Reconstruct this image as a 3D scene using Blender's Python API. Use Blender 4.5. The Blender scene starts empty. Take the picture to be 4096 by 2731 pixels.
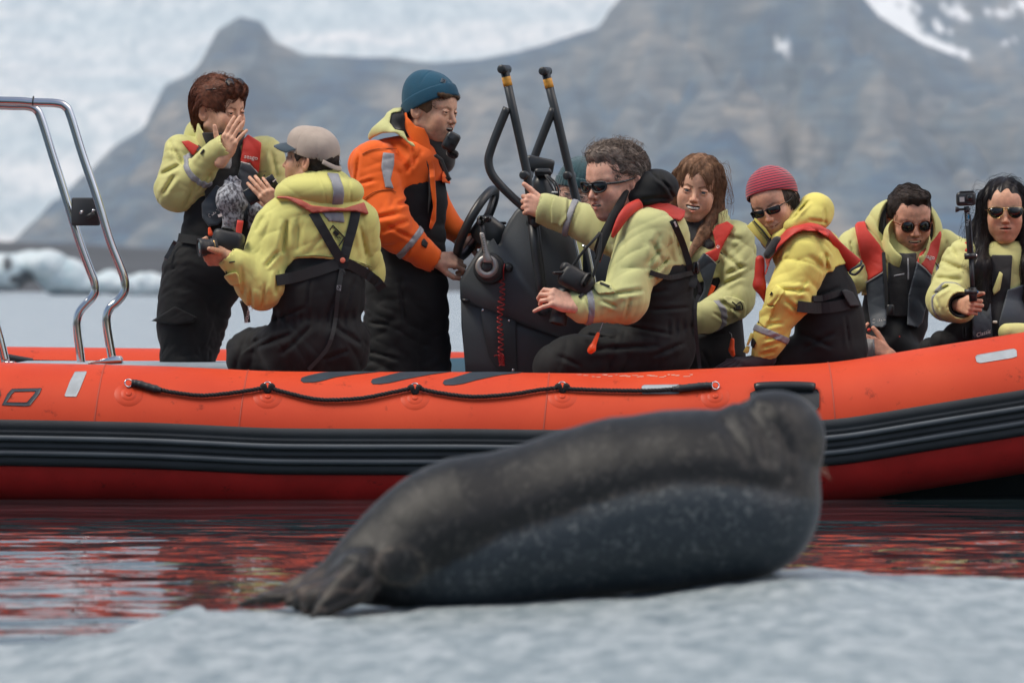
import bpy, math, random
import numpy as np
from mathutils import Vector, Matrix
random.seed(7); np.random.seed(7)
SC = bpy.context.scene
COL = SC.collection

# ---------------------------------------------------------------- camera
FPX, HZ, CX, CH = 21000.0, 1150.0, 2048.0, 0.80     # focal length in photo pixels, horizon row, centre column, lens height
cam_d = bpy.data.cameras.new('camera'); cam = bpy.data.objects.new('camera', cam_d); COL.objects.link(cam)
cam.location = (0, 0, CH); cam.rotation_euler = (math.radians(90), 0, 0)
cam_d.sensor_width = 36; cam_d.lens = 36*FPX/4096
cam_d.shift_y = -(2731/2-HZ)/4096
cam_d.clip_start = 0.5; cam_d.clip_end = 60000
cam_d.dof.use_dof = True; cam_d.dof.focus_distance = 20.45; cam_d.dof.aperture_fstop = 5.6
SC.camera = cam

# ---------------------------------------------------------------- sky, sun, exposure
SUN_EL, SUN_AZ = 54, -78          # the sun stands behind thin cloud, out to the left
world = bpy.data.worlds.new('World'); SC.world = world; world.use_nodes = True
wn = world.node_tree; bg = wn.nodes['Background']
sky = wn.nodes.new('ShaderNodeTexSky'); sky.sky_type = 'NISHITA'; sky.sun_disc = False
sky.sun_elevation = math.radians(SUN_EL); sky.sun_rotation = math.radians(180+SUN_AZ)
sky.air_density = 1.0; sky.dust_density = 4.0; sky.ozone_density = 1.0
wn.links.new(sky.outputs[0], bg.inputs['Color']); bg.inputs['Strength'].default_value = 0.118
sl = bpy.data.lights.new('sun', 'SUN'); sl.energy = 2.9; sl.angle = math.radians(24); sl.color = (1, .91, .78)
sun = bpy.data.objects.new('sun', sl); COL.objects.link(sun)
_d = Vector((math.sin(math.radians(SUN_AZ))*math.cos(math.radians(SUN_EL)), -math.cos(math.radians(SUN_AZ))*math.cos(math.radians(SUN_EL)), math.sin(math.radians(SUN_EL))))
sun.rotation_euler = _d.to_track_quat('Z', 'Y').to_euler()
SC.view_settings.view_transform = 'Standard'; SC.view_settings.look = 'None'
SC.view_settings.gamma = 1; SC.view_settings.exposure = 0.32; SC.view_settings.use_curve_mapping = False
SC.cycles.use_denoising = True
SC.cycles.max_bounces = 8; SC.cycles.volume_bounces = 1; SC.cycles.caustics_reflective = False; SC.cycles.caustics_refractive = False

# ---------------------------------------------------------------- helpers: places
def W(px, py, Y):
    return np.array([(px-CX)*Y/FPX, Y, CH-(py-HZ)*Y/FPX])
def PXL(P):
    return CX+P[:, 0]*FPX/P[:, 1], HZ-(P[:, 2]-CH)*FPX/P[:, 1]

# ---------------------------------------------------------------- helpers: objects
ORG = {}
def root(name, loc, label, cat, group=None):
    o = bpy.data.objects.new(name, None); COL.objects.link(o); o.location = loc
    o.empty_display_size = .1
    o['label'] = label; o['category'] = cat
    if group: o['group'] = group
    ORG[o.name] = np.array(loc, float); return o
def put(name, V, F, m, parent=None, smooth=True, kind=None, label=None, cat=None, group=None, loc=None):
    V = np.asarray(V, float).reshape(-1, 3)
    org = ORG[parent.name] if parent else (np.array(loc, float) if loc is not None else np.zeros(3))
    me = bpy.data.meshes.new(name)
    if isinstance(F, np.ndarray):
        n, k = F.shape
        me.vertices.add(len(V)); me.vertices.foreach_set('co', (V-org).astype(np.float32).ravel())
        me.loops.add(n*k); me.loops.foreach_set('vertex_index', F.astype(np.int32).ravel())
        me.polygons.add(n); me.polygons.foreach_set('loop_start', np.arange(0, n*k, k, dtype=np.int32))
        me.update(calc_edges=True); me.validate()
    else:
        me.from_pydata((V-org).tolist(), [], [tuple(int(i) for i in f) for f in F]); me.validate()
    me.polygons.foreach_set('use_smooth', [smooth]*len(me.polygons))
    if m is not None: me.materials.append(m)
    o = bpy.data.objects.new(name, me); COL.objects.link(o)
    if parent: o.parent = parent
    elif loc is not None: o.location = loc
    ORG[o.name] = org
    if kind: o['kind'] = kind
    if label: o['label'] = label
    if cat: o['category'] = cat
    if group: o['group'] = group
    return o
class MB:
    """gathers vertices and faces"""
    def __init__(s): s.v = []; s.f = []
    def add(s, V, F):
        n = len(s.v); s.v.extend([tuple(map(float, p)) for p in V]); s.f.extend([tuple(int(i)+n for i in f) for f in F]); return s
    def put(s, name, m, parent=None, **k): return put(name, s.v, s.f, m, parent, **k)
def frame(d, up=(0, 0, 1)):
    d = np.array(d, float); d /= np.linalg.norm(d)+1e-12
    u = np.array(up, float); a = np.cross(u, d)
    if np.linalg.norm(a) < 1e-3: a = np.cross((1, 0, 0), d)
    a /= np.linalg.norm(a); b = np.cross(d, a); return a, b
def smooth_path(P, n=6):
    P = [np.array(p, float) for p in P]
    if len(P) < 3: return P
    Q = [2*P[0]-P[1]]+P+[2*P[-1]-P[-2]]; out = []
    for i in range(1, len(Q)-2):
        p0, p1, p2, p3 = Q[i-1:i+3]
        for k in range(n):
            t = k/n
            out.append(.5*((2*p1)+(-p0+p2)*t+(2*p0-5*p1+4*p2-p3)*t*t+(-p0+3*p1-3*p2+p3)*t**3))
    out.append(P[-1]); return out
def tube(P, r, seg=10, cap=True, ry=None, up=(0, 0, 1)):
    """tube along points P; r number or list; ry flattens across the up side"""
    P = [np.array(p, float) for p in P]; n = len(P)
    R = [r]*n if np.isscalar(r) else list(r)
    if len(R) != n: R = list(np.interp(np.linspace(0, 1, n), np.linspace(0, 1, len(R)), R))
    V = []; F = []; b = None
    for i in range(n):
        d = P[min(i+1, n-1)]-P[max(i-1, 0)]
        d = d/(np.linalg.norm(d)+1e-12)
        if b is None: a, b = frame(d, up)
        else:
            a = np.cross(b, d); a /= np.linalg.norm(a)+1e-12; b = np.cross(d, a)
        for k in range(seg):
            t = 2*math.pi*k/seg
            V.append(P[i]+a*math.cos(t)*R[i]+b*math.sin(t)*R[i]*(1 if ry is None else ry))
    for i in range(n-1):
        for k in range(seg):
            k2 = (k+1) % seg
            F.append((i*seg+k, i*seg+k2, (i+1)*seg+k2, (i+1)*seg+k))
    if cap:
        F.append(tuple(range(seg-1, -1, -1))); F.append(tuple(range((n-1)*seg, n*seg)))
    return V, F
def box(c, s, ax=None, bev=0.0):
    c = np.array(c, float); s = np.array(s, float)/2
    A = np.eye(3) if ax is None else np.array(ax, float)
    if bev <= 0:
        V = [c+A.T@(s*np.array(q)) for q in [(-1,-1,-1),(1,-1,-1),(1,1,-1),(-1,1,-1),(-1,-1,1),(1,-1,1),(1,1,1),(-1,1,1)]]
        return V, [(0,3,2,1),(4,5,6,7),(0,1,5,4),(1,2,6,5),(2,3,7,6),(3,0,4,7)]
    # rounded in the x-z outline, bevelled front and back
    V = []; pts = []
    rr = min(bev*2.0, min(s[0], s[2])*.98)
    for qx, qz, a0 in ((1, 1, 0), (-1, 1, 90), (-1, -1, 180), (1, -1, 270)):
        for k in range(4):
            a = math.radians(a0+30*k); pts.append((qx*(s[0]-rr)+rr*math.cos(a), qz*(s[2]-rr)+rr*math.sin(a)))
    n = len(pts); F = []
    for (y, sc) in ((-s[1], 1), (-s[1]+bev, 0), (s[1]-bev, 0), (s[1], 1)):
        for x, z in pts:
            V.append(c+A.T@np.array([x-(np.sign(x)*bev if sc else 0), y, z-(np.sign(z)*bev if sc else 0)]))
    for j in range(3):
        for k in range(n):
            k2 = (k+1) % n; F.append((j*n+k, j*n+k2, (j+1)*n+k2, (j+1)*n+k))
    F.append(tuple(range(n-1, -1, -1))); F.append(tuple(range(3*n, 4*n)))
    return V, F
def prism(pts, y0, y1, bev=0.0):
    """pts: closed outline of (px,py) photo places at depth y0, given real thickness back to y1; optional front bevel"""
    P = [W(a, b, y0) for a, b in pts]; n = len(P); V = []; F = []
    c = sum(P)/n
    rings = [(y0, bev), (y0+bev, 0), (y1, 0)] if bev else [(y0, 0), (y1, 0)]
    for y, ins in rings:
        for i, p in enumerate(P):
            q = p.copy(); q[1] = y
            if ins:
                d0 = P[i]-P[i-1]; d1 = P[(i+1) % n]-P[i]
                n0 = np.array([d0[2], 0, -d0[0]]); n1 = np.array([d1[2], 0, -d1[0]])
                m_ = n0/(np.linalg.norm(n0)+1e-9)+n1/(np.linalg.norm(n1)+1e-9); m_ /= np.linalg.norm(m_)+1e-9
                if np.dot(m_, c-p) < 0: m_ = -m_
                q = q+m_*ins
            V.append(q)
    for j in range(len(rings)-1):
        for k in range(n):
            k2 = (k+1) % n; F.append((j*n+k, j*n+k2, (j+1)*n+k2, (j+1)*n+k))
    F.append(tuple(range(n-1, -1, -1))); F.append(tuple(range((len(rings)-1)*n, len(rings)*n)))
    return V, F
def torus(c, n, R, r, seg=40, rs=10, u=None):
    n = np.array(n, float); n /= np.linalg.norm(n); a, b = frame(n)
    V = []; F = []
    for i in range(seg):
        t = 2*math.pi*i/seg; e = a*math.cos(t)+b*math.sin(t)
        for k in range(rs):
            s = 2*math.pi*k/rs; V.append(np.array(c)+e*(R+r*math.cos(s))+n*r*math.sin(s))
    for i in range(seg):
        for k in range(rs):
            i2 = (i+1) % seg; k2 = (k+1) % rs; F.append((i*rs+k, i2*rs+k, i2*rs+k2, i*rs+k2))
    return V, F
def lathe(c, n, prof, seg=28):
    """prof: (radius, height along n)"""
    n = np.array(n, float); n /= np.linalg.norm(n); a, b = frame(n); V = []; F = []
    for r, h in prof:
        for k in range(seg):
            t = 2*math.pi*k/seg; V.append(np.array(c)+n*h+(a*math.cos(t)+b*math.sin(t))*r)
    for j in range(len(prof)-1):
        for k in range(seg):
            k2 = (k+1) % seg; F.append((j*seg+k, j*seg+k2, (j+1)*seg+k2, (j+1)*seg+k))
    F.append(tuple(range(seg-1, -1, -1))); F.append(tuple(range((len(prof)-1)*seg, len(prof)*seg)))
    return V, F
def grid_faces(nu, nv):
    i, j = np.meshgrid(np.arange(nu-1), np.arange(nv-1), indexing='ij')
    a = (i*nv+j).ravel(); return np.stack([a, a+nv, a+nv+1, a+1], 1)
def words(txt, c, xdir, zdir, size, m, parent, name='lettering', shear=0, depth=.0008, conform=None, bold=0):
    """flat print: raised letters; centre c, xdir reading direction, zdir up"""
    cu = bpy.data.curves.new(name, 'FONT'); cu.body = txt; cu.size = 1; cu.align_x = 'CENTER'; cu.align_y = 'CENTER'
    cu.shear = shear; cu.offset = bold; cu.extrude = .0; cu.resolution_u = 3
    t = bpy.data.objects.new('tmp', cu); COL.objects.link(t)
    dg = bpy.context.evaluated_depsgraph_get(); me = bpy.data.meshes.new_from_object(t.evaluated_get(dg))
    V = np.array([v.co[:] for v in me.vertices]).reshape(-1, 3); F = [tuple(p.vertices) for p in me.polygons]
    bpy.data.objects.remove(t); bpy.data.curves.remove(cu); bpy.data.meshes.remove(me)
    x = np.array(xdir, float); x /= np.linalg.norm(x); z = np.array(zdir, float); z = z-x*np.dot(x, z); z /= np.linalg.norm(z)
    Q = np.array(c)+V[:, :1]*size*x+V[:, 1:2]*size*z
    if conform is not None: Q = conform(Q)
    return put(name, Q, F, m, parent, smooth=False)

# ---------------------------------------------------------------- helpers: materials
def M(name, col, rough=.6, metal=0, var=0.0, vs=8, bump=0.0, bs=60, bump2=0.0, bs2=300, sheen=0, coat=0, spec=.5, stretch=None, col2=None, attr=None, sss=0, alpha=None, ior=None, trans=0, rvar=0):
    m = bpy.data.materials.new(name); m.use_nodes = True; nt = m.node_tree; N = nt.nodes; L = nt.links
    b = N['Principled BSDF']; b.inputs['Roughness'].default_value = rough; b.inputs['Metallic'].default_value = metal
    b.inputs['Base Color'].default_value = (*col, 1); b.inputs['Specular IOR Level'].default_value = spec
    if sheen: b.inputs['Sheen Weight'].default_value = sheen; b.inputs['Sheen Roughness'].default_value = .5
    if coat: b.inputs['Coat Weight'].default_value = coat; b.inputs['Coat Roughness'].default_value = .25
    if sss: b.inputs['Subsurface Weight'].default_value = sss; b.inputs['Subsurface Radius'].default_value = (.012, .005, .003); b.inputs['Subsurface Scale'].default_value = 1
    if ior: b.inputs['IOR'].default_value = ior
    if trans: b.inputs['Transmission Weight'].default_value = trans
    tc = N.new('ShaderNodeTexCoord'); src = tc.outputs['Object']
    if stretch:
        mp = N.new('ShaderNodeMapping'); mp.inputs['Scale'].default_value = stretch; L.new(src, mp.inputs[0]); src = mp.outputs[0]
    c = None
    if var or col2:
        n = N.new('ShaderNodeTexNoise'); n.inputs['Scale'].default_value = vs; n.inputs['Detail'].default_value = 5; L.new(src, n.inputs[0])
        r = N.new('ShaderNodeValToRGB'); L.new(n.outputs[0], r.inputs[0]); r.color_ramp.elements[0].position = .3; r.color_ramp.elements[1].position = .7
        c2 = col2 or tuple(x*(1-var) for x in col); r.color_ramp.elements[0].color = (*c2, 1); r.color_ramp.elements[1].color = (*[x*(1+var*.5) if not col2 else x for x in col], 1)
        c = r.outputs[0]
        if rvar:
            mr = N.new('ShaderNodeMapRange'); L.new(n.outputs[0], mr.inputs[0]); mr.inputs[3].default_value = rough-rvar; mr.inputs[4].default_value = rough+rvar; L.new(mr.outputs[0], b.inputs['Roughness'])
    if attr:
        for an, ac in attr:
            a = N.new('ShaderNodeAttribute'); a.attribute_name = an; mx = N.new('ShaderNodeMix'); mx.data_type = 'RGBA'
            L.new(a.outputs['Fac'], mx.inputs[0])
            if c is None: mx.inputs[6].default_value = (*col, 1)
            else: L.new(c, mx.inputs[6])
            mx.inputs[7].default_value = (*ac, 1); c = mx.outputs[2]
    if c is not None: L.new(c, b.inputs['Base Color'])
    if bump or bump2:
        prev = None
        for bb, ss in ((bump, bs), (bump2, bs2)):
            if not bb: continue
            n = N.new('ShaderNodeTexNoise'); n.inputs['Scale'].default_value = ss; n.inputs['Detail'].default_value = 4; L.new(src, n.inputs[0])
            bu = N.new('ShaderNodeBump'); bu.inputs['Strength'].default_value = 1; bu.inputs['Distance'].default_value = bb; L.new(n.outputs[0], bu.inputs['Height'])
            if prev is not None: L.new(prev, bu.inputs['Normal'])
            prev = bu.outputs[0]
        L.new(prev, b.inputs['Normal'])
    if alpha is not None: b.inputs['Alpha'].default_value = alpha
    return m

# ---------------------------------------------------------------- helpers: rounded forms (distance fields turned into meshes)
def ln(v): return np.sqrt((v*v).sum(1))
def smin(a, b, k):
    h = np.clip(.5+.5*(b-a)/k, 0, 1); return b*(1-h)+a*h-k*h*(1-h)
def smax(a, b, k): return -smin(-a, -b, k)
def cap(P, a, b, ra, rb, fold=0, nf=3, ph=0, n=None, sq=1.0):
    a = np.asarray(a, np.float32); b = np.asarray(b, np.float32); Q = P-a; ba = b-a
    if n is not None:                                  # flatten along n by sq
        n = np.asarray(n, np.float32); n = n/np.linalg.norm(n); s = Q@n; Q = Q+np.outer(s*(1/sq-1), n)
        ba = ba+n*float(ba@n)*(1/sq-1)
    L2 = float(ba@ba)+1e-9; t = np.clip((Q@ba)/L2, 0, 1); R = Q-np.outer(t, ba); d = ln(R)-(ra+(rb-ra)*t)
    if fold:
        u, v = frame(ba); tt = (Q@ba)/math.sqrt(L2)
        q = np.stack([tt*2.1+.8*(R@u), (R@u)*1.0, (R@v)*1.0], 1)
        d = d-fold*1.5*(billow(q, nf*6.5, int(ph*10)+1)-.42)
    return d
def ell(P, c, r, A=None):
    Q = P-np.asarray(c, np.float32)
    if A is not None: Q = Q@np.asarray(A, np.float32).T
    r = np.asarray(r, np.float32); k0 = ln(Q/r); k1 = ln(Q/(r*r)); return k0*(k0-1)/(k1+1e-9)
def poly(P, pts):
    """signed distance (m, negative inside) to an outline given in photo places"""
    u, v = PXL(P); s = P[:, 1]/FPX; q = np.stack([u, v], 1); d = np.full(len(P), 1e9); inside = np.zeros(len(P), bool)
    n = len(pts)
    for i in range(n):
        a = np.array(pts[i-1], float); b = np.array(pts[i], float); e = b-a; w = q-a
        t = np.clip((w@e)/(e@e+1e-9), 0, 1); dd = w-np.outer(t, e); d = np.minimum(d, (dd*dd).sum(1))
        c1 = (a[1] <= q[:, 1]) & (b[1] > q[:, 1]); c2 = (a[1] > q[:, 1]) & (b[1] <= q[:, 1])
        cr = e[0]*w[:, 1]-e[1]*w[:, 0]
        inside ^= (c1 & (cr > 0)) | (c2 & (cr < 0))
    d = np.sqrt(d)*s; return np.where(inside, -d, d)
def billow(q, s=14.0, seed=0):
    """rounded swellings parted by sharp valleys"""
    rs = np.random.RandomState(seed+11); k = rs.normal(size=(6, 3)); k /= np.linalg.norm(k, axis=1)[:, None]; f = rs.rand(6)*6.28
    w = [np.sin((q@k[i])*s*(.62+.28*i)+f[i]+1.5*np.sin((q@k[(i+1) % 6])*s*.55+f[(i+2) % 6])) for i in range(4)]
    a = np.abs(w[0]+.75*w[1])/1.75; b = np.abs(w[2]+.7*w[3])/1.7; return np.sqrt(a+.01)*.72+.38*np.sqrt(b+.01)*(1-a*.5)
def folds(P, amp, s=14.0, dirv=(1, 0, .3), ph=0):
    """cloth folds: elongated across dirv"""
    dv = np.array(dirv, float); dv /= np.linalg.norm(dv); t = P@dv; q = P*.75+np.outer(t, dv)*1.1
    return -amp*1.7*(billow(q, s, int(ph*7)+3)-.45)
def creases(P, Y, lst):
    """single folds where the photo shows them: (x0, y0, x1, y1, depth mm, width px)"""
    u, v = PXL(P.astype(np.float64)); g = np.zeros(len(P))
    for x0, y0, x1, y1, dep, w in lst:
        e = np.array([x1-x0, y1-y0], float); L_ = np.linalg.norm(e); t = ((u-x0)*e[0]+(v-y0)*e[1])/L_**2; n = ((u-x0)*-e[1]+(v-y0)*e[0])/L_
        m_ = np.clip(1-(2*np.clip(t, -.5, 1.5)-1)**4, 0, 1)*(P[:, 1] < Y+.04); g = g+dep*.0016*m_*(np.exp(-np.abs(n)/(w*.45))-.55*np.exp(-((n-w*.9)/(w*.7))**2)-.35*np.exp(-((n+w*.9)/(w*.7))**2))
    return g
def field_mesh(f, lo, hi, h, margin=.03):
    """mesh the zero surface of f (P -> distance) inside the box lo..hi with cell size h"""
    lo = np.asarray(lo, np.float64); hi = np.asarray(hi, np.float64); B = 8
    nb = np.maximum(1, np.ceil((hi-lo)/(h*B)).astype(int)); n = nb*B
    bc = [lo[k]+(np.arange(nb[k])+.5)*B*h-h*.5 for k in range(3)]
    G = np.stack(np.meshgrid(*bc, indexing='ij'), -1).reshape(-1, 3).astype(np.float32)
    d = f(G); act = np.abs(d) < B*h*.87*1.15+margin
    F = np.repeat(np.repeat(np.repeat(d.reshape(nb).astype(np.float32), B, 0), B, 1), B, 2)
    ids = np.argwhere(act.reshape(nb)); loc = np.stack(np.meshgrid(*[np.arange(B)]*3, indexing='ij'), -1).reshape(-1, 3)
    for s in range(0, len(ids), 400):
        I = (ids[s:s+400, None, :]*B+loc[None]).reshape(-1, 3); P = (lo+I*h).astype(np.float32)
        F[I[:, 0], I[:, 1], I[:, 2]] = f(P)
    F[0] = F[-1] = 1; F[:, 0] = F[:, -1] = 1; F[:, :, 0] = F[:, :, -1] = 1
    S = F < 0; c = np.zeros(np.array(F.shape)-1, np.int8)
    for i in (0, 1):
        for j in (0, 1):
            for k in (0, 1): c += S[i:i+c.shape[0], j:j+c.shape[1], k:k+c.shape[2]]
    A = np.argwhere((c > 0) & (c < 8))
    if len(A) == 0: return np.zeros((0, 3)), np.zeros((0, 4), int)
    idx = np.full(c.shape, -1, np.int64); idx[A[:, 0], A[:, 1], A[:, 2]] = np.arange(len(A))
    cor = [(i, j, k) for i in (0, 1) for j in (0, 1) for k in (0, 1)]
    val = np.stack([F[A[:, 0]+q[0], A[:, 1]+q[1], A[:, 2]+q[2]] for q in cor], 1)
    acc = np.zeros((len(A), 3)); cnt = np.zeros(len(A))
    for a in range(8):
        for b in range(a+1, 8):
            if sum(abs(cor[a][t]-cor[b][t]) for t in range(3)) != 1: continue
            va, vb = val[:, a], val[:, b]; m_ = (va < 0) != (vb < 0); t = np.where(m_, va/(va-vb+1e-20), 0)
            p = np.array(cor[a])+t[:, None]*(np.array(cor[b])-np.array(cor[a])); acc += p*m_[:, None]; cnt += m_
    V = lo+(A+acc/cnt[:, None])*h
    Q = []
    for ax in range(3):
        sl0 = [slice(None)]*3; sl1 = [slice(None)]*3; sl0[ax] = slice(0, -1); sl1[ax] = slice(1, None)
        s0, s1 = S[tuple(sl0)], S[tuple(sl1)]; E = np.argwhere(s0 != s1); o1, o2 = (ax+1) % 3, (ax+2) % 3
        ok = (E[:, o1] > 0) & (E[:, o2] > 0) & (E[:, o1] < c.shape[o1]) & (E[:, o2] < c.shape[o2]); E = E[ok]
        flip = s1[E[:, 0], E[:, 1], E[:, 2]]
        q = []
        for da, db in ((0, 0), (1, 0), (1, 1), (0, 1)):
            e = E.copy(); e[:, o1] -= da; e[:, o2] -= db; q.append(idx[e[:, 0], e[:, 1], e[:, 2]])
        q = np.stack(q, 1); q[flip] = q[flip][:, ::-1]; Q.append(q)
    Q = np.concatenate(Q); Q = Q[(Q >= 0).all(1)]
    return V, Q[:, ::-1]
def put_field(name, f, lo, hi, h, m, parent, relax=0, attrs=None, **k):
    V, Q = field_mesh(f, lo, hi, h)
    if len(V) == 0: print('EMPTY FIELD', name); return None
    for _ in range(relax):
        acc = np.zeros_like(V); cnt = np.zeros(len(V))
        for a, b in ((0, 1), (1, 2), (2, 3), (3, 0)):
            np.add.at(acc, Q[:, a], V[Q[:, b]]); np.add.at(cnt, Q[:, a], 1); np.add.at(acc, Q[:, b], V[Q[:, a]]); np.add.at(cnt, Q[:, b], 1)
        V = .5*V+.5*acc/np.maximum(cnt, 1)[:, None]
    o = put(name, V, Q, m, parent, **k)
    if attrs:
        for an, fn in attrs.items():
            a = o.data.attributes.new(an, 'FLOAT', 'POINT'); a.data.foreach_set('value', np.asarray(fn(V), np.float32))
    return o
def vnoise(P, s=1.0, seed=0, oct=4):
    """cheap smooth noise from rotated sines, about -1..1"""
    rs = np.random.RandomState(seed); out = np.zeros(len(P)); a = 1.0; tot = 0
    for o in range(oct):
        acc = 0
        for j in range(4):
            k = rs.normal(size=P.shape[1]); k /= np.linalg.norm(k); acc = acc+np.sin((P@k)*s*(1+.35*j)+rs.rand()*6.28+1.3*np.sin((P@rs.permutation(k))*s*.7+rs.rand()*6))
        out += a*acc/2.6; tot += a; a *= .5; s *= 2.03
    return out/tot

# ================================================================ SETTING
# --- mountain: one massif, crest at about 4.6 km
def heightfield(name, xs, ys, zf, m, kind='structure'):
    X, Yg = np.meshgrid(xs, ys, indexing='ij'); Z = zf(X, Yg)
    V = np.stack([X, Yg, Z], -1).reshape(-1, 3); return put(name, V, grid_faces(len(xs), len(ys))[:, ::-1], m, kind=kind)
def rock_mat(name, c1, c2, c3, snow=None):
    m = bpy.data.materials.new(name); m.use_nodes = True; nt = m.node_tree; N = nt.nodes; L = nt.links; b = N['Principled BSDF']; b.inputs['Roughness'].default_value = .9
    tc = N.new('ShaderNodeTexCoord'); mp = N.new('ShaderNodeMapping'); mp.inputs['Scale'].default_value = (1, .35, .8); L.new(tc.outputs['Object'], mp.inputs[0])
    n1 = N.new('ShaderNodeTexNoise'); n1.inputs['Scale'].default_value = .013; n1.inputs['Detail'].default_value = 7; n1.inputs['Roughness'].default_value = .62; n1.inputs['Distortion'].default_value = .6; L.new(mp.outputs[0], n1.inputs[0])
    r = N.new('ShaderNodeValToRGB'); L.new(n1.outputs[0], r.inputs[0]); e = r.color_ramp.elements
    e[0].position = .36; e[0].color = (*c1, 1); e[1].position = .66; e[1].color = (*c3, 1); x = e.new(.48); x.color = (*c2, 1)
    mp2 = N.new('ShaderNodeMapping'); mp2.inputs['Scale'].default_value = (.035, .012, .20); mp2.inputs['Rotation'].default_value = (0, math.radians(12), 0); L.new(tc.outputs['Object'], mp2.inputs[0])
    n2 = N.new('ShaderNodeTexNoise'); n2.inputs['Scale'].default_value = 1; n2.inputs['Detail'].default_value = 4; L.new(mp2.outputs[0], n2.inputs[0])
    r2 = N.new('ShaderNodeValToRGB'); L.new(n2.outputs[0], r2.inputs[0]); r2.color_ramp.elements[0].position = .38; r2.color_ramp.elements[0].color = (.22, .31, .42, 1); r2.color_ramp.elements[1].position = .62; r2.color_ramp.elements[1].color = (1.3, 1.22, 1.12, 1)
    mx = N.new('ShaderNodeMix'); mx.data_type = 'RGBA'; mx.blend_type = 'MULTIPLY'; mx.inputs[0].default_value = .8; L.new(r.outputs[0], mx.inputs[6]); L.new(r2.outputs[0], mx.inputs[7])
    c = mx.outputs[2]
    if snow:
        a = N.new('ShaderNodeAttribute'); a.attribute_name = 'snow'; mm = N.new('ShaderNodeMix'); mm.data_type = 'RGBA'; L.new(a.outputs['Fac'], mm.inputs[0]); L.new(c, mm.inputs[6]); mm.inputs[7].default_value = (.8, .82, .85, 1); c = mm.outputs[2]
    L.new(c, b.inputs['Base Color']); return m
ROCK = rock_mat('mountain_rock', (.004, .050, .115), (.055, .090, .122), (.195, .178, .160), snow=True)
RIDGE = [(-900, 1150), (-300, 1110), (90, 975), (190, 900), (300, 750), (375, 660), (450, 580), (575, 505), (660, 330), (765, 285), (810, 228), (870, 115), (958, 60), (1045, 78), (1097, 157), (1219, 216), (1290, 213), (1480, 226), (1567, 223), (1741, 243), (1933, 226), (2072, 200), (2194, 165), (2300, 131), (2395, 104), (2440, 30), (2500, -30), (2700, -190), (3000, -330), (3300, -330), (3420, -60), (3520, 60), (3700, 170), (3880, 240), (4096, 285), (4500, 330), (5600, 500)]
CR = 4600.0
def ridge_z(x):      # crest height above the lens line, at the crest's own distance
    px = CX+x*FPX/CR; y = np.interp(px, [a for a, b in RIDGE], [b for a, b in RIDGE]); return (HZ-y)*CR/FPX
def mz(X, Y):
    P = np.stack([X.ravel(), Y.ravel()], 1); H = ridge_z(X.ravel()*1.0)
    t = (CR-P[:, 1])/1700.0; ridged = 1-np.abs(vnoise(np.stack([P[:, 0]*1.0, P[:, 1]*.25], 1), .018, 3, 4)); n2 = vnoise(P, .05, 5, 3)
    prof = np.where(t > 0, (1-np.clip(t, 0, 1))**1.25, np.clip(1+t*.9, 0, 1))
    z = H*prof*(1-.5*np.clip(np.abs(t)*4, 0, 1)*(ridged**2))+n2*5*np.clip(np.abs(t)*6, .15, 1)*np.clip(H/60, 0, 1)
    return z.reshape(X.shape)-1.0
xs = np.linspace(-640, 800, 420); ys = np.concatenate([np.linspace(2900, 4600, 110), np.linspace(4650, 5200, 10)])
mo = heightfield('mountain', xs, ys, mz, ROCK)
co = np.zeros(len(mo.data.vertices)*3, np.float32); mo.data.vertices.foreach_get('co', co); co = co.reshape(-1, 3)
u, v = PXL(co.astype(np.float64)); sn = np.zeros(len(co))
sw = vnoise(np.stack([u, v], 1), .07, 14, 3)
for (a, b, ra, rb) in ((3128, 185, 40, 13),): sn = np.maximum(sn, np.clip((1-((u-a)/ra+(v-b)*.5/rb)**2-((v-b)/rb)**2+sw*.5)*2, 0, 1))
a_ = mo.data.attributes.new('snow', 'FLOAT', 'POINT'); a_.data.foreach_set('value', sn.astype(np.float32))
# --- farther snow-streaked mountain, crest about 6.2 km
CR2 = 6200.0
def mz2(X, Y):
    P = np.stack([X.ravel(), Y.ravel()], 1); px = CX+P[:, 0]*FPX/CR2; y = np.interp(px, [2900, 3300, 3700, 4300, 5200], [900, -200, -420, -380, 100]); H = (HZ-y)*CR2/FPX
    t = (CR2-P[:, 1])/1000.0; n = vnoise(P, .03, 9, 4); prof = np.clip(1-np.abs(t), 0, 1); return (H*prof+n*14*prof).reshape(X.shape)-1
xs = np.linspace(300, 900, 260); ys = np.linspace(5250, 6600, 110)
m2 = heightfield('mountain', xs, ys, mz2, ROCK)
co = np.zeros(len(m2.data.vertices)*3, np.float32); m2.data.vertices.foreach_get('co', co); co = co.reshape(-1, 3).astype(np.float64)
u, v = PXL(co); sn = np.zeros(len(co))
def seg_d(u, v, a, b):
    a = np.array(a, float); b = np.array(b, float); e = b-a; t = np.clip(((u-a[0])*e[0]+(v-a[1])*e[1])/(e@e), 0, 1); return np.hypot(u-a[0]-t*e[0], v-a[1]-t*e[1]), t
wob = vnoise(np.stack([u, v], 1), .06, 4, 3)*16
for a, b, w0, w1 in (((3430, -10), (3620, 80), 38, 40), ((3560, 40), (3720, 190), 46, 22), ((3700, 175), (3890, 225), 26, 14), ((3560, -40), (3660, 30), 30, 14), ((3780, 30), (3860, 70), 14, 10), ((3840, 20), (3850, 80), 12, 10), ((3950, 40), (4040, 60), 10, 6), ((3900, 270), (3990, 310), 12, 8), ((4000, 180), (4060, 160), 9, 6), ((3480, 40), (3440, 70), 20, 8), ((3760, 110), (3800, 130), 14, 8), ((3660, -60), (3900, -30), 22, 14), ((4070, 20), (4200, 40), 16, 16)):
    d, t = seg_d(u, v, a, b); sn = np.maximum(sn, np.clip((w0+(w1-w0)*t+wob-d)/10+.5, 0, 1))
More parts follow.
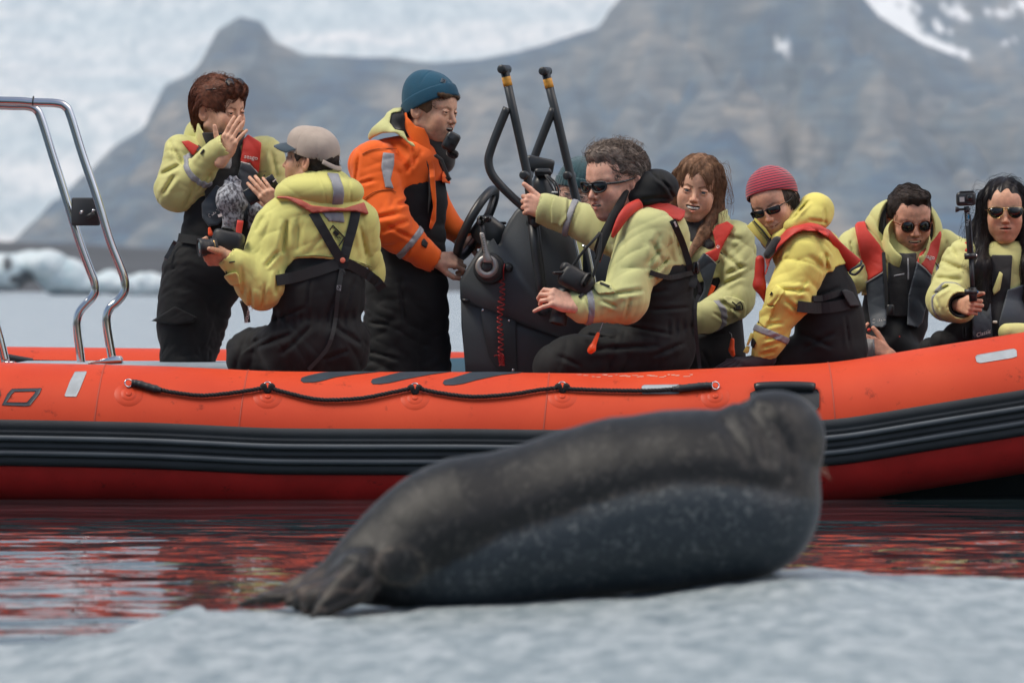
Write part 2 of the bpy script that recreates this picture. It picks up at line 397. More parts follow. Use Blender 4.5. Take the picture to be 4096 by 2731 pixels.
a_ = m2.data.attributes.new('snow', 'FLOAT', 'POINT'); a_.data.foreach_set('value', sn.astype(np.float32))
# --- glacier: broad ice slope behind
GL = bpy.data.materials.new('glacier_ice'); GL.use_nodes = True; nt = GL.node_tree; N = nt.nodes; L = nt.links; b = N['Principled BSDF']; b.inputs['Roughness'].default_value = .75
tc = N.new('ShaderNodeTexCoord')
def gn(scale, sc, det, e0, c0, e1, c1, mus=.55):
    mp = N.new('ShaderNodeMapping'); mp.inputs['Scale'].default_value = sc; L.new(tc.outputs['Object'], mp.inputs[0])
    n = N.new('ShaderNodeTexNoise'); n.inputs['Scale'].default_value = scale; n.inputs['Detail'].default_value = det; n.inputs['Roughness'].default_value = mus; L.new(mp.outputs[0], n.inputs[0])
    r = N.new('ShaderNodeValToRGB'); L.new(n.outputs[0], r.inputs[0]); r.color_ramp.elements[0].position = e0; r.color_ramp.elements[0].color = (*c0, 1); r.color_ramp.elements[1].position = e1; r.color_ramp.elements[1].color = (*c1, 1); return r.outputs[0]
A = gn(.05, (1, .10, 1), 8, .38, (.42, .49, .53), .60, (.72, .74, .75), .70)
Bn = gn(.005, (.25, .25, 2.6), 3, .42, (.74, .82, .85), .6, (1.12, 1.07, 1.04))
mx = N.new('ShaderNodeMix'); mx.data_type = 'RGBA'; mx.blend_type = 'MULTIPLY'; mx.inputs[0].default_value = 1; L.new(A, mx.inputs[6]); L.new(Bn, mx.inputs[7]); L.new(mx.outputs[2], b.inputs['Base Color'])
def gz(X, Y):
    P = np.stack([X.ravel(), Y.ravel()], 1); t = (P[:, 1]-5300)/5200; z = 10+t*1300*(.75+.25*t)+vnoise(P*np.array([1, .3]), .02, 12, 4)*9+30*vnoise(P*np.array([.3, 1]), .006, 2, 2)
    return z.reshape(X.shape)
heightfield('glacier', np.linspace(-2600, 2600, 300), np.linspace(5230, 10500, 220), gz, GL)
# --- dark moraine shore
SH = M('moraine_gravel', (.035, .036, .040), .95, var=.45, vs=.03)
SHL = [(-900, 930), (-200, 955), (0, 962), (180, 968), (420, 985), (640, 995), (900, 990), (1500, 985), (2100, 1000), (2900, 985), (3100, 975), (3500, 985), (4300, 990), (5400, 1000)]
def sz(X, Y):
    P = np.stack([X.ravel(), Y.ravel()], 1); px = CX+P[:, 0]*FPX/1150; y = np.interp(px, [a for a, b in SHL], [b for a, b in SHL]); H = (HZ-y)*1150/FPX+.8
    t = (P[:, 1]-900)/250; pr = np.where(t < 1, np.clip(t, -.2, 1)**1 if False else np.sign(t)*np.abs(np.clip(t, -.2, 1))**.7, np.clip(1-(t-1)*.02, .2, 1)); return (H*pr+vnoise(P, .08, 8, 4)*.5).reshape(X.shape)-.2
heightfield('shore', np.linspace(-1100, 1100, 420), np.concatenate([np.linspace(880, 1250, 40), np.linspace(1300, 5400, 40)]), sz, SH)
# --- lagoon water: near sheet with fine mesh, one wide sheet to the horizon
WT = bpy.data.materials.new('lagoon_water'); WT.use_nodes = True; nt = WT.node_tree; N = nt.nodes; L = nt.links; b = N['Principled BSDF']
b.inputs['Base Color'].default_value = (.018, .032, .038, 1); b.inputs['Roughness'].default_value = .01; b.inputs['IOR'].default_value = 1.333
tc = N.new('ShaderNodeTexCoord'); prev = None; small = []
for sc, dist, det, ms in (((.9, 1.6, 1), .022, 2, 0), ((7, 11, 1), .0022, 2, 1)):
    mp = N.new('ShaderNodeMapping'); mp.inputs['Scale'].default_value = sc; mp.inputs['Rotation'].default_value = (0, 0, .12); L.new(tc.outputs['Object'], mp.inputs[0])
    n = N.new('ShaderNodeTexNoise'); n.inputs['Scale'].default_value = 1; n.inputs['Detail'].default_value = det; n.inputs['Distortion'].default_value = .4; L.new(mp.outputs[0], n.inputs[0])
    bu = N.new('ShaderNodeBump'); bu.inputs['Strength'].default_value = 1; bu.inputs['Distance'].default_value = dist; L.new(n.outputs[0], bu.inputs['Height'])
    if prev is not None: L.new(prev, bu.inputs['Normal'])
    else: first_bump = bu
    if ms: small.append((bu, dist))
    prev = bu.outputs[0]
L.new(prev, b.inputs['Normal'])
sx = N.new('ShaderNodeSeparateXYZ'); L.new(tc.outputs['Object'], sx.inputs[0]); mr = N.new('ShaderNodeMapRange'); L.new(sx.outputs[1], mr.inputs[0])
mr.inputs[1].default_value = 23; mr.inputs[2].default_value = 60; mr.inputs[3].default_value = .012; mr.inputs[4].default_value = .20; L.new(mr.outputs[0], b.inputs['Roughness'])
mr2 = N.new('ShaderNodeMapRange'); L.new(sx.outputs[1], mr2.inputs[0]); mr2.inputs[1].default_value = 23; mr2.inputs[2].default_value = 50; mr2.inputs[3].default_value = .022; mr2.inputs[4].default_value = .6; L.new(mr2.outputs[0], first_bump.inputs['Distance'])
calm = N.new('ShaderNodeMapRange'); L.new(sx.outputs[1], calm.inputs[0]); calm.inputs[1].default_value = 16.0; calm.inputs[2].default_value = 19.2; calm.inputs[3].default_value = 1; calm.inputs[4].default_value = .16; calm.interpolation_type = 'SMOOTHSTEP'
for bu, dist in small:
    mu = N.new('ShaderNodeMath'); mu.operation = 'MULTIPLY'; mu.inputs[1].default_value = dist; L.new(calm.outputs[0], mu.inputs[0]); L.new(mu.outputs[0], bu.inputs['Distance'])
sky_refl_f = N.new('ShaderNodeMapRange'); L.new(sx.outputs[1], sky_refl_f.inputs[0]); sky_refl_f.inputs[1].default_value = 22; sky_refl_f.inputs[2].default_value = 42; sky_refl_f.interpolation_type = 'SMOOTHSTEP'
wm = N.new('ShaderNodeMix'); wm.data_type = 'RGBA'; L.new(sky_refl_f.outputs[0], wm.inputs[0]); wm.inputs[6].default_value = (.018, .032, .038, 1); wm.inputs[7].default_value = (.30, .35, .385, 1); L.new(wm.outputs[2], b.inputs['Base Color'])   # bright sky reflection on the far water, painted into its base colour by distance
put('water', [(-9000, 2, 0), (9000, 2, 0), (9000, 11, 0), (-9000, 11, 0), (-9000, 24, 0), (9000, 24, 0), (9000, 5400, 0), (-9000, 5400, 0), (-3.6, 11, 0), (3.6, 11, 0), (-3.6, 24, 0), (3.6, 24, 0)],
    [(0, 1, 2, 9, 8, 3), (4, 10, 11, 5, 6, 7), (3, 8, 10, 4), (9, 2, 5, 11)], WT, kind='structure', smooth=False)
# ripples round the boat as real waves
WX, WY = np.meshgrid(np.linspace(-3.6, 3.6, 330), np.linspace(11, 24, 620), indexing='ij'); rs = np.random.RandomState(5); wz_ = np.zeros_like(WX)
gx = WX+.05*np.sin(WY*3.1)+.08*np.sin(WX*1.7+WY); gy = WY+.06*np.sin(WX*2.3+.5*WY)+.03*np.sin(WX*7.1)
for i in range(22):
    lam = .11*(6.0**(i/21)); k_ = 2*math.pi/lam; th = rs.normal()*.55; sl_ = .019*(1 if lam > .2 else .8)
    env = .55+.45*np.sin(WX*rs.uniform(.8, 2.2)+WY*rs.uniform(.5, 1.6)+rs.rand()*6); wz_ += env*sl_/k_*np.sin(k_*(gx*math.sin(th)+gy*math.cos(th))+rs.rand()*6.28)
tq = np.clip((WY-16.2)/(19.3-16.2), 0, 1); calm_ = 1-.86*tq*tq*(3-2*tq); calm_ = np.where(WY > 22.5, .5, calm_)
edge_ = np.clip(np.minimum(np.minimum(3.6-np.abs(WX), WY-11), 24-WY)/.3, 0, 1)
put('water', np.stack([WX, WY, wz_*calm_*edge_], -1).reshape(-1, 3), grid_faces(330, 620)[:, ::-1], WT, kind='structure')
put('lagoon_bed', [(-9000, 0, -.8), (9000, 0, -.8), (9000, 5400, -.8), (-9000, 5400, -.8)], [(0, 1, 2, 3)], M('lagoon_silt', (.05, .06, .06), .9), kind='structure', smooth=False)

# --- icebergs
def ice_mat(name, c1, c2, c3, sc, st=(1, 1, 1)):
    m = bpy.data.materials.new(name); m.use_nodes = True; nt = m.node_tree; N = nt.nodes; L = nt.links; b = N['Principled BSDF']; b.inputs['Roughness'].default_value = .45
    tc = N.new('ShaderNodeTexCoord'); mp = N.new('ShaderNodeMapping'); mp.inputs['Scale'].default_value = st; L.new(tc.outputs['Object'], mp.inputs[0]); n = N.new('ShaderNodeTexNoise'); n.inputs['Scale'].default_value = sc; n.inputs['Detail'].default_value = 7; n.inputs['Roughness'].default_value = .66; L.new(mp.outputs[0], n.inputs[0])
    r = N.new('ShaderNodeValToRGB'); L.new(n.outputs[0], r.inputs[0]); e = r.color_ramp.elements; e[0].position = .3; e[0].color = (*c1, 1); e[1].position = .62; e[1].color = (*c3, 1); x = e.new(.44); x.color = (*c2, 1)
    a = N.new('ShaderNodeAttribute'); a.attribute_name = 'silt'; mx = N.new('ShaderNodeMix'); mx.data_type = 'RGBA'; L.new(a.outputs['Fac'], mx.inputs[0]); L.new(r.outputs[0], mx.inputs[6]); mx.inputs[7].default_value = (.045, .055, .065, 1)
    L.new(mx.outputs[2], b.inputs['Base Color'])
    bu = N.new('ShaderNodeBump'); bu.inputs['Distance'].default_value = .25/sc; L.new(n.outputs[0], bu.inputs['Height']); L.new(bu.outputs[0], b.inputs['Normal'])
    return m
BERG = ice_mat('iceberg_ice', (.34, .50, .56), (.54, .65, .69), (.68, .74, .77), .5)
def iceberg(blobs, Y, label, seed, silt=()):
    """blobs: (px,py,rx,ry) photo places of the lumps at distance Y"""
    s = Y/FPX; cs = [(W(a, b, Y), rx*s, ry*s) for a, b, rx, ry in blobs]
    def f(P):
        d = None
        for i, (c, rx, rz) in enumerate(cs):
            e = ell(P, c+np.array([0, (i % 3-1)*rx*.4, 0]), (rx, rx*.9, rz)); d = e if d is None else smin(d, e, .5)
        return d-vnoise(P.astype(np.float64), .7, seed, 4)*.35
    lo = np.min([c-[rx*1.3+.6, rx*1.5+1, rz*1.4+.6] for c, rx, rz in cs], 0); hi = np.max([c+[rx*1.3+.6, rx*1.5+1, rz*1.4+.6] for c, rx, rz in cs], 0); lo[2] = -.8
    sf = lambda V: np.clip(sum(np.clip(1.3-np.hypot((PXL(V)[0]-a)/r1, (PXL(V)[1]-b_)/r2), 0, .5)*2.4 for a, b_, r1, r2 in silt) if silt else np.zeros(len(V)), 0, 1)
    c0 = (cs[0][0][0], Y, 0)
    o = put_field('iceberg', f, lo, hi, .16, BERG, None, attrs={'silt': sf}, loc=c0, label=label, cat='iceberg', group='icebergs drifting in front of the dark shore')
    return o
iceberg([(-160, 1120, 150, 95), (20, 1090, 100, 80), (120, 1060, 90, 62), (180, 1060, 85, 60), (260, 1110, 100, 70), (330, 1145, 110, 45)], 520, 'largest pale blue iceberg with dark silt patch, low at left edge', 1, silt=((105, 1125, 34, 40), (30, 1055, 18, 28), (60, 1118, 22, 16)))
iceberg([(420, 1135, 60, 38), (485, 1140, 70, 30), (440, 1110, 35, 25)], 500, 'small white iceberg behind the steel arch legs, beside the largest one', 2)
iceberg([(560, 1140, 60, 40), (620, 1135, 60, 44), (690, 1148, 80, 34)], 510, 'low jagged white iceberg just left of the red haired woman', 3)
iceberg([(3000, 1160, 90, 18), (3130, 1165, 70, 12)], 600, 'low flat white iceberg seen between the smiling woman and the striped beanie', 4)
# --- ice floe the seal lies on
FLO = ice_mat('floe_ice', (.145, .19, .215), (.215, .265, .29), (.36, .41, .435), 15.0, (1, .3, 1))
def floe_edge(x):    # distance of the far rim
    px = CX+x*FPX/12.3
    return np.interp(px, [-900, 0, 240, 517, 670, 814, 860, 1000, 1600, 3200, 4096, 5600], [11.2, 11.55, 11.65, 11.75, 12.0, 12.3, 12.15, 12.25, 12.5, 12.55, 12.5, 12.0])
def floe_top(x):
    px = CX+x*FPX/12.2
    return np.interp(px, [-900, 0, 300, 560, 700, 790, 880, 1000, 1500, 2000, 2600, 3100, 3300, 4096, 5600], [.005, .015, .02, .045, .064, .076, .068, .062, .062, .078, .105, .135, .137, .118, .05])
def fz(X, Y):
    P = np.stack([X.ravel(), Y.ravel()], 1); e = floe_edge(P[:, 0])+.04*vnoise(P[:, :1], 6, 2, 3); d = e-P[:, 1]
    T = floe_top(P[:, 0])
    T = T*np.clip(1-.0*d, 0, 1)
    Ps = P*np.array([1, .4]); n = vnoise(Ps, 6, 21, 4)*.009+vnoise(Ps, 34, 22, 3)*.003+np.abs(vnoise(Ps, 70, 25, 2))*.002
    z = np.where(d > 0, T*(1-np.exp(-np.clip(d, 0, 9)*22))+n*np.clip(d*8, .1, 1), d*1.5)
    z = z+.012*np.exp(-((P[:, 0]+.0)/.5)**2)*np.exp(-((P[:, 1]-10.6)/.5)**2)
    return np.maximum(z, -.7).reshape(X.shape)
heightfield('ice_floe', np.linspace(-3.2, 3.2, 640), np.concatenate([np.linspace(6.5, 9, 60), np.linspace(9.02, 13.1, 330)]), fz, FLO)
_fo = bpy.data.objects['ice_floe']; del _fo['kind']; _fo['category'] = 'ice floe'; _fo['label'] = 'pale blue grey ice floe in the foreground under the seal'

# ================================================================ BOAT
ORA = M('orange_hypalon', (.60, .062, .017), .5, var=.16, vs=3, bump=.0006, bs=40, col2=(.52, .046, .013), rvar=.1, spec=.3)
def _grime(m):
    N = m.node_tree.nodes; L = m.node_tree.links; b = N['Principled BSDF']; src = b.inputs['Base Color'].links[0].from_socket
    tc = N.new('ShaderNodeTexCoord'); n = N.new('ShaderNodeTexNoise'); n.inputs['Scale'].default_value = 14; n.inputs['Detail'].default_value = 8; n.inputs['Roughness'].default_value = .75; L.new(tc.outputs['Object'], n.inputs[0])
    r = N.new('ShaderNodeValToRGB'); L.new(n.outputs[0], r.inputs[0]); r.color_ramp.elements[0].position = .30; r.color_ramp.elements[0].color = (.25, .25, .25, 1); r.color_ramp.elements[1].position = .40; r.color_ramp.elements[1].color = (1, 1, 1, 1)
    mx = N.new('ShaderNodeMix'); mx.data_type = 'RGBA'; mx.blend_type = 'MULTIPLY'; mx.inputs[0].default_value = .8; L.new(src, mx.inputs[6]); L.new(r.outputs[0], mx.inputs[7]); L.new(mx.outputs[2], b.inputs['Base Color'])
_grime(ORA)
RED = M('red_hypalon_underside', (.88, .034, .03), .45, var=.3, vs=4, bump=.0006, bs=30); _grime(RED)
RUB = M('black_rubber', (.022, .026, .030), .5, var=.3, vs=6, bump=.0004, bs=90)
RUBG = M('grey_rubber_rib', (.085, .098, .112), .42, var=.2, vs=5)
BLK = M('black_plastic', (.018, .021, .024), .38, var=.2, vs=9)
BLKM = M('black_powder_coat', (.017, .021, .025), .42)
ROPE = M('black_rope', (.012, .013, .015), .8, bump=.0008, bs=400)
SIL = M('silver_reflective', (.36, .40, .43), .5, var=.12, vs=30)
STEEL = M('stainless_steel', (.62, .63, .65), .12, metal=1)
NAVY = M('navy_print', (.022, .035, .05), .55, var=.25, vs=12)
SEAM = M('seam_glue', (.42, .06, .03), .7); SCUFF = M('scuff_marks', (.55, .30, .24), .8)
RB = .27
boat = root('inflatable_boat', (0, 20.3, 0), 'large orange rigid inflatable boat full of passengers behind the seal', 'boat')
TP = [(-1700, 1440), (-600, 1446), (0, 1450), (400, 1457), (639, 1463), (893, 1475), (1071, 1485), (1400, 1487), (1900, 1487), (2141, 1491), (2450, 1494), (2746, 1478), (3020, 1466), (3330, 1452), (3482, 1427), (3748, 1383), (4096, 1329), (4500, 1255), (5000, 1150), (5600, 1010)]
tp_x = np.array([a for a, b in TP], float); tp_y = np.array([b for a, b in TP], float)
def cy_near(x):   # distance of the near tube's axis; it swings inward at the bow
    return 20.05+np.where(x > 1.6, .16*(x-1.6)**2, 0)
XS = np.arange(-3.8, 3.6, .05); _zc = []
for x in XS:
    Y = cy_near(x); px = CX+x*FPX/Y; _zc.append(CH-(np.interp(px, tp_x, tp_y)-HZ)*Y/FPX-RB)
_zc = np.array(_zc); _k = np.hanning(9); _k /= _k.sum(); _zs = np.convolve(np.pad(_zc, 4, mode='edge'), _k, 'valid')
def cz_near(x): return np.interp(x, XS, _zs)
def tpt(x, phi, off=0):     # point on the near tube: phi 0 = outboard, 90 = top
    r = RB+off; return np.stack([x+0*phi, cy_near(x)-r*np.cos(phi), cz_near(x)+r*np.sin(phi)], -1)
def tmap(px, py, off=0):    # photo place -> (x, phi) on the tube's outer face
    x = (px-CX)/1062.0
    for _ in range(4):
        s = np.clip((CH-(py-HZ)*(cy_near(x)-RB*.8)/FPX-cz_near(x))/RB, -1, 1); phi = np.arcsin(s)
        Y = cy_near(x)-RB*np.cos(phi); x = (px-CX)*Y/FPX
        s = np.clip((CH-(py-HZ)*Y/FPX-cz_near(x))/RB, -1, 1); phi = np.arcsin(s)
    return x, phi
def ribbon(A, B, m, name, parent, off=.002, nv=10, thick=.002, **k):
    """patch on the tube between two edge lines of photo places"""
    n = 40
    def res(P):
        P = np.array(P, float); t = np.linspace(0, 1, len(P)); tt = np.linspace(0, 1, n); return np.stack([np.interp(tt, t, P[:, 0]), np.interp(tt, t, P[:, 1])], 1)
    A = res(A); B = res(B); xa, pa = tmap(A[:, 0], A[:, 1]); xb, pb = tmap(B[:, 0], B[:, 1]); w = np.linspace(0, 1, nv)
    X = xa[:, None]*(1-w)+xb[:, None]*w; Pp = pa[:, None]*(1-w)+pb[:, None]*w
    V = tpt(X.ravel(), Pp.ravel(), off).reshape(n, nv, 3); Vb = tpt(X.ravel(), Pp.ravel(), -.002).reshape(n, nv, 3)
    allv = np.concatenate([V.reshape(-1, 3), Vb.reshape(-1, 3)]); F = grid_faces(n, nv).tolist(); o = n*nv
    bd = [i*nv for i in range(n)]+[(n-1)*nv+j for j in range(1, nv)]+[i*nv+nv-1 for i in range(n-2, -1, -1)]+[j for j in range(nv-2, 0, -1)]
    for i in range(len(bd)): a, b = bd[i], bd[(i+1) % len(bd)]; F.append((a, b, b+o, a+o))
    return put(name, allv, F, m, parent, **k)
def blob(pts, m, name, parent, off=.002, **k):
    """closed outline in photo places, split into an upper and a lower edge between its extreme ends"""
    h = len(pts)//2; A = pts[:h+1]; B = [pts[0]]+pts[:h-1:-1]
    return ribbon(A, B, m, name, parent, off=off, **k)
# near tube: upper orange skin and lower red skin
def tubeskin(name, m, p0, p1, n=40, x0=-3.7, x1=3.5):
    xs = np.arange(x0, x1, .04); ph = np.linspace(p0, p1, n); X, Pp = np.meshgrid(xs, ph, indexing='ij')
    return put(name, tpt(X.ravel(), Pp.ravel()), grid_faces(len(xs), n), m, boat)
R_ = math.radians
tubeskin('near_tube', ORA, R_(-6), R_(200), 60)
tubeskin('tube_underside', RED, R_(-200+40), R_(-6), 44)
# rubbing strake
S0, S1 = 12.5, -24.5
prof = [(0, -.002), (.0, .010), (.02, .013), (.17, .014), (.19, .011), (.24, .012), (.28, .015), (.31, .006), (.33, .016)]
prof += [(.44, .016), (.46, .006), (.52, .009), (.55, .012), (.60, .012), (.62, .006), (.64, .017), (.75, .017), (.77, .006), (.82, .013), (.88, .019), (.94, .018), (.99, .010), (1, -.002)]
def strake(name, prf, m, extra=0):
    xs = np.arange(-3.7, 3.5, .04); V = []
    for x in xs:
        for t, o in prf:
            V.append(tpt(np.array(x), np.array(R_(S0+(S1-S0)*t)), o+extra))
    return put(name, V, grid_faces(len(xs), len(prf))[:, ::-1], m, boat)
strake('rubbing_strake', prof, RUB)
for a, b in ((.325, .445), (.635, .755)):
    strake('strake_rib', [(a, .004), (a+.008, .021), (a+.03, .026), (b-.03, .026), (b-.008, .021), (b, .004)], RUBG)
# seams round the tube
for px, sk in ((388, 12), (960, 12), (2165, 12), (3330, -6), (4330, -10)):
    xa = (px-CX)/1050; ph = np.radians(np.linspace(13, 125, 40)); X = xa+.03*np.sin(ph)*sk/12
    mb = MB(); n = len(ph)
    V = np.concatenate([tpt(X-.0025, ph, .0012), tpt(X, ph, .0028), tpt(X+.0025, ph, .0012)]); F = [(i, i+1, i+1+n*k, i+n*k) for k in (1,) for i in range(n-1)]
    F = [(i+n*k, i+1+n*k, i+1+n*(k+1), i+n*(k+1)) for k in (0, 1) for i in range(n-1)]
    put('tube_seam', V, F, SEAM, boat)
# silver reflective patches
blob([(258, 1583), (280, 1525), (300, 1487), (347, 1486), (345, 1494), (318, 1560), (305, 1587), (262, 1586)], SIL, 'reflective_patch', boat)
blob([(2566, 1566), (2567, 1545), (2576, 1540), (2715, 1538), (2724, 1548), (2716, 1574), (2700, 1576), (2570, 1576)], SIL, 'reflective_patch', boat)
blob([(3906, 1448), (3901, 1428), (3908, 1420), (4055, 1395), (4066, 1402), (4068, 1426), (4050, 1432), (3920, 1453)], SIL, 'reflective_patch', boat)
# dark slashes on top of the tube
for pts in ([(1203, 1523), (1206, 1512), (1235, 1502), (1300, 1488.5), (1400, 1487), (1520, 1487), (1420, 1498), (1340, 1510), (1280, 1526), (1250, 1530), (1215, 1531)],
            [(1484, 1528), (1490, 1517), (1530, 1507), (1600, 1489), (1700, 1487.5), (1800, 1487.2), (1720, 1499), (1620, 1518), (1560, 1532), (1520, 1537), (1492, 1537)],
            [(1771, 1533), (1777, 1521), (1815, 1511), (1885, 1489), (1980, 1488), (2090, 1490), (2000, 1501), (1905, 1521), (1850, 1536), (1815, 1541), (1780, 1541)]):
    blob(pts, NAVY, 'tube_decal', boat)
# slanted letters printed on the tube, running out of the picture at the left
def letter(outer, inner):
    n = len(outer)
    for i in range(n):
        ribbon([outer[i], outer[(i+1) % n]], [inner[i], inner[(i+1) % n]], NAVY, 'lettering', boat, nv=4, off=.0025)
letter([(8, 1620), (30, 1575), (48, 1556), (167, 1553), (158, 1575), (120, 1622), (100, 1624)], [(25, 1609), (46, 1578), (58, 1567), (143, 1565), (136, 1577), (108, 1609), (95, 1610)])
letter([(-170, 1620), (-148, 1575), (-130, 1556), (-40, 1553), (0, 1560), (3, 1580), (-10, 1600), (-40, 1622)], [(-153, 1609), (-132, 1578), (-120, 1567), (-44, 1565), (-16, 1570), (-13, 1580), (-22, 1596), (-48, 1609)])
# moulded grab handle behind the seal's head
hp = [(3000, 1575), (3030, 1560), (3230, 1557), (3268, 1560), (3277, 1575), (3276, 1628), (3262, 1642), (3220, 1640), (3040, 1636), (3004, 1628)]
h = blob(hp, RUB, 'grab_handle', boat, off=.006)
mb = MB(); V = []
for i in range(24):
    px = 3025+i*10; x, p = tmap(px, 1588); V.append(tpt(np.array(x), np.array(p+.14), .006+.010*math.sin(math.pi*i/23)**.4))
mb.add(*tube(V, .020, 10)); mb.put('handle_grip', BLK, h)
# scuffs by the seated passengers
for k in range(26):
    px = 2320+k*18+random.uniform(-8, 8); py = 1500+random.uniform(-2, 9)-abs(px-2500)*.012; w_ = random.uniform(5, 13); hh = random.uniform(1.5, 3.5)
    ribbon([(px-w_, py), (px+w_, py-1)], [(px-w_*.8, py+hh), (px+w_*.7, py+hh)], SCUFF, 'scuff_mark', boat, off=.0008, nv=3)
# life line with its rings
RING = [(515, 1541), (1071, 1552), (1660, 1557), (2249, 1552), (2861, 1551)]
def rope_path(pts, off): 
    out = []
    for px, py in pts:
        x, p = tmap(px, py); out.append(tpt(np.array(x), np.array(p), off))
    return out
def twisted(P, m, name, parent, rr=.0044, R=.0044, pitch=.040, n=900):
    P = np.array(P); d = np.r_[0, np.cumsum(np.linalg.norm(np.diff(P, axis=0), axis=1))]; s = np.linspace(0, d[-1], n); Q = np.stack([np.interp(s, d, P[:, k]) for k in range(3)], 1)
    T = np.gradient(Q, axis=0); T /= np.linalg.norm(T, axis=1)[:, None]; a = np.cross(T, (0, 0, 1)); a /= np.linalg.norm(a, axis=1)[:, None]; b = np.cross(T, a); mb = MB()
    for k in range(3):
        t = s/pitch*2*math.pi+k*2.094; mb.add(*tube(Q+a*(np.cos(t)*R)[:, None]+b*(np.sin(t)*R)[:, None], rr, 5))
    return mb.put(name, m, parent)
rp = [(640, 1567), (700, 1578), (803, 1589), (900, 1583), (1000, 1570), (1055, 1561)], [(1087, 1563), (1150, 1580), (1250, 1602), (1330, 1607), (1450, 1600), (1560, 1580), (1645, 1563)], [(1675, 1562), (1740, 1577), (1850, 1592), (1930, 1594), (2050, 1585), (2150, 1570), (2232, 1561)], [(2266, 1565), (2400, 1570), (2550, 1572), (2640, 1570), (2700, 1565)]
for seg in rp: twisted(smooth_path(rope_path(seg, .013), 8), ROPE, 'life_line', boat, n=500)
for (px, py), (ax, ay) in (((515, 1541), (645, 1570)), ((2861, 1552), (2690, 1566))):
    P = smooth_path(rope_path([(px+(14 if ax > px else -14), py+1), (px+(ax-px)*.3, py+(ay-py)*.15), (px+(ax-px)*.65, py+(ay-py)*.6), (ax, ay)], .014), 8)
    put('rope_sleeve', *tube(P, [.014 if i % 5 else .016 for i in range(len(P)-3)]+[.011]*3, 10), RUB, boat)
for i, (px, py) in enumerate(RING):
    x0, p0 = tmap(px+(0 if i in (1, 2, 3) else 0), py+34)
    for rad, of in ((.055, .0007), (.032, .0012), (.012, .004)):   # stepped round anchor patch
        V = []; F = []; ns = 36
        for rr, o in ((rad, 0), (rad-.001, of), (rad*.5, of+.0006), (.001, of+.0008)):
            for k in range(ns):
                t = 2*math.pi*k/ns; V.append(tpt(np.array(x0+rr*math.cos(t)), np.array(p0+rr*math.sin(t)/RB), o))
        for j in range(3):
            for k in range(ns): k2 = (k+1) % ns; F.append((j*ns+k, j*ns+k2, (j+1)*ns+k2, (j+1)*ns+k))
        put('anchor_patch', V, F, ORA, boat)
    x, p = tmap(px, py); c = tpt(np.array(x), np.array(p), .012)
    put('steel_ring', *torus(c, (0.15 if i in (1, 2, 3) else .3, -1, .25), .0145, .0028, 24, 8), STEEL, boat)
    if i in (1, 2, 3):
        mb = MB(); kx = .012
        P = [c+np.array(q) for q in ((-.022, -.004, -.003), (-.012, -.016, .002), (-.006, -.014, -.016), (0, -.012, -.024), (.008, -.014, -.016), (.013, -.016, .002), (.022, -.004, -.004))]
        mb.add(*tube(smooth_path(P, 6), .0092, 8)); mb.put('rope_hitch', ROPE, boat)
# far tube
xf = np.arange(-3.9, 2.8, .06)
def far_c(x): return np.stack([x, 22.25+0*x-np.where(x > 1.5, .3*(x-1.5)**2, 0), CH-(np.interp(CX+x*FPX/22.25, [-1700, 0, 1900, 2700, 5200], [1380, 1386, 1408, 1462, 1440])-HZ)*22.25/FPX-RB], -1)
FC = far_c(xf); ph = np.linspace(0, 2*math.pi, 37)
V = np.stack([np.repeat(FC[:, 0], 37), (FC[:, 1][:, None]+RB*np.cos(ph)).ravel(), (FC[:, 2][:, None]+RB*np.sin(ph)).ravel()], -1)
put('far_tube', V, grid_faces(len(xf), 37)[:, ::-1], ORA, boat)
xx = np.linspace(-.32, -.02, 14); V = []
for x in xx:
    c = far_c(np.array([x]))[0]; t = (x+.32)/.3
    for k in range(6):
        a = math.radians(118+k*9*math.sin(math.pi*min(t*1.2+.12, 1))**.5-(8*t)); V.append(c+np.array([0, math.cos(a)*(RB+.003), math.sin(a)*(RB+.003)]))
put('tube_decal', V, grid_faces(14, 6)[:, ::-1], M('blue_print', (.03, .09, .14), .6), boat)
fp = [W(40, 1432, 21.93), W(100, 1440, 21.93), W(140, 1446, 21.93), W(400, 1450, 21.92), W(700, 1453, 21.92), W(880, 1455, 21.92), W(1300, 1470, 21.92)]
twisted(smooth_path(fp, 8), ROPE, 'life_line', boat, n=600)
put('rope_sleeve', *tube(smooth_path([W(30, 1428, 21.92), W(60, 1434, 21.92), W(100, 1441, 21.92), W(130, 1446, 21.92)], 6), .014, 8), RUB, boat)
# deck, hull bottom
DECK = M('grey_deck', (.20, .23, .25), .6, var=.2, vs=12)
put('deck', *box((-1.4, 21.15, .02), (4.8, 2.1, .06)), DECK, boat, smooth=False)
HUL = M('dark_grey_hull', (.018, .028, .034), .6, var=.2, vs=3, spec=.2)
V = []; nx = 50
for i in range(nx):
    x = -3.7+i*7.3/(nx-1); cy = float(cy_near(np.array(x))); cz = float(cz_near(x)); rise = cz-.22
    for k, (dy, zz) in enumerate(((.02, cz-.20), (.10, cz-.262), (.22, cz-.34), (.50, cz-.46), (.8, cz-.60), (1.10, cz-.70))):
        V.append((x, cy+dy*(1 if x < 1.6 else max(.3, 1-(x-1.6)*.2)), zz))
put('hull', V, grid_faces(nx, 6)[:, ::-1], HUL, boat)
put('stern_seat', *box(((520-CX)*21.3/FPX, 21.25, .30), (.95, .55, .40), bev=.02), M('pale_blue_grey_gelcoat', (.36, .44, .50), .4, var=.1), boat)

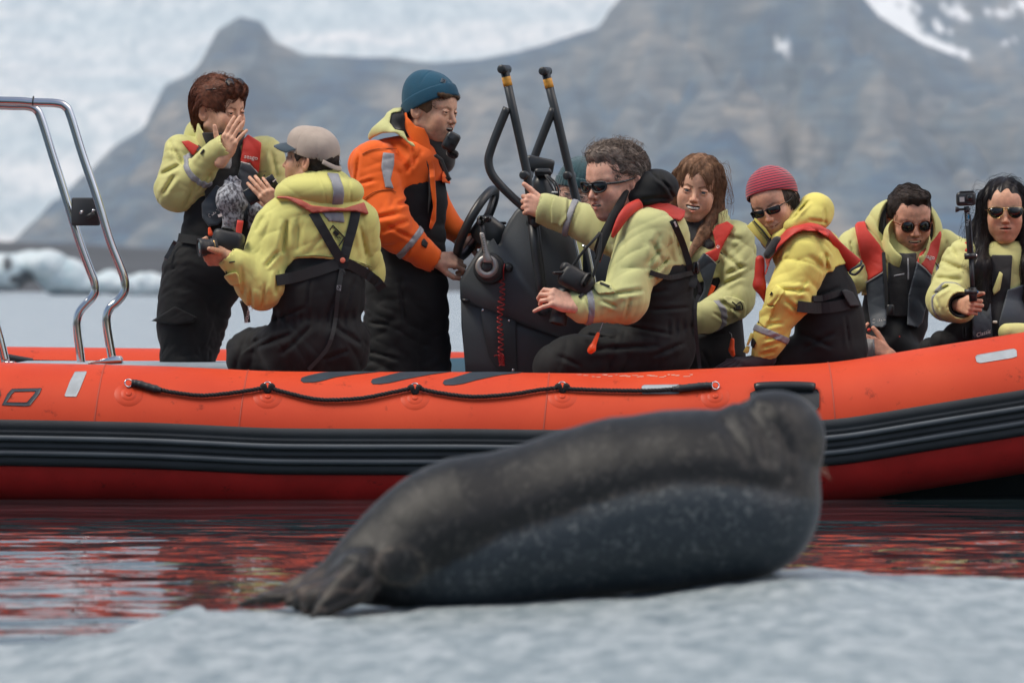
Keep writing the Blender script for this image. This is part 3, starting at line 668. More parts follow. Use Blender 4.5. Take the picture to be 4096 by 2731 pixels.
# ---- console
CON = M('grey_console_plastic', (.034, .043, .051), .5, var=.22, vs=7, bump=.0007, bs=260)
COND = M('dark_grey_hatch', (.026, .031, .036), .55, var=.2, vs=9)
YC = 20.78
up_ = [(1839, 1122), (1885, 1045), (1922, 991), (1945, 960), (1968, 966), (1990, 980), (2000, 972), (2012, 930), (2030, 890), (2060, 845), (2085, 822), (2120, 808), (2180, 828), (2230, 870), (2280, 920), (2302, 962), (2325, 1070), (2345, 1180), (2350, 1400), (2268, 1363), (2100, 1302), (1841, 1198)]
console = put('console', *prism(up_, YC, 21.55, .014), CON, boat)
lo_ = [(1843, 1192), (1870, 1194), (2100, 1292), (2268, 1353), (2350, 1388), (2352, 1500), (1862, 1500), (1858, 1440), (1845, 1300)]
put('console_base', *prism(lo_, YC+.03, 21.5, .004), CON, boat)
hat_ = [(1922, 1226), (1930, 1229), (2060, 1278), (2066, 1290), (2066, 1484), (2015, 1484), (1985, 1470), (1955, 1425), (1935, 1340), (1926, 1280)]
hatch = put('hatch', *prism(hat_, YC+.012, YC+.05, .004), COND, boat)
for a, b in ((1931, 1240), (2036, 1282), (2052, 1480)): put('bolt', *lathe(W(a, b, YC+.013), (0, -1, 0), [(.0055, 0), (.0055, .003), (.003, .0045)], 14), STEEL, hatch)
put('console_vent', *prism([(1846, 1195), (1875, 1197), (1880, 1205), (1850, 1205)], YC-.004, YC+.01), BLK, console)
# rear-view slab of the cowl: paler vertical strip, windscreen edge, seat frame behind
put('windscreen_rail', *tube(smooth_path([W(2290, 930, 20.76), W(2308, 1000, 20.76), W(2326, 1090, 20.76)], 6), .006, 8), STEEL, boat)
put('dash_panel', *box(W(1960, 935, 21.15), (.14, .6, .12), ax=[(.8, 0, -.6), (0, 1, 0), (.6, 0, .8)], bev=.02), BLK, boat)
put('dash_cylinder', *tube([W(1932, 905, 21.05), W(1975, 925, 21.05), W(2012, 942, 21.05)], [.036, .038, .036], 16), BLK, boat)
put('dash_button', *box(W(2011, 893, 21.0), (.03, .03, .012), bev=.003), BLK, boat)
# steering wheel, seen almost edge-on
wu = np.array([.50, .18, .87]); wu /= np.linalg.norm(wu); wv = np.array([.20, .97, 0]); wv -= wu*wv.dot(wu); wv /= np.linalg.norm(wv); wnrm = np.cross(wu, wv)
wc = W(1905, 895, 21.0)
sw = put('steering_wheel', *torus(wc, wnrm, .152, .0185, 56, 14), BLK, boat)
mb = MB()
for a in (90, 210, 330):
    e = wu*math.sin(math.radians(a))+wv*math.cos(math.radians(a)); mb.add(*tube([wc+wnrm*-.03, wc+e*.07+wnrm*-.02, wc+e*.15], [.018, .013, .012], 8))
mb.add(*lathe(wc-wnrm*.06, wnrm, [(.03, 0), (.034, .03), (.03, .05), (.012, .06)], 20)); mb.add(*tube([wc-wnrm*.02, W(1990, 930, 21.05)], .02, 10)); mb.put('wheel_spokes', BLK, sw)
# throttle
TC = W(1951, 1066, YC)
tb = put('throttle_base', *lathe(TC+np.array([.006, 0, -.008]), (0, -1, 0), [(.063, -.005), (.063, .012), (.058, .026), (.045, .034), (.03, .036)], 40), BLK, boat)
put('throttle_ring', *lathe(TC+np.array([-.003, -.034, .0]), (0, -1, 0), [(.046, -.006), (.046, .006), (.042, .012), (.030, .014), (.022, .010), (.021, .0)], 40), M('brushed_silver', (.36, .35, .34), .4, metal=.6), tb)
put('throttle_hub', *lathe(TC+np.array([-.003, -.036, .0]), (0, -1, 0), [(.021, 0), (.021, .008), (.016, .011), (.004, .012)], 24), COND, tb)
V, F = prism([(1930, 1050), (1933, 1010), (1925, 965), (1919, 945), (1918, 932), (1926, 928), (1936, 932), (1944, 960), (1952, 1000), (1962, 1022), (1972, 1040), (1966, 1052)], YC-.062, YC-.036, .005)
lv = put('throttle_lever', V, F, bpy.data.materials['brushed_silver'], tb)
words('YAMAHA', W(1932, 975, YC-.0635), (.10, 0, -1), (1, 0, .12), .020, M('grey_print', (.09, .09, .09), .6), tb)
put('throttle_arm', *tube([W(1940, 1010, YC-.03), W(1932, 940, YC-.035), W(1926, 895, YC-.04)], [.012, .011, .010], 8), BLK, tb)
put('throttle_grip', *box(W(1924, 882, YC-.035), (.034, .05, .040), bev=.008), BLK, tb)
put('trim_button', *box(W(1918, 889, YC-.062), (.013, .008, .018), bev=.002), COND, tb)
put('throttle_grip', *box(W(1942, 878, YC+.01), (.03, .07, .026), ax=[(1, .3, 0), (-.3, 1, 0), (0, 0, 1)], bev=.006), BLK, tb)
# kill switch and its coiled red lanyard
ks = put('kill_switch', *lathe(W(2033, 1070, YC), (0, -1, 0), [(.020, -.002), (.020, .006), (.013, .01), (.013, .028), (.008, .030)], 20), BLK, boat)
mb = MB(); V = [W(2018, 1055, YC-.03), W(2014, 1078, YC-.03), W(2014, 1118, YC-.02)]
for k in range(260):
    t = k/259; py = 1118+300*t; px = 2007-8*t+4*math.sin(t*9); R1 = .0105*(1 if .28 > t or t > .42 else 1.35); a = t*2*math.pi*15
    V.append(W(px, py, YC-.014-.003*math.sin(t*5))+np.array([R1*math.cos(a), .006*math.sin(a), .0025*math.sin(a*.5)]))
for k in range(60): a = k*.45; V.append(W(2006, 1440, YC-.015)+np.array([.013*math.cos(a)*(1-k/150), -.008*(k % 7)/7, .022*math.sin(a*.8)]))
V.append(W(1985, 1420, YC-.02)); V.append(W(1976, 1424, YC-.02))
mb.add(*tube(V, .0021, 6)); mb.put('kill_cord', M('red_plastic_cord', (.35, .012, .012), .35), boat)
# roll bars
YB, YB2 = 20.70, 21.65
def bar(name, pts, r, Y, m=BLKM, par=None, n=6, straight=False):
    P = [W(a, b, Y) for a, b in pts]; P = P if straight else smooth_path(P, n); return put(name, *tube(P, r, 16), m, par or boat)
for Y, main, br, r in ((YB, [(2018, 280), (2064, 491), (2110, 700), (2127, 857), (2129, 895)], [(2029, 432), (1990, 527), (1963, 600), (1954, 640), (1961, 682), (1985, 722), (2040, 780), (2122, 853)], .0172),
                       (YB2, [(2182, 288), (2233, 491), (2282, 702), (2310, 820), (2324, 900)], [(2214, 434), (2170, 545), (2136, 635), (2118, 690), (2112, 730), (2135, 780), (2185, 830)], .0178)):
    rb = bar('roll_bar', main, r, Y, straight=True); bar('roll_bar_brace', br, r, Y, par=rb, n=7)
    a, b = main[0]
    for (q, w_) in (((a, b), .018), ((main[2][0]-4, main[2][1]+3), .018)):
        put('roll_bar_bracket', *lathe(W(q[0], q[1]-2, Y), (.42, .9, 0.02), [(.010, -.034), (.017, -.032), (.018, -.026), (.018, .028), (.016, .032)], 20), BLKM, rb)
    t0 = np.array(main[0], float); t1 = np.array(main[1], float); e = (t1-t0)/np.linalg.norm(t1-t0)
    put('yellow_tape', *tube([W(*(t0+e*q), Y) for q in (29, 40, 50, 66)], r+.0012, 18), M('yellow_tape', (.75, .36, .05), .5, var=.15, vs=60) if 'yellow_tape' not in bpy.data.materials else bpy.data.materials['yellow_tape'], rb)
lb = bar('grab_rail', [(2130, 890), (2142, 1000), (2158, 1120), (2170, 1236)], .0195, YC-.075, straight=True)
bar('grab_rail_strip', [(2148, 900), (2160, 1010), (2176, 1130), (2186, 1225)], .010, YC-.062, straight=True, par=lb)
for a, b in ((2130, 890), (2170, 1238)): put('grab_rail_bracket', *lathe(W(a, b, YC), (.12, -1, 0), [(.026, -.01), (.022, .02), (.021, .10), (.018, .104), (.006, .105)], 22), BLKM, lb)
# chart plotter on its stalk
pl = put('chart_plotter', *box(W(2158, 660, 21.25), (.115, .05, .062), ax=[(.97, .12, -.2), (-.1, .99, .08), (.2, -.05, .98)], bev=.006), BLK, boat)
put('plotter_mount', *box(W(2172, 690, 21.22), (.07, .06, .032), bev=.006), BLK, pl)
put('plotter_stalk', *tube([W(2175, 690, 21.25), W(2165, 740, 21.25), W(2180, 800, 21.25), W(2190, 880, 21.25)], [.03, .045, .05, .045], 12), BLK, pl)
for dx in (0, 14, 26): put('cable', *tube(smooth_path([W(2180+dx*.3, 700, 21.18), W(2200+dx, 735, 21.16), W(2218+dx*.6, 775, 21.16), W(2222+dx*.4, 830, 21.18)], 6), .004, 6), BLK, pl)
put('cable_tie', *box(W(2219, 770, 21.155), (.024, .01, .008)), M('pale_plastic', (.5, .52, .52), .4), pl)
# seat backrest frame just behind the console
put('seat_frame', *tube(smooth_path([W(2332, 990, 21.2), W(2345, 985, 21.2), W(2352, 1010, 21.2), W(2368, 1090, 21.2), W(2385, 1200, 21.2)], 6), .012, 8), STEEL, boat)
put('seat_back', *box(W(2420, 1130, 21.35), (.18, .1, .32), bev=.02), CON, boat)
# ---- stainless arch at the stern
def arch(leg, Y, up_pts):
    P = smooth_path([W(a, b, Y) for a, b in up_pts+leg], 8); return put('steel_arch', *tube(P, .0172, 18), STEEL, boat)
arch([(439, 960), (478, 1060), (496, 1110), (500, 1150), (490, 1180), (465, 1210), (440, 1232), (427, 1262), (427, 1300), (436, 1360), (450, 1440)], 20.9, [(-1400, 395), (-600, 399), (0, 404), (130, 410), (225, 414), (262, 428), (282, 465), (330, 620), (386, 785)])
arch([(316, 960), (358, 1075), (376, 1122), (381, 1160), (368, 1190), (345, 1215), (320, 1245), (308, 1280), (310, 1330), (318, 1390), (326, 1455)], 21.15, [(-1400, 412), (-600, 416), (-100, 421), (50, 424), (110, 426), (145, 440), (166, 480), (210, 620), (262, 785)])
arch([(3, 1365), (22, 1446)], 21.0, [(-60, 1100), (-28, 1250)])
put('arch_clamp', *torus(W(133, 406, 20.9), (1, 0, -.05), .0185, .003, 24, 6), BLK, boat)
ap = put('arch_plate', *box(W(343, 847, 21.02), (.115, .012, .112), bev=.004), COND, boat)
for a, b in ((326, 850), (372, 845)): put('plate_knob', *tube([W(a-6, b+4, 20.99), W(a+5, b-6, 20.98)], .006, 8), STEEL, ap)
put('plate_catch', *tube([W(345, 870, 20.99), W(378, 853, 20.99)], [.008, .011], 8), COND, ap)
put('arch_foot', *prism([(360, 1450), (455, 1424), (478, 1424), (488, 1436), (488, 1455), (440, 1458)], 20.72, 20.80, .003), STEEL, boat)
put('arch_foot_pad', *tube(smooth_path([W(352, 1452, 20.75), W(400, 1449, 20.75), W(440, 1452, 20.75)], 5), .006, 8), M('white_rubber', (.5, .52, .5), .5), boat)
put('arch_foot', *prism([(18, 1446), (52, 1446), (52, 1454), (18, 1454)], 20.72, 20.80), STEEL, boat)

# ================================================================ SEAL
YS = 12.0; sS = YS/FPX
SEALM = bpy.data.materials.new('seal_fur'); SEALM.use_nodes = True; nt = SEALM.node_tree; N = nt.nodes; L = nt.links; b = N['Principled BSDF']
b.inputs['Roughness'].default_value = .5; b.inputs['Specular IOR Level'].default_value = .35; b.inputs['Sheen Weight'].default_value = .30; b.inputs['Sheen Roughness'].default_value = .22; b.inputs['Sheen Tint'].default_value = (.9, .85, .8, 1)
tc = N.new('ShaderNodeTexCoord')
def _sp(scale, p0, p1, dist=1.0, det=3, st=(1, 1, 1)):
    mp = N.new('ShaderNodeMapping'); mp.inputs['Scale'].default_value = st; L.new(tc.outputs['Object'], mp.inputs[0])
    n = N.new('ShaderNodeTexNoise'); n.inputs['Scale'].default_value = scale; n.inputs['Detail'].default_value = det; n.inputs['Distortion'].default_value = dist; L.new(mp.outputs[0], n.inputs[0])
    r = N.new('ShaderNodeMapRange'); r.inputs[1].default_value = p0; r.inputs[2].default_value = p1; L.new(n.outputs[0], r.inputs[0]); return r.outputs[0]
aB = N.new('ShaderNodeAttribute'); aB.attribute_name = 'belly'; aF = N.new('ShaderNodeAttribute'); aF.attribute_name = 'skin'; aR = N.new('ShaderNodeAttribute'); aR.attribute_name = 'rim'
def _mix(f, a, b_):
    m = N.new('ShaderNodeMix'); m.data_type = 'RGBA'
    if hasattr(f, 'type') or not isinstance(f, float): L.new(f, m.inputs[0])
    else: m.inputs[0].default_value = f
    for i, x in ((6, a), (7, b_)):
        if isinstance(x, tuple): m.inputs[i].default_value = (*x, 1)
        else: L.new(x, m.inputs[i])
    return m.outputs[2]
back = _mix(_sp(52, .54, .70, 1.0), (.0062, .0068, .0078), (.034, .033, .032))
bell = _mix(_sp(52, .54, .68, 1.4, 4), (.019, .028, .037), (.085, .096, .103))
c = _mix(aB.outputs['Fac'], back, bell)
c = _mix(aR.outputs['Fac'], c, _mix(_sp(60, .42, .6, 1), (.025, .022, .02), (.105, .088, .072)))
c = _mix(aF.outputs['Fac'], c, _mix(_sp(30, .45, .62, 1, 3, (.4, 1, 1)), (.009, .008, .008), (.05, .035, .028)))
L.new(c, b.inputs['Base Color'])
n = N.new('ShaderNodeTexNoise'); n.inputs['Scale'].default_value = 240; L.new(tc.outputs['Object'], n.inputs[0]); bu = N.new('ShaderNodeBump'); bu.inputs['Distance'].default_value = .0012; L.new(n.outputs[0], bu.inputs['Height']); L.new(bu.outputs[0], b.inputs['Normal'])
def SP(px, py, dy=0): return W(px, py, YS+dy)
SPINE = [(1340, 2330, 85, -.03), (1480, 2262, 150, 0), (1600, 2215, 205, .02), (1730, 2165, 262, .03), (1850, 2140, 300, .04), (2000, 2120, 300, .05), (2160, 2085, 305, .06), (2320, 2050, 325, .07), (2500, 2015, 342, .07), (2700, 1998, 345, .06), (2850, 1985, 335, .05), (2960, 1980, 322, .03)]
FOLD = [(1720, 2290), (1850, 2215), (2000, 2130), (2150, 2085), (2320, 2025), (2520, 1960), (2700, 1925), (2850, 1918), (3000, 1935), (3120, 1960)]
foldP = np.array(FOLD, float)
def sealf(P):
    d = None
    for (a, b_) in zip(SPINE[:-1], SPINE[1:]):
        e = cap(P, SP(a[0], a[1], a[3]), SP(b_[0], b_[1], b_[3]), a[2]*sS, b_[2]*sS); d = e if d is None else smin(d, e, .03)
    # head turned away, and the thick neck that carries it
    d = smin(d, cap(P, SP(2985, 1935, .03), SP(3085, 1775, .04), 245*sS, 190*sS), .05)
    d = smin(d, ell(P, SP(3050, 1770, .06), (190*sS, .13, 192*sS)), .03)
    d = smin(d, ell(P, SP(3112, 1760, .06), (188*sS, .125, 200*sS)), .02)
    d = smin(d, ell(P, SP(3180, 1800, .13), (100*sS, .10, 85*sS)), .03)
    d = smin(d, ell(P, SP(2760, 1860, .09), (250*sS, .10, 206*sS)), .03)
    d = smin(d, ell(P, SP(3010, 2060, .02), (235*sS, .16, 225*sS)), .04)
    # neck folds and the long fold between the back and the belly
    def groove(pts, w, dep, yl=.10):
        u, v = PXL(P.astype(np.float64)); g = np.full(len(P), 1e9)
        for a, b_ in zip(pts[:-1], pts[1:]): g = np.minimum(g, seg_d(u, v, a, b_)[0])
        return dep*np.exp(-(g/w)**2)*(P[:, 1] < YS+yl)
    d = d+groove(FOLD, 62, .012)
    d = d+groove([(2975, 1600), (3010, 1660), (3060, 1740), (3075, 1830)], 30, .014)
    d = d+groove([(3060, 1650), (3120, 1720), (3150, 1820), (3150, 1900)], 26, .010)
    d = d+groove([(2900, 1700), (2960, 1780), (3000, 1850)], 26, .007)
    d = d-groove([(2200, 2250), (2600, 2200), (2900, 2180)], 130, .012)
    # hind flippers pressed together, toes spread on the ice
    fl = None
    for a, b_, ra, rb, dy0, dy1 in (((1420, 2300), (1230, 2440), 95, 26, -.08, -.13), ((1440, 2290), (1290, 2430), 95, 32, -.12, -.17), ((1400, 2260), (1160, 2400), 70, 30, 0, -.04), ((1330, 2290), (1040, 2402), 52, 20, .02, .02), ((1250, 2330), (960, 2416), 40, 12, .05, .05),
                                     ((1450, 2360), (1250, 2470), 55, 16, -.15, -.19), ((1380, 2330), (1190, 2425), 40, 20, -.07, -.09)):
        e = cap(P, SP(*a, dy0), SP(*b_, dy1), ra*sS, rb*sS); fl = e if fl is None else smin(fl, e, .020)
    fl = smin(fl, ell(P, SP(1300, 2375, -.09), (130*sS, .05, 48*sS)), .03); fl = smin(fl, ell(P, SP(1150, 2385, .0), (110*sS, .03, 26*sS)), .02)
    d = smin(d, fl, .025)
    d = smin(d, ell(P, SP(1600, 2262, -.080), (104*sS, .035, 86*sS)), .05)
    d = d+groove([(1500, 2190), (1492, 2270), (1530, 2345), (1600, 2365)], 12, .004, .0)
    d = d+groove([(1300, 2430), (1400, 2380), (1470, 2300)], 12, .008, 0)+groove([(1130, 2400), (1260, 2340), (1400, 2250)], 11, .006, .05)
    d = d-vnoise(P.astype(np.float64), 22, 3, 3)*.0022
    return smax(d, (.045-P[:, 2])*1.0-.0, .02) if False else d
def belly_a(V):
    u, v = PXL(V); yl = np.interp(u, foldP[:, 0], foldP[:, 1]); w = vnoise(np.stack([u, v], 1), .05, 6, 3)*14
    return np.clip((v-yl+w)/26, 0, 1)*(u > 1500)*np.clip((u-1500)/300, 0, 1)*(1-np.clip((u-3120)/120, 0, 1)*(v < 1990))
def skin_a(V):
    u, v = PXL(V); return np.clip((1560-u)/160, 0, 1)*np.clip((v-2230+(u-1300)*-.3)/70, 0, 1)
def rim_a(V):
    u, v = PXL(V); yl = np.interp(u, foldP[:, 0], foldP[:, 1]); w = vnoise(np.stack([u, v], 1), .09, 8, 3)
    r1 = np.exp(-((v-yl-16+w*14)/18)**2)*(u > 1850)*np.clip(.5+w*1.2, 0, 1); e = np.hypot((u-1600)/96, (v-2262)/78); r2 = np.exp(-((e-.98)/.14)**2)*.8
    r3 = np.clip((v-1700)/80, 0, 1)*np.clip((2050-v)/60, 0, 1)*np.clip((u-3180)/90, 0, 1)*.55
    return np.clip(np.maximum(np.maximum(r1*.35, r2), r3), 0, 1)
seal = root('seal', W(2300, 2420, YS), 'dark spotted harbour seal resting on the ice floe with its head turned to the boat', 'seal')
put_field('body', sealf, W(880, 2560, YS-.35)+np.array([0, -.3, 0]), W(3360, 1500, YS+.45)+np.array([.03, .0, .02]), .0065, SEALM, seal, attrs={'belly': belly_a, 'skin': skin_a, 'rim': rim_a})
wh = MB()
for k in range(4):
    a = SP(3278+random.uniform(-6, 4), 1862+k*9, .10); e = SP(3300+random.uniform(8, 30), 1885+k*14+random.uniform(-8, 14), .12); wh.add(*tube(smooth_path([a, (a+e)/2+np.array([.003, 0, .003]), e], 4), [.0007, .0004], 4))
wh.put('whiskers', M('pale_whisker', (.5, .36, .26), .5), seal)

# ================================================================ PEOPLE: how they are made
def fabric(name, c, var=.25, dirt=None, rough=.75, sheen=.15, wr=.0035):
    m = M(name, c, rough, var=var, vs=5, bump=wr, bs=20, bump2=.0006, bs2=420, sheen=sheen, col2=dirt, spec=.3)
    for nd in m.node_tree.nodes:
        if nd.type == 'TEX_NOISE' and abs(nd.inputs['Scale'].default_value-20) < .1:
            nd.noise_type = 'RIDGED_MULTIFRACTAL'; nd.inputs['Scale'].default_value = 5.5; nd.inputs['Detail'].default_value = 3.2; nd.inputs['Roughness'].default_value = .45; nd.inputs['Distortion'].default_value = .9
    for nd in m.node_tree.nodes:
        if nd.type == 'BUMP' and abs(nd.inputs['Distance'].default_value-wr) < 1e-6: nd.inputs['Distance'].default_value = wr*2.4
    return m
YEL_A = fabric('faded_yellow_fabric', (.63, .62, .25), dirt=(.52, .51, .21))
YEL_B = fabric('bright_yellow_fabric', (.76, .68, .17), dirt=(.65, .58, .15))
YEL_D = fabric('lime_yellow_fabric', (.67, .65, .21), dirt=(.57, .555, .18))
YEL_C = fabric('pale_worn_yellow_fabric', (.57, .58, .26), dirt=(.44, .45, .21))
ORF = fabric('orange_fabric', (.90, .145, .008), dirt=(.70, .10, .01))
BKF = fabric('black_fabric', (.0085, .0098, .0115), dirt=(.0055, .0065, .008), sheen=.03, wr=.005)
FLC = M('black_fleece', (.010, .011, .014), .9, bump=.0012, bs=300, sheen=.3)
VRED = M('red_life_vest_fabric', (.55, .026, .012), .6, var=.2, vs=10, bump=.001, bs=60, sheen=.1)
VNAV = M('navy_life_vest_fabric', (.022, .034, .050), .62, var=.2, vs=10, bump=.001, bs=60, sheen=.15)
TAPE = M('grey_reflective_tape', (.27, .28, .31), .5, var=.12, vs=40, bump=.0005, bs=150)
STRAP = M('black_webbing', (.010, .012, .014), .7, bump=.0004, bs=500)
PIPE = M('pale_piping', (.55, .55, .55), .6)
PRINT = M('black_print', (.015, .016, .014), .7); WPRINT = M('white_print', (.72, .66, .64), .6)
TOGGLE = M('orange_plastic_toggle', (.85, .09, .012), .4)
LENS = M('dark_lens', (.006, .008, .009), .06, spec=.6); TEETH = M('teeth', (.85, .82, .75), .3)
EYEW = M('eye_white', (.34, .31, .28), .3); IRIS = M('iris', (.03, .025, .02), .1)
GOLD = M('gold_ring', (.75, .5, .2), .25, metal=1)
def skin(name, c, hair=(.03, .02, .015)):
    return M(name, c, .50, var=.20, vs=55, bump=.0007, bs=260, sss=.12, spec=.35, attr=[('blush', (c[0]*1.0, c[1]*.78, c[2]*.74)), ('stubble', (c[0]*.36, c[1]*.38, c[2]*.42)), ('brow', hair), ('lip', (c[0]*.80, c[1]*.42, c[2]*.45)), ('mouth', (.05, .012, .012)), ('line', (c[0]*.62, c[1]*.52, c[2]*.48))])
def mirror(fn): return [fn(1), fn(-1)]
class Head:
    def __init__(s, px, py, Y, yaw, pitch=0, roll=0, sc=1.0, w=1.0, jaw=1.0, nose=1.0, smile=0.0, mopen=.0016, slit=.0042, lips=1.0, mw=1.0, ears=1, cheek=1.0, browz=0, fem=0):
        s.fem = fem
        s.c = W(px, py, Y); s.s = sc; t, p, r = math.radians(yaw), math.radians(pitch), math.radians(roll)
        f = Vector((math.sin(t), -math.cos(t), 0)); l = Vector((math.cos(t), math.sin(t), 0)); u = Vector((0, 0, 1))
        R = Matrix.Rotation(p, 3, l)      # positive pitch looks down
        f, u = R@f, R@u; R = Matrix.Rotation(r, 3, f); l, u = R@l, R@u
        s.A = np.array([f, l, u]); s.w, s.jaw, s.nose, s.smile, s.mopen, s.slit, s.lips, s.mw, s.ears, s.cheek, s.bz = w, jaw, nose, smile, mopen, slit, lips, mw, ears, cheek, browz
    def L(s, P): return ((P-s.c)@s.A.T)/s.s
    def G(s, q): return s.c+np.asarray(q, float)@s.A*s.s
    def slitf(s, Q):
        y = Q[:, 1]; z = Q[:, 2]+.0605-s.smile*(np.abs(y)/.024)**1.6*.6+s.smile*.25
        return ell(np.stack([Q[:, 0], y, z], 1), (.098, 0, 0), (.030, .0225*s.mw, s.mopen))
    def f(s, P):
        Q = s.L(P).astype(np.float32); w, j = s.w, s.jaw; Qm = Q.copy(); Qm[:, 1] = np.abs(Q[:, 1])   # the face is built symmetric
        d = ell(Qm, (-.012, 0, .030), (.099, .0765, .089)); d = smin(d, ell(Qm, (.030, 0, -.028), (.061, .062*w, .080)), .030)
        d = smin(d, ell(Qm, (.047, 0, .040), (.046, .058, .050)), .025)
        d = smin(d, ell(Qm, (.056, 0, -.092), (.031*j, .026*j, .024)), .030); d = smin(d, cap(Qm, (-.004, .052*w*j, -.052), (.052, .018*j, -.094), .019, .017), .024)
        d = smin(d, ell(Qm, (.062, .038*w, -.029), (.026, .025, .026*s.cheek)), .020); d = smin(d, ell(Qm, (.055, .034*w, -.055), (.024, .022, .026)), .022)
        d = smin(d, cap(Qm, (.0865-.0035*s.fem, .010, .019+s.bz), (.070-.002*s.fem, .046, .022+s.bz), .0095-.002*s.fem, .0085-.002*s.fem), .012)
        d = smax(d, -ell(Qm, (.1025, .0315, .0015), (.018, .018, .0105)), .013)
        d = smin(d, ell(Qm, (.074, 0, -.060), (.025, .032, .024)), .016)
        n = s.nose; nw = 1-.14*s.fem
        d = smin(d, cap(Qm, (.086, 0, .012), (.088+.019*n, 0, -.025), .0070*nw, .0096*nw), .010); d = smin(d, ell(Qm, (.092+.016*n, 0, -.031), (.0115, .0092*nw, .0080)), .006)
        d = smin(d, ell(Qm, (.096, .0118*nw, -.034), (.0110, .0062, .0070)), .006); d = smax(d, -ell(Qm, (.103, .0062, -.0415), (.005, .0035, .0035)), .003)
        E = (.0795, .0315, 0.0); Lr = Qm-np.array(E, np.float32)
        lid = ln(Lr)-.0152; d = smin(d, smax(lid, Lr[:, 2]-.0135, .003), .005)
        d = smin(d, cap(Qm, (.094, .0215, .0072), (.086, .0455, .0065), .0022, .0020), .003)      # lid crease
        d = smax(d, -smax(ell(Lr, (.012, 0, -.0003), (.020, .0128, s.slit)), -(ln(Lr)-.0118), .001), .0012)
        # lips
        sm = s.smile; lz = s.lips; mw = s.mw; up, lo = s.mopen*.75, -s.mopen*.9
        d = smin(d, cap(Qm, (.0965, .004, -.0552+up-.25*sm), (.0845, .0235*mw, -.0590+sm*.45), .0052*lz, .0026), .0035)
        d = smin(d, cap(Qm, (.0955, 0, -.0668+lo-.25*sm), (.0840, .0215*mw, -.0612+sm*.45), .0062*lz, .0026), .0035)
        d = smax(d, -s.slitf(Q)*1.0, .0015)
        if s.mopen > .004: d = smin(d, np.where(s.slitf(Q) < .006, ell(Qm, (.060, 0, -.062), (.024, .025, .018)), 1.0), .001)
        if sm > .002: d = d+.0013*np.exp(-(seg3(Qm, (.094, .0185, -.036), (.082, .034, -.062))/.0035)**2)   # smile folds
        else: d = d+.0006*np.exp(-(seg3(Qm, (.094, .0185, -.037), (.080, .031, -.064))/.004)**2)
        if s.ears:
            e = Qm-np.array((-.014, .0785, -.006), np.float32); c, sn = math.cos(.45), math.sin(.45); e = np.stack([c*e[:, 0]-sn*e[:, 1], sn*e[:, 0]+c*e[:, 1], e[:, 2]+.12*e[:, 0]], 1)
            ear = ell(e, (0, 0, 0), (.0205, .0062, .033)); ear = smax(ear, -ell(e, (.003, .006, .006), (.0125, .0065, .021)), .003); ear = smin(ear, cap(e, (.010, .001, -.006), (.009, .002, .010), .004, .003), .003)
            d = smin(d, ear, .004)
        return d*s.s
    def attrs(s):
        def wrap(fn): return lambda V: fn(s.L(V))
        def near(Q): return (np.abs(Q).max(1) < .2)
        def lip(Q):
            Qm = Q.copy(); Qm[:, 1] = np.abs(Qm[:, 1]); sm = s.smile
            a = cap(Qm, (.0965, .003, -.0556-.25*sm+s.mopen*.6), (.0855, .0225*s.mw, -.0592+sm*.45), .0056*s.lips, .0030); b = cap(Qm, (.0955, 0, -.0665-.25*sm-s.mopen*.8), (.085, .021*s.mw, -.0612+sm*.45), .0064*s.lips, .003)
            return np.clip((.0012-np.minimum(a, b))/.0016, 0, 1)*.85*near(Q)
        def brow(Q):
            Qm = Q.copy(); Qm[:, 1] = np.abs(Qm[:, 1]); d = np.minimum(seg3(Qm, (.094, .013, .0165+s.bz), (.088, .032, .0225+s.bz)), seg3(Qm, (.088, .032, .0225+s.bz), (.074, .049, .0165+s.bz)))
            return np.clip((.0052-d)/.0035, 0, 1)*.8*near(Q)
        def blush(Q):
            Qm = Q.copy(); Qm[:, 1] = np.abs(Qm[:, 1]); return np.clip(.65*np.exp(-(ln(Qm-np.array((.075, .042, -.03)))/.022)**2)+.6*np.exp(-(ln(Qm-np.array((.11, 0, -.032)))/.014)**2)+.5*np.exp(-(ln(Qm-np.array((-.014, .085, -.006)))/.03)**2), 0, 1)*near(Q)
        def stub(Q):
            st = getattr(s, 'stub', 0)
            if not st: return np.zeros(len(Q))
            z, x = Q[:, 2], Q[:, 0]; y = np.abs(Q[:, 1]); a = np.clip((-.050-z-.3*np.clip(.05-x, -1, .05)*0+.012*np.sin(Q[:, 1]*40)*0)/.014, 0, 1)*np.clip((x+.005)/.03, 0, 1)
            b = np.clip((y-.048)/.012, 0, 1)*np.clip((.0-z)/.03, 0, 1)*np.clip((.055-x)/.03, 0, 1)*np.clip((x+.0)/.02, 0, 1); m_ = np.exp(-((z+.046)/.006)**2)*(x > .07)*(y < .03)
            n = .7+.5*vnoise(Q, 190, 4, 2); return np.clip(np.maximum(np.maximum(a, b*.7), m_)*n, 0, 1)*st*.8*near(Q)
        def mouth(Q): return np.clip((.0016-s.slitf(Q))/.0016, 0, 1)*near(Q)*(Q[:, 0] < .096)
        def line(Q):
            Qm = Q.copy(); Qm[:, 1] = np.abs(Qm[:, 1]); lid = np.exp(-((ln(Qm-np.array((.0795, .0315, 0)))-.0148)/.002)**2)*np.exp(-((np.abs(Q[:, 2])-s.slit)/.0018)**2)*(Q[:, 0] > .08)
            fo = np.exp(-((seg3(Qm, (.094, .019, -.036), (.081, .034, -.064)))/.003)**2)*.45; ne = np.exp(-(ln(Qm-np.array((.104, .0062, -.042)))/.004)**2); return np.clip(np.maximum(np.maximum(lid*.95, fo), ne), 0, 1)*near(Q)
        return {k: wrap(v) for k, v in dict(lip=lip, brow=brow, blush=blush, stubble=stub, mouth=mouth, line=line).items()}
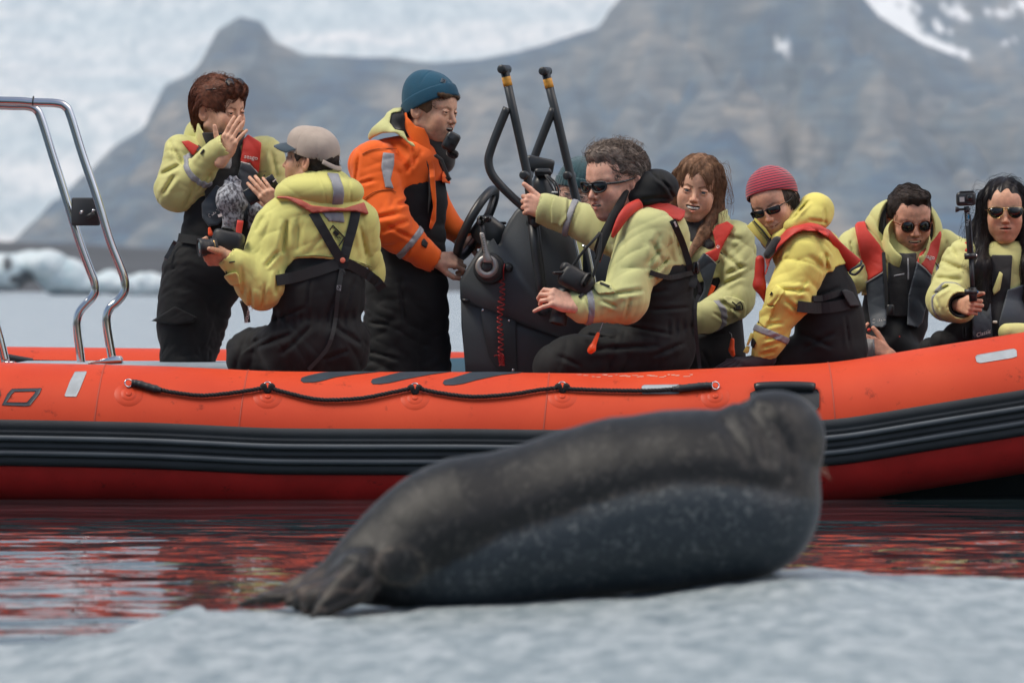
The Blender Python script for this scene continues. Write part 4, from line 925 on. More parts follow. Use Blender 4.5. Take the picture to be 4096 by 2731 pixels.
def seg3(Q, a, b):
    a = np.array(a, float); b = np.array(b, float); e = b-a; w = Q-a; t = np.clip((w@e)/(e@e), 0, 1); return ln(w-np.outer(t, e))
ANAMES = ('lip', 'brow', 'blush', 'stubble', 'mouth', 'line')
def handf(wrist, d, n, side, curls, spread=(8, 2, -4, -11), thumb=(40, -10, 15, 20), sc=1.0, fore=.05):
    """five-fingered hand. d: towards the knuckles, n: out of the back of the hand, side +1/-1: which way the thumb lies, curls: (3 angles) per finger index..little"""
    x = np.array(d, float); x /= np.linalg.norm(x); z = np.array(n, float); z -= x*z.dot(x); z /= np.linalg.norm(z); y = np.cross(z, x)*side; A = np.array([x, y, z]); w = np.array(wrist, float)
    segs = []
    LN = ((.041, .025, .021), (.046, .029, .022), (.042, .027, .021), (.033, .021, .019)); KB = ((.088, .0275), (.092, .0095), (.088, -.0090), (.079, -.0265)); RD = (.0094, .0096, .0091, .0080)
    for i in range(4):
        p = np.array([KB[i][0], KB[i][1], .0]); a = 0; sp = math.radians(spread[i]); r = RD[i]; cu = curls[i]; cu = (cu,)*3 if np.isscalar(cu) else cu
        for k in range(3):
            a += math.radians(cu[k]); dr = np.array([math.cos(a)*math.cos(sp), math.sin(sp)*math.cos(a), -math.sin(a)]); q = p+dr*LN[i][k]; segs.append((p, q, r*(1-.07*k), r*(1-.07*(k+1)), .004)); p = q
    ta, tz, c1, c2 = [math.radians(v) for v in thumb]; p = np.array([.028, .024, -.008]); a = ta; z_ = tz
    for k, (l_, da) in enumerate(((.040, 0), (.032, -c1), (.027, -c2))):
        a += da; dr = np.array([math.cos(a)*math.cos(z_), math.sin(a)*math.cos(z_), math.sin(z_)]); q = p+dr*l_; segs.append((p, q, (.0145, .0115, .0105)[k], (.0115, .0105, .0085)[k], .006)); p = q
    tips = [s_[1] for s_ in segs]
    def f(P):
        Q = (((P-w)@A.T)/sc).astype(np.float32); d = None
        for i in range(4):
            e = cap(Q, (.0, KB[i][1]*.55, 0), (KB[i][0], KB[i][1], 0), .0145, .0118); d = e if d is None else smin(d, e, .012)
        d = smin(d, cap(Q, (.012, .012, -.006), (.040, .032, -.010), .017, .015), .012); d = smin(d, ell(Q, (.045, -.012, -.008), (.04, .026, .013)), .012)
        d = smin(d, cap(Q, (-fore, .006, 0), (.004, .008, 0), .020, .0185), .012); d = smin(d, cap(Q, (-fore, -.008, 0), (.004, -.008, 0), .019, .017), .014)
        g = None
        for (p, q, ra, rb, k) in segs:
            e = cap(Q, p, q, ra, rb); g = e if g is None else smin(g, e, .0022)
        d = smin(d, g, .006)
        for i in range(4): d = smin(d, ell(Q, (KB[i][0], KB[i][1], .006), (.008, .007, .006)), .006)
        return d*sc
    return f, w, A, segs
class Person:
    def __init__(s, label, px, py, Y, sk, group='people in the orange boat'):
        s.Y = Y; s.r = root('person', W(px, py, Y), label, 'person', group); s.body = []; s.skin = sk; s.head = None; s.jf = s.lf = None
    def p(s, px, py, dy=0): return W(px, py, s.Y+dy)
    def R(s, r): return r*s.Y/FPX
    def C(s, a, b, ra, rb, **k):
        """limb from a=(px,py,dy) to b with radii in photo pixels"""
        A, B = s.p(*a), s.p(*b); ra, rb = s.R(ra), s.R(rb); return lambda P: cap(P, A, B, ra, rb, **k)
    def E(s, c, r, A=None):
        c_ = s.p(*c); rr = (s.R(r[0]), s.R(r[2]), s.R(r[1])); return lambda P: ell(P, c_, rr, A)
    def U(s, fs, k=.03):
        def f(P):
            d = None
            for g in fs:
                e = g(P); d = e if d is None else smin(d, e, k)
            return d
        return f
    def box(s, x0, y0, x1, y1, a=-.4, b=.4):   # photo box -> world bounds
        c = [s.p(x, y, d) for x in (x0, x1) for y in (y0, y1) for d in (a, b)]; return np.min(c, 0), np.max(c, 0)
    def field(s, name, f, bx, h, m, parent=None, **k):
        lo, hi = s.box(*bx); return put_field(name, f, lo, hi, h, m, parent or s.r, **k)
    def shell(s, name, f, pts, m, off=.004, th=.004, side='front', parent=None, h=.0045, k=.003, ref=0.0, pad=12, **kw):
        """a layer of cloth lying on f inside the outline pts"""
        def g(P):
            e = f(P); d = smax(smax(e-off-2*th, -(e+.009), .001), poly(P, pts), k)
            if side == 'front': d = np.maximum(d, P[:, 1]-(s.Y+ref))
            elif side == 'back': d = np.maximum(d, (s.Y+ref)-P[:, 1])
            return d
        xs = [a for a, b in pts]; ys = [b for a, b in pts]
        return s.field(name, g, (min(xs)-pad, min(ys)-pad, max(xs)+pad, max(ys)+pad, -.42, .42), h, m, parent, **kw)
    def band(s, name, f, c, d, w, m=TAPE, off=.003, rad=.105, parent=None):
        """a ring of tape round a limb: centre c, limb direction d (photo px), width w px"""
        c_ = s.p(*c); dd = s.p(c[0]+d[0], c[1]+d[1], (c[2] if len(c) > 2 else 0)+(d[2] if len(d) > 2 else 0))-c_; dd /= np.linalg.norm(dd); hw = s.R(w)/2
        def g(P):
            e = f(P); return np.maximum(np.maximum(np.maximum(e-off-.002, -(e+.008)), np.abs((P-c_)@dd)-hw), ln(P-c_)-rad)
        return put_field(name, g, c_-rad, c_+rad, .0045, m, parent or s.r)
    def strap(s, name, f, pts, w, m=STRAP, off=.006, parent=None, dy=None, snap=True, th=.0022, front=-1):
        """flat strap over the cloth f; pts photo places"""
        P = smooth_path([s.p(a, b, 0) for a, b in pts], 6); out = []
        for q in P:
            if snap:       # march from the viewer's side until the cloth is met
                T = np.linspace(-.45, .30, 160)
                if front > 0: T = T[::-1]
                line = q[None]*1.0+np.zeros((160, 3)); line[:, 1] = s.Y+T; line[:, 0] = q[0]*line[:, 1]/s.Y; line[:, 2] = CH+(q[2]-CH)*line[:, 1]/s.Y
                d = f(line.astype(np.float32)); i = np.argmax(d < off+.003); y = line[i, 1] if (d < off+.003).any() else (out[-1][1] if out else s.Y-.1)
                q = np.array([q[0]*y/s.Y, y, CH+(q[2]-CH)*y/s.Y])
            else: q = q+np.array([0, dy or 0, 0])
            out.append(q)
        ys = np.array([q[1] for q in out]); 
        if snap and len(ys) > 4: ys2 = np.convolve(np.pad(ys, 2, mode='edge'), np.ones(5)/5, 'valid'); out = [np.array([q[0], min(y2, q[1]+.01), q[2]]) for q, y2 in zip(out, ys2)]
        mb = MB(); hw = s.R(w)/2; n = len(out)
        for i, q in enumerate(out):
            t = out[min(i+1, n-1)]-out[max(i-1, 0)]; t /= np.linalg.norm(t)+1e-9; a = np.cross(t, (0, -1, 0)); a /= np.linalg.norm(a)+1e-9; b = np.cross(a, t)
            if b[1] > 0: b = -b
            for sa, sb in ((-1, 0), (-1, 1), (1, 1), (1, 0)): mb.v.append(tuple(q+a*hw*sa+b*th*2*sb))
        for i in range(n-1):
            for k in range(4): k2 = (k+1) % 4; mb.f.append((i*4+k, i*4+k2, (i+1)*4+k2, (i+1)*4+k))
        mb.f.append((3, 2, 1, 0)); mb.f.append(tuple((n-1)*4+k for k in range(4)))
        return mb.put(name, m, parent or s.r, smooth=False)
    def surf(s, f, px, py, off=.004, dy0=-.45):
        T = np.linspace(dy0, .3, 400); y = s.Y+T; q = s.p(px, py, 0); line = np.stack([q[0]*y/s.Y, y, CH+(q[2]-CH)*y/s.Y], 1); d = f(line.astype(np.float32)); i = np.argmax(d < off) if (d < off).any() else 200
        return line[i]
    def write(s, txt, f, px, py, size, m=WPRINT, ang=0, parent=None, off=.006, name='lettering', shear=0, bold=0, xs=1.0):
        """flat lettering laid on the cloth"""
        c = s.surf(f, px, py, off); a = math.radians(ang); xd = np.array([math.cos(a), 0, math.sin(a)]); zd = np.array([-math.sin(a), 0, math.cos(a)])
        def conf(Q):
            out = []
            for q in Q:
                T = np.linspace(-.09, .09, 60); line = np.repeat(q[None], 60, 0); line[:, 1] = c[1]+T; d = f(line.astype(np.float32)); i = np.argmax(d < off) if (d < off).any() else 30; q = q.copy(); q[1] = line[i, 1]-.0012; out.append(q)
            return np.array(out)
        return words(txt, c, xd*xs, zd, s.R(size), m, parent or s.r, name=name, conform=conf, shear=shear, bold=bold)
    def add_body(s, f, lo, hi, h=.0026, at=None): s.body.append((f, lo, hi, h, at))
    def set_head(s, H, neck=(-.045, 0, -.17), nr=(.054, .060), h=.0024):
        s.head = H; a, b = H.G((-.022, 0, -.055)), H.G(neck)
        f = lambda P: smin(H.f(P), cap(P, a, b, nr[0]*H.s, nr[1]*H.s), .022)
        s.hf = f; lo = H.c-.165*H.s; hi = H.c+.155*H.s; lo[2] -= .04; s.add_body(f, lo, hi, h, H.attrs())
    def add_hand(s, *a, **k):
        f, w, A, segs = handf(*a, **k); s.add_body(f, w-.19, w+.19, .0026); return f, w, A, segs
    def build_body(s, extra=None):
        """one mesh: head and neck, hands, and the trunk and limbs that lie under the clothes"""
        VV = []; QQ = []; AT = {k: [] for k in ANAMES}; o = 0
        bl = list(s.body)
        if extra: bl.append((extra[0], *s.box(*extra[1]), .018, None))
        for f, lo, hi, h, at in bl:
            V, Q = field_mesh(f, lo, hi, h)
            if len(V) == 0: continue
            VV.append(V); QQ.append(Q+o); o += len(V)
            for k in ANAMES: AT[k].append(np.asarray(at[k](V), np.float32) if at and k in at else np.zeros(len(V), np.float32))
        ob = put('body', np.concatenate(VV), np.concatenate(QQ), s.skin, s.r)
        for k in ANAMES:
            a = ob.data.attributes.new(k, 'FLOAT', 'POINT'); a.data.foreach_set('value', np.concatenate(AT[k]))
        s.bo = ob; return ob
    def eyes(s, look=(0, 0), iris=IRIS, both=True):
        H = s.head
        for sd in (1, -1):
            c = H.G((.0790, .0315*sd, 0)); put('eye', *lathe(c, H.A[0], [(.0125*math.sin(math.radians(a))*H.s+1e-5, .0125*math.cos(math.radians(a))*H.s) for a in (179, 120, 90, 60, 40, 20, 6)], 16), EYEW, s.bo)
            d = H.A[0]+H.A[1]*look[0]+H.A[2]*look[1]; put('iris', *lathe(c, d, [(.0070*H.s, .0108*H.s), (.0068*H.s, .0117*H.s), (.0044*H.s, .0128*H.s), (1e-4, .0134*H.s)], 14), iris, s.bo)
    def teeth(s, z=-.0575, h=.0042, w=.0185, low=False):
        H = s.head; mb = MB()
        for zz, hh in ((z, h),)+(((z-.0105, h*.7),) if low else ()):
            for k in range(-4, 5):
                y = k*w/4.6; x = .0935-.9*abs(y)**1.6*3.2; mb.add(*box(H.G((x, y, zz)), (.006*H.s, w/4.45*H.s, hh*2*H.s), ax=H.A))
        mb.put('teeth', TEETH, s.bo)
    def glasses(s, kind, frame_m, z=.001, tint=None):
        H = s.head; fr = MB(); le = MB(); tint = tint or LENS
        if kind == 'wrap': o = [(-.028, .012), (0, .0165), (.024, .015), (.030, .004), (.022, -.012), (0, -.017), (-.016, -.013), (-.027, -.001)]; wdt, ex = .0022, .0030
        elif kind == 'rect': o = [(-.026, .011), (0, .0125), (.024, .012), (.027, .004), (.022, -.010), (0, -.0125), (-.018, -.011), (-.025, -.002)]; wdt, ex = .002, .0022
        elif kind == 'round': o = [(math.cos(math.radians(a))*.0235, math.sin(math.radians(a))*.0205+.002*(math.sin(math.radians(a)) > 0)) for a in range(0, 360, 30)]; wdt, ex = .0022, .0022
        elif kind == 'aviator': o = [(-.024, .013), (-.01, .016), (.012, .0165), (.027, .014), (.031, .004), (.026, -.010), (.012, -.0205), (-.004, -.021), (-.017, -.012), (-.023, 0)]; o = [(a*1.08+.002, b*1.12) for a, b in o]; wdt, ex = .0012, .0009
        else: o = [(-.024, .010), (0, .013), (.024, .012), (.028, .002), (.024, -.013), (0, -.017), (-.018, -.015), (-.024, -.002)]; wdt, ex = .0012, .0014
        o = [(-a, b) for a, b in o][::-1] if False else o
        for sd in (1, -1):
            P = []
            for a, b in o:   # a: outward from the nose
                y = .0315+a*1.0; x = .108-max(0, y-.012)**2*(5.5 if kind == 'wrap' else 3.6); P.append(H.G((x, y*sd, b+z)))
            c = sum(P)/len(P); Pc = smooth_path(P+[P[0]], 4)[:-1]
            n = len(Pc); V = Pc+[c+H.A[0]*.002*H.s]; F = [(i, (i+1) % n, n) for i in range(n)]; 
            le.add(V, F)
            P2 = Pc+[Pc[0], Pc[1]]; fr.add(*tube(P2, ex*H.s, 6, cap=False))
            xo = H.G((.108-(.058-.012)**2*3.6 if kind != 'wrap' else .096-.0, .060*sd, .008+z)); fr.add(*tube(smooth_path([H.G((.086 if kind != 'wrap' else .088, .061*sd, .008+z)), H.G((.040, .076*sd, .006+z)), H.G((-.010, .083*sd, .010+z))], 4), [(.0045 if kind == 'wrap' else .0018)*H.s]*2+[.0022*H.s], 6, ry=(1 if kind != 'wrap' else 1)))
            fr.add(*tube([xo, H.G((.080, .064*sd, .008+z))], ex*1.3*H.s, 6))
        fr.add(*tube(smooth_path([H.G((.1075, .0085, .006+z)), H.G((.111, 0, .0075+z)), H.G((.1075, -.0085, .006+z))], 4), ex*1.1*H.s, 6))
        if kind == 'aviator': fr.add(*tube([H.G((.1075, .014, .0150+z)), H.G((.109, 0, .0160+z)), H.G((.1075, -.014, .0150+z))], .0013*H.s, 6))
        g = fr.put('glasses', frame_m, s.r); l_ = le.put('lens', tint, g)
        sol = l_.modifiers.new('thick', 'SOLIDIFY'); sol.thickness = .0015
        return g
    def strands(s, name, f, roots, dirf, m, length=.06, n=6, r=.0006, seed=0, lift=.002, jit=.25, parent=None, drop=0.0, flat=True):
        """loose strands lying over the form f, following dirf(local head coords) -> local direction"""
        rs = np.random.RandomState(seed); H = s.head; X = np.array(roots, float); N_ = len(X); e = .002; PT = [X.copy()]; L_ = length*(.5+rs.rand(N_)); J = rs.normal(size=(N_, 3))*jit
        def grad(P):
            g = np.stack([f((P+np.eye(3)[k]*e).astype(np.float32))-f((P-np.eye(3)[k]*e).astype(np.float32)) for k in range(3)], 1).astype(float); return g/(np.linalg.norm(g, axis=1)[:, None]+1e-9)
        li = lift*(.3+1.4*rs.rand(N_))
        for k in range(n):
            D = dirf(H.L(X))@H.A+J; g = grad(X); D = D-g*(D*g).sum(1)[:, None]*(1 if drop == 0 else .8); D /= np.linalg.norm(D, axis=1)[:, None]+1e-9
            X = X+D*(L_/n)[:, None]+np.array([0, 0, -drop*(k+1)/n])*(L_/n)[:, None]
            d = f(X.astype(np.float32)).astype(float)
            g = grad(X); pull = np.where(d < li, li-d, (li-d)*(.7 if drop == 0 else .15)); X = X+g*pull[:, None]; J = J+rs.normal(size=(N_, 3))*jit*.35
            PT.append(X.copy())
        PT = np.stack(PT, 1); V = []; F = []; K = PT.shape[1]; T = np.gradient(PT, axis=1); T /= np.linalg.norm(T, axis=2)[:, :, None]+1e-9
        a = np.cross(T, np.array([.3, .5, .8])); a /= np.linalg.norm(a, axis=2)[:, :, None]+1e-9; b = np.cross(T, a); taper = np.interp(np.linspace(0, 1, K), [0, .15, .7, 1], [.6, 1, .8, .15])[None, :, None]*r*H.s
        ring = np.stack([PT+a*taper, PT-a*taper*.5+b*taper*.87, PT-a*taper*.5-b*taper*.87], 2)   # N,K,3,3
        V = ring.reshape(-1, 3); base = (np.arange(N_)[:, None]*K+np.arange(K-1)[None])*3; Fs = []
        for c in range(3): c2 = (c+1) % 3; Fs.append(np.stack([base+c, base+c2, base+3+c2, base+3+c], -1).reshape(-1, 4))
        return put(name, V, np.concatenate(Fs), m, parent or s.r)
    def hair_roots(s, V, n, seed=1, test=None):
        rs = np.random.RandomState(seed); V = np.asarray(V); 
        if test is not None: V = V[test(s.head.L(V))]
        return V[rs.randint(0, len(V), n)] if len(V) else V
def world_verts(o):
    c = np.zeros(len(o.data.vertices)*3, np.float32); o.data.vertices.foreach_get('co', c); return c.reshape(-1, 3).astype(float)+ORG[o.name]
def hair_mat(name, c1, c2, rough=.62):
    return M(name, c1, rough, var=.01, vs=60, col2=c2, bump=.0006, bs=160, spec=.22)
def pts_from(crop, pts):
    x0, y0, k = crop; return [(x0+a*k, y0+b*k) for a, b in pts]
def beanie(H, top=.140, rx=.110, ry=.092, back=-.02, rim=.010, slope=.45, slouch=.01, knit=0, front=.055, fold=True, rh=.045):
    def edge(Q): return Q[:, 2]-(rim+slope*(Q[:, 0]+.02))
    def f(P):
        Q = H.L(P).astype(np.float32); Qm = Q.copy(); Qm[:, 1] = np.abs(Q[:, 1]); d = ell(Qm, (-.012, 0, .040), (rx, ry, top-.040)); d = smin(d, ell(Qm, (-.055, 0, .065+slouch), (.060, .06, .062)), .03)
        e = edge(Q); d = smax(d, -e, .004); d = smax(d, -ell(Qm, (-.012, 0, .034), (rx-.007, ry-.007, top-.046)), .002)
        if knit: d = d-.0012*np.sin(np.arctan2(Q[:, 1], Q[:, 0]+.012)*knit)
        a = np.arctan2(Q[:, 1], Q[:, 0]+.012); d = d+.003*np.exp(-(((a*2/math.pi+.5) % 1-.5)/.05)**2)*np.clip((Q[:, 2]-.08)/.05, 0, 1)
        return d*H.s
    def band(P):
        Q = H.L(P).astype(np.float32); Qm = Q.copy(); Qm[:, 1] = np.abs(Q[:, 1]); d = ell(Qm, (-.012, 0, .036), (rx+.006, ry+.006, top-.030)); e = edge(Q); d = smax(d, -(e+.004), .005); d = smax(d, e-rh, .006)
        if knit: d = d-.0012*np.sin(np.arctan2(Q[:, 1], Q[:, 0]+.012)*knit)
        return smax(d, -ell(Qm, (-.012, 0, .034), (rx-.004, ry-.004, top-.044)), .002)*H.s
    return f, band
HAIR_DK = hair_mat('dark_brown_hair', (.045, .032, .026), (.016, .011, .010))

# ================================================================ PEOPLE
HAIR_RED = hair_mat('auburn_hair', (.19, .066, .036), (.06, .022, .014))
c1_ = (560, 220, .3827); c2_ = (560, 700, .5102); c3_ = (860, 460, .3826); c4_ = (860, 960, .3571); c5_ = (1380, 240, .3571); c6_ = (1380, 760, .4718)
# ---------------------------------------------------------------- standing woman, hand over her mouth
A1 = Person('standing woman with short auburn hair holding one hand over her mouth', 780, 1480, 21.2, skin('skin_rosy', (0.652, 0.373, 0.253), (.06, .03, .02)))
p = A1
H = Head(880, 446, 21.2, 50, 6, 3, 1.04, w=1.06, jaw=1.05, nose=.8, smile=.004, slit=.0034, cheek=1.1, fem=.8)
p.set_head(H)
TOR = p.U([p.C((885, 705, .0), (880, 850, 0), 128, 128, sq=.78, n=(0, 1, 0), fold=.008, nf=5), p.C((745, 615, 0), (1030, 615, .02), 64, 64)], .05)
arm1 = p.U([p.C((730, 618, 0), (702, 755, -.03), 72, 80, fold=.012, nf=5, ph=1), p.C((712, 765, -.04), (868, 610, -.17), 80, 47, fold=.010, nf=5, ph=.4)], .025)
cuff1 = p.C((862, 616, -.166), (896, 590, -.19), 49, 51)
arm2 = p.U([p.C((1055, 615, .02), (1135, 800, .03), 70, 62, fold=.010, nf=5), p.C((1140, 810, .03), (1120, 880, -.06), 62, 55), p.C((1130, 860, -.06), (1100, 826, -.235), 54, 40)], .03)
hollow1 = p.C((888, 596, -.185), (935, 562, -.215), 40, 44)
def jf1(P):
    d = smax(TOR(P), P[:, 2]*-1.0+p.p(0, 848)[2]+.012*np.sin(P[:, 0]*30), .006)
    d = smin(d, smin(arm1(P), cuff1(P), .008), .014); d = smin(d, arm2(P), .02); d = d+folds(P, .0065, 13, (1, .2, .3), 2)+creases(P, p.Y, [(640, 700, 720, 660, 10, 16), (650, 780, 700, 700, 12, 18), (700, 600, 735, 660, 9, 16), (760, 640, 790, 600, 7, 14), (740, 830, 800, 700, 8, 20), (780, 780, 850, 680, 7, 16), (1085, 600, 1110, 720, 8, 18), (680, 560, 700, 640, 6, 16)])
    return np.maximum(d, -hollow1(P))
LEG = p.U([p.C((880, 840, 0), (852, 1060, 0), 132, 150, sq=.85, n=(0, 1, 0), fold=.006, nf=6), p.C((752, 1080, 0), (735, 1520, .0), 98, 92, fold=.012, nf=9, ph=2), p.C((860, 1100, .04), (782, 1480, .06), 96, 66, fold=.010, nf=8), p.C((735, 1215, -.02), (740, 1290, -.02), 88, 102)], .05)
def lf1(P): return smin(LEG(P), TOR(P)+.012, .02)+folds(P, .007, 13, (.6, .3, 1), 5)
p.field('jacket', jf1, (600, 440, 1230, 960, -.36, .3), .0055, YEL_A)
p.field('trousers', lf1, (560, 560, 1080, 1560, -.3, .35), .0065, BKF)
s1 = lambda P: np.minimum(jf1(P), lf1(P))
sT1 = lambda P: lf1(P)-.010
# collar and thrown-back hood
ck = lambda P: p.C((875, 585, .0), (884, 520, -.015), 96, 96, sq=.9, n=(0, 1, 0))(P)
cki = lambda P: p.C((878, 600, -.005), (890, 500, -.03), 82, 88, sq=.9, n=(0, 1, 0))(P)
def collf(P):
    u, v = PXL(P.astype(np.float64)); top = np.interp(u, [780, 830, 885, 940, 1000], [470, 520, 560, 548, 500])+np.clip((P[:, 1]-p.Y)*-350, -40, 30)
    a = smax(smax(ck(P), -cki(P), .004), (top-v)*p.Y/FPX*.8, .006)
    h = smin(p.E((822, 545, .08), (88, 78, 80))(P), p.E((900, 590, .1), (130, 50, 70))(P), .03); h = smax(h, -p.C((870, 600, .0), (890, 430, -.03), 86, 104)(P), .008)
    return smin(a, h, .006)+folds(P, .004, 26, (1, .3, .2), 1)
cl = p.field('collar', collf, (700, 400, 1040, 700, -.25, .25), .004, YEL_A)
p.field('collar_lining', lambda P: smax(smax(np.abs(cki(P)-.004)-.004, (PXL(P.astype(np.float64))[1]*-1+530)*.001, .004), -p.C((880, 600, .0), (893, 480, -.03), 60, 76)(P), .002), (760, 420, 1010, 660, -.2, .2), .004, FLC, cl)
# black front, life vest
p.shell('fleece_front', sT1, pts_from(c1_, [(640, 1010), (760, 990), (960, 960), (1040, 900), (1080, 1130), (1050, 1568), (880, 1640), (700, 1640), (660, 1300), (620, 1050)]), FLC, off=.002, th=.003, ref=-.02)
v1 = p.shell('life_vest', sT1, [(998, 648), (966, 655), (962, 640), (972, 560), (992, 538), (1046, 572), (1036, 688), (1030, 694)], VRED, off=.008, th=.012)
p.shell('vest_lobe', sT1, [(964, 650), (1000, 660), (1030, 690), (1020, 800), (1015, 880), (985, 886), (955, 830), (952, 700)], VNAV, off=.008, th=.014, parent=v1)
p.shell('vest_piping', sT1, [(962, 645), (1000, 655), (1032, 690), (1034, 698), (1000, 662), (962, 652)], PIPE, off=.03, th=.003, parent=v1, k=.0005)
p.shell('vest_strap', sT1, pts_from(c1_, [(430, 905), (505, 895), (625, 960), (560, 1050), (535, 1040)]), VRED, off=.010, th=.008, parent=v1)
p.shell('vest_lobe', sT1, [(808, 870), (806, 815), (865, 740), (885, 750), (895, 800), (892, 880), (872, 900), (835, 907)], VNAV, off=.006, th=.014, parent=v1)
s1v = lambda P: sT1(P)-.030
p.write('seago', s1v, 1004, 630, 24, WPRINT, ang=-8, parent=v1, off=.004, bold=.01)
p.write('Classic', s1v, 856, 850, 22, WPRINT, ang=38, parent=v1, off=.004, shear=.3)
p.write('EN', sT1, 1052, 671, 19, PRINT, ang=4, off=.003, bold=.02); p.write('SYSTEM', sT1, 1050, 688, 9, PRINT, ang=6, off=.003)
for a, b in (((1033, 640), (1071, 668)), ((1071, 668), (1060, 700)), ((1060, 700), (1036, 726))): p.strap('diamond_print', sT1, [a, b], 5, PRINT, off=.003)
p.shell('knife_pocket', sT1, pts_from(c1_, [(850, 1190), (940, 1195), (960, 1150), (960, 980), (900, 1000), (880, 1100)]), TAPE, off=.006, th=.004, ref=-.02)
p.band('reflective_tape', lambda P: jf1(P), (797, 690, -.105), (156, -150, -.10), 25, rad=.095)
p.strap('cuff_tab', arm1, [(790, 590), (812, 610)], 22, STRAP)
p.strap('harness_buckle', sT1, [(702, 965), (690, 985), (675, 1015), (662, 1035)], 16, BLK, off=.01); p.strap('waist_belt', sT1, [(715, 950), (800, 962), (880, 958)], 34, STRAP, off=.004)
p.shell('pocket_flap', sT1, [(610, 1284), (640, 1262), (700, 1225), (790, 1270), (770, 1290), (700, 1300)], BKF, off=.004, th=.006, k=.006)
fl = MB(); fl.add(*prism([(606, 1283), (650, 1255), (680, 1240), (690, 1290), (650, 1292)], 21.12, 21.16, .002)); fl.put('pocket_flap', BKF, p.r)
p.shell('front_zip', sT1, [(945, 900), (962, 900), (950, 1120), (930, 1120)], STRAP, off=.003, th=.003)
tg = p.field('toggle', p.C((838, 915, -.2), (842, 935, -.2), 6, 10), (815, 895, 860, 955, -.25, -.15), .002, TOGGLE, v1)
# hands
wr = p.p(888, 634, -.205)
hand1 = p.add_hand(wr, np.array([56, 0, 130])*.001+np.array([0, -.015, 0]), (-.25, -.95, .1), 1, [(8, 10, 8), (12, 12, 8), (14, 14, 10), (12, 14, 10)], spread=(1, 0, -1, -13), thumb=(40, 6, 4, 4), sc=.98, fore=.02)
hand2 = p.add_hand(p.p(1116, 838, -.262), (-.62, -.20, .78), (.15, -.97, -.1), 1, [(22, 12, 10), (20, 12, 10), (20, 14, 10), (22, 14, 10)], spread=(4, 1, -1, -4), thumb=(25, -45, 10, 10), sc=.95, fore=.02)
p.build_body((lambda P: np.minimum(TOR(P), LEG(P))+.03, (560, 540, 1180, 1560, -.35, .35))); p.eyes()
ph = root('phone', p.p(1060, 790, -.2), 'black smartphone tilted in the hand of the auburn haired woman', 'phone')
put('body', *box(p.p(1046, 760, -.238), (.139, .009, .066), ax=[(.86, 0, .51), (0, 1, 0), (-.51, 0, .86)], bev=.002), M('black_phone_glass', (.012, .013, .015), .22), ph)
put('lens', *box(p.p(1098, 722, -.244), (.018, .003, .004), ax=[(.75, 0, .66), (0, 1, 0), (-.66, 0, .75)]), WPRINT, ph, smooth=False)
put('ring', *torus(p.p(1046, 805, -.197), (-.62, -.35, .75), .0098, .0016, 20, 6), GOLD, p.r)
# hair: short, swept over the ears, fringe
def hair1(P):
    Q = H.L(P).astype(np.float32); Qm = Q.copy(); Qm[:, 1] = np.abs(Q[:, 1])
    d = ell(Qm, (-.020, 0, .038), (.114, .092, .104)); d = smin(d, ell(Qm, (-.055, 0, -.02), (.066, .072, .085)), .03); d = smin(d, ell(Qm, (-.07, 0, -.085), (.040, .052, .062)), .03)
    d = smin(d, ell(Qm, (.055, .0, .085), (.058, .068, .038)), .02)
    cut = ell(Qm, (.100, 0, -.045), (.098, .069, .107)); d = smax(d, -cut, .006); d = smax(d, -ell(Qm, (.02, .085, -.045), (.05, .04, .060)), .006)
    d = smax(d, -ell(Qm, (-.010, .092, -.01), (.025, .020, .034)), .004)
    return (d+.003*np.sin(Q[:, 1]*160+2*np.sin(Q[:, 2]*40)))*H.s
lo = H.c-.17; hi = H.c+.17
hr = put_field('hair', hair1, lo-[0, 0, .03], hi, .0034, HAIR_RED, p.r)
hv = world_verts(hr)
def dir1(Q): return np.stack([.55-1.2*(Q[:, 0] < .0), Q[:, 1]*6, -.35-2.0*np.clip(.06-Q[:, 2], -.06, .1)*8], 1)
p.strands('hair_strands', hair1, p.hair_roots(hv, 1500, 1, lambda Q: Q[:, 2] > -.09), dir1, HAIR_RED, .085, 7, .0009, 3, .003, .13, parent=hr)
p.strands('hair_strands', hair1, p.hair_roots(hv, 160, 5, lambda Q: Q[:, 2] > .09), lambda Q: np.stack([Q[:, 0]*0+.3, Q[:, 1]*8, .9+0*Q[:, 0]], 1), HAIR_RED, .03, 5, .0006, 4, .010, .35, parent=hr)
sg = MB()
for sd in (1, -1): sg.add(*lathe(H.G((.068, .030*sd, .109)), H.A[0]*.75+H.A[2]*.62+H.A[1]*.12*sd, [(.001, .019), (.016, .018), (.0215, .016), (.0225, .013), (.021, .011)], 20))
sg.add(*tube([H.G((.083, .012, .122)), H.G((.083, -.012, .122))], .002, 6)); sg.add(*tube([H.G((.07, -.05, .10)), H.G((.0, -.085, .085))], .0022, 6)); sg.put('glasses', LENS, p.r)
# scarf bundled under her arm
SCF = bpy.data.materials.new('patterned_scarf'); SCF.use_nodes = True; nt = SCF.node_tree; N = nt.nodes; L = nt.links; b = N['Principled BSDF']; b.inputs['Roughness'].default_value = .85
tc = N.new('ShaderNodeTexCoord'); mp = N.new('ShaderNodeMapping'); mp.inputs['Scale'].default_value = (1, 1, .8); mp.inputs['Rotation'].default_value = (0, .5, 0); L.new(tc.outputs['Object'], mp.inputs[0])
n = N.new('ShaderNodeTexNoise'); n.inputs['Scale'].default_value = 75; n.inputs['Detail'].default_value = 3; L.new(mp.outputs[0], n.inputs[0]); r = N.new('ShaderNodeValToRGB'); L.new(n.outputs[0], r.inputs[0])
r.color_ramp.elements[0].position = .40; r.color_ramp.elements[0].color = (.075, .075, .09, 1); r.color_ramp.elements[1].position = .58; r.color_ramp.elements[1].color = (.40, .43, .48, 1); L.new(r.outputs[0], b.inputs['Base Color'])
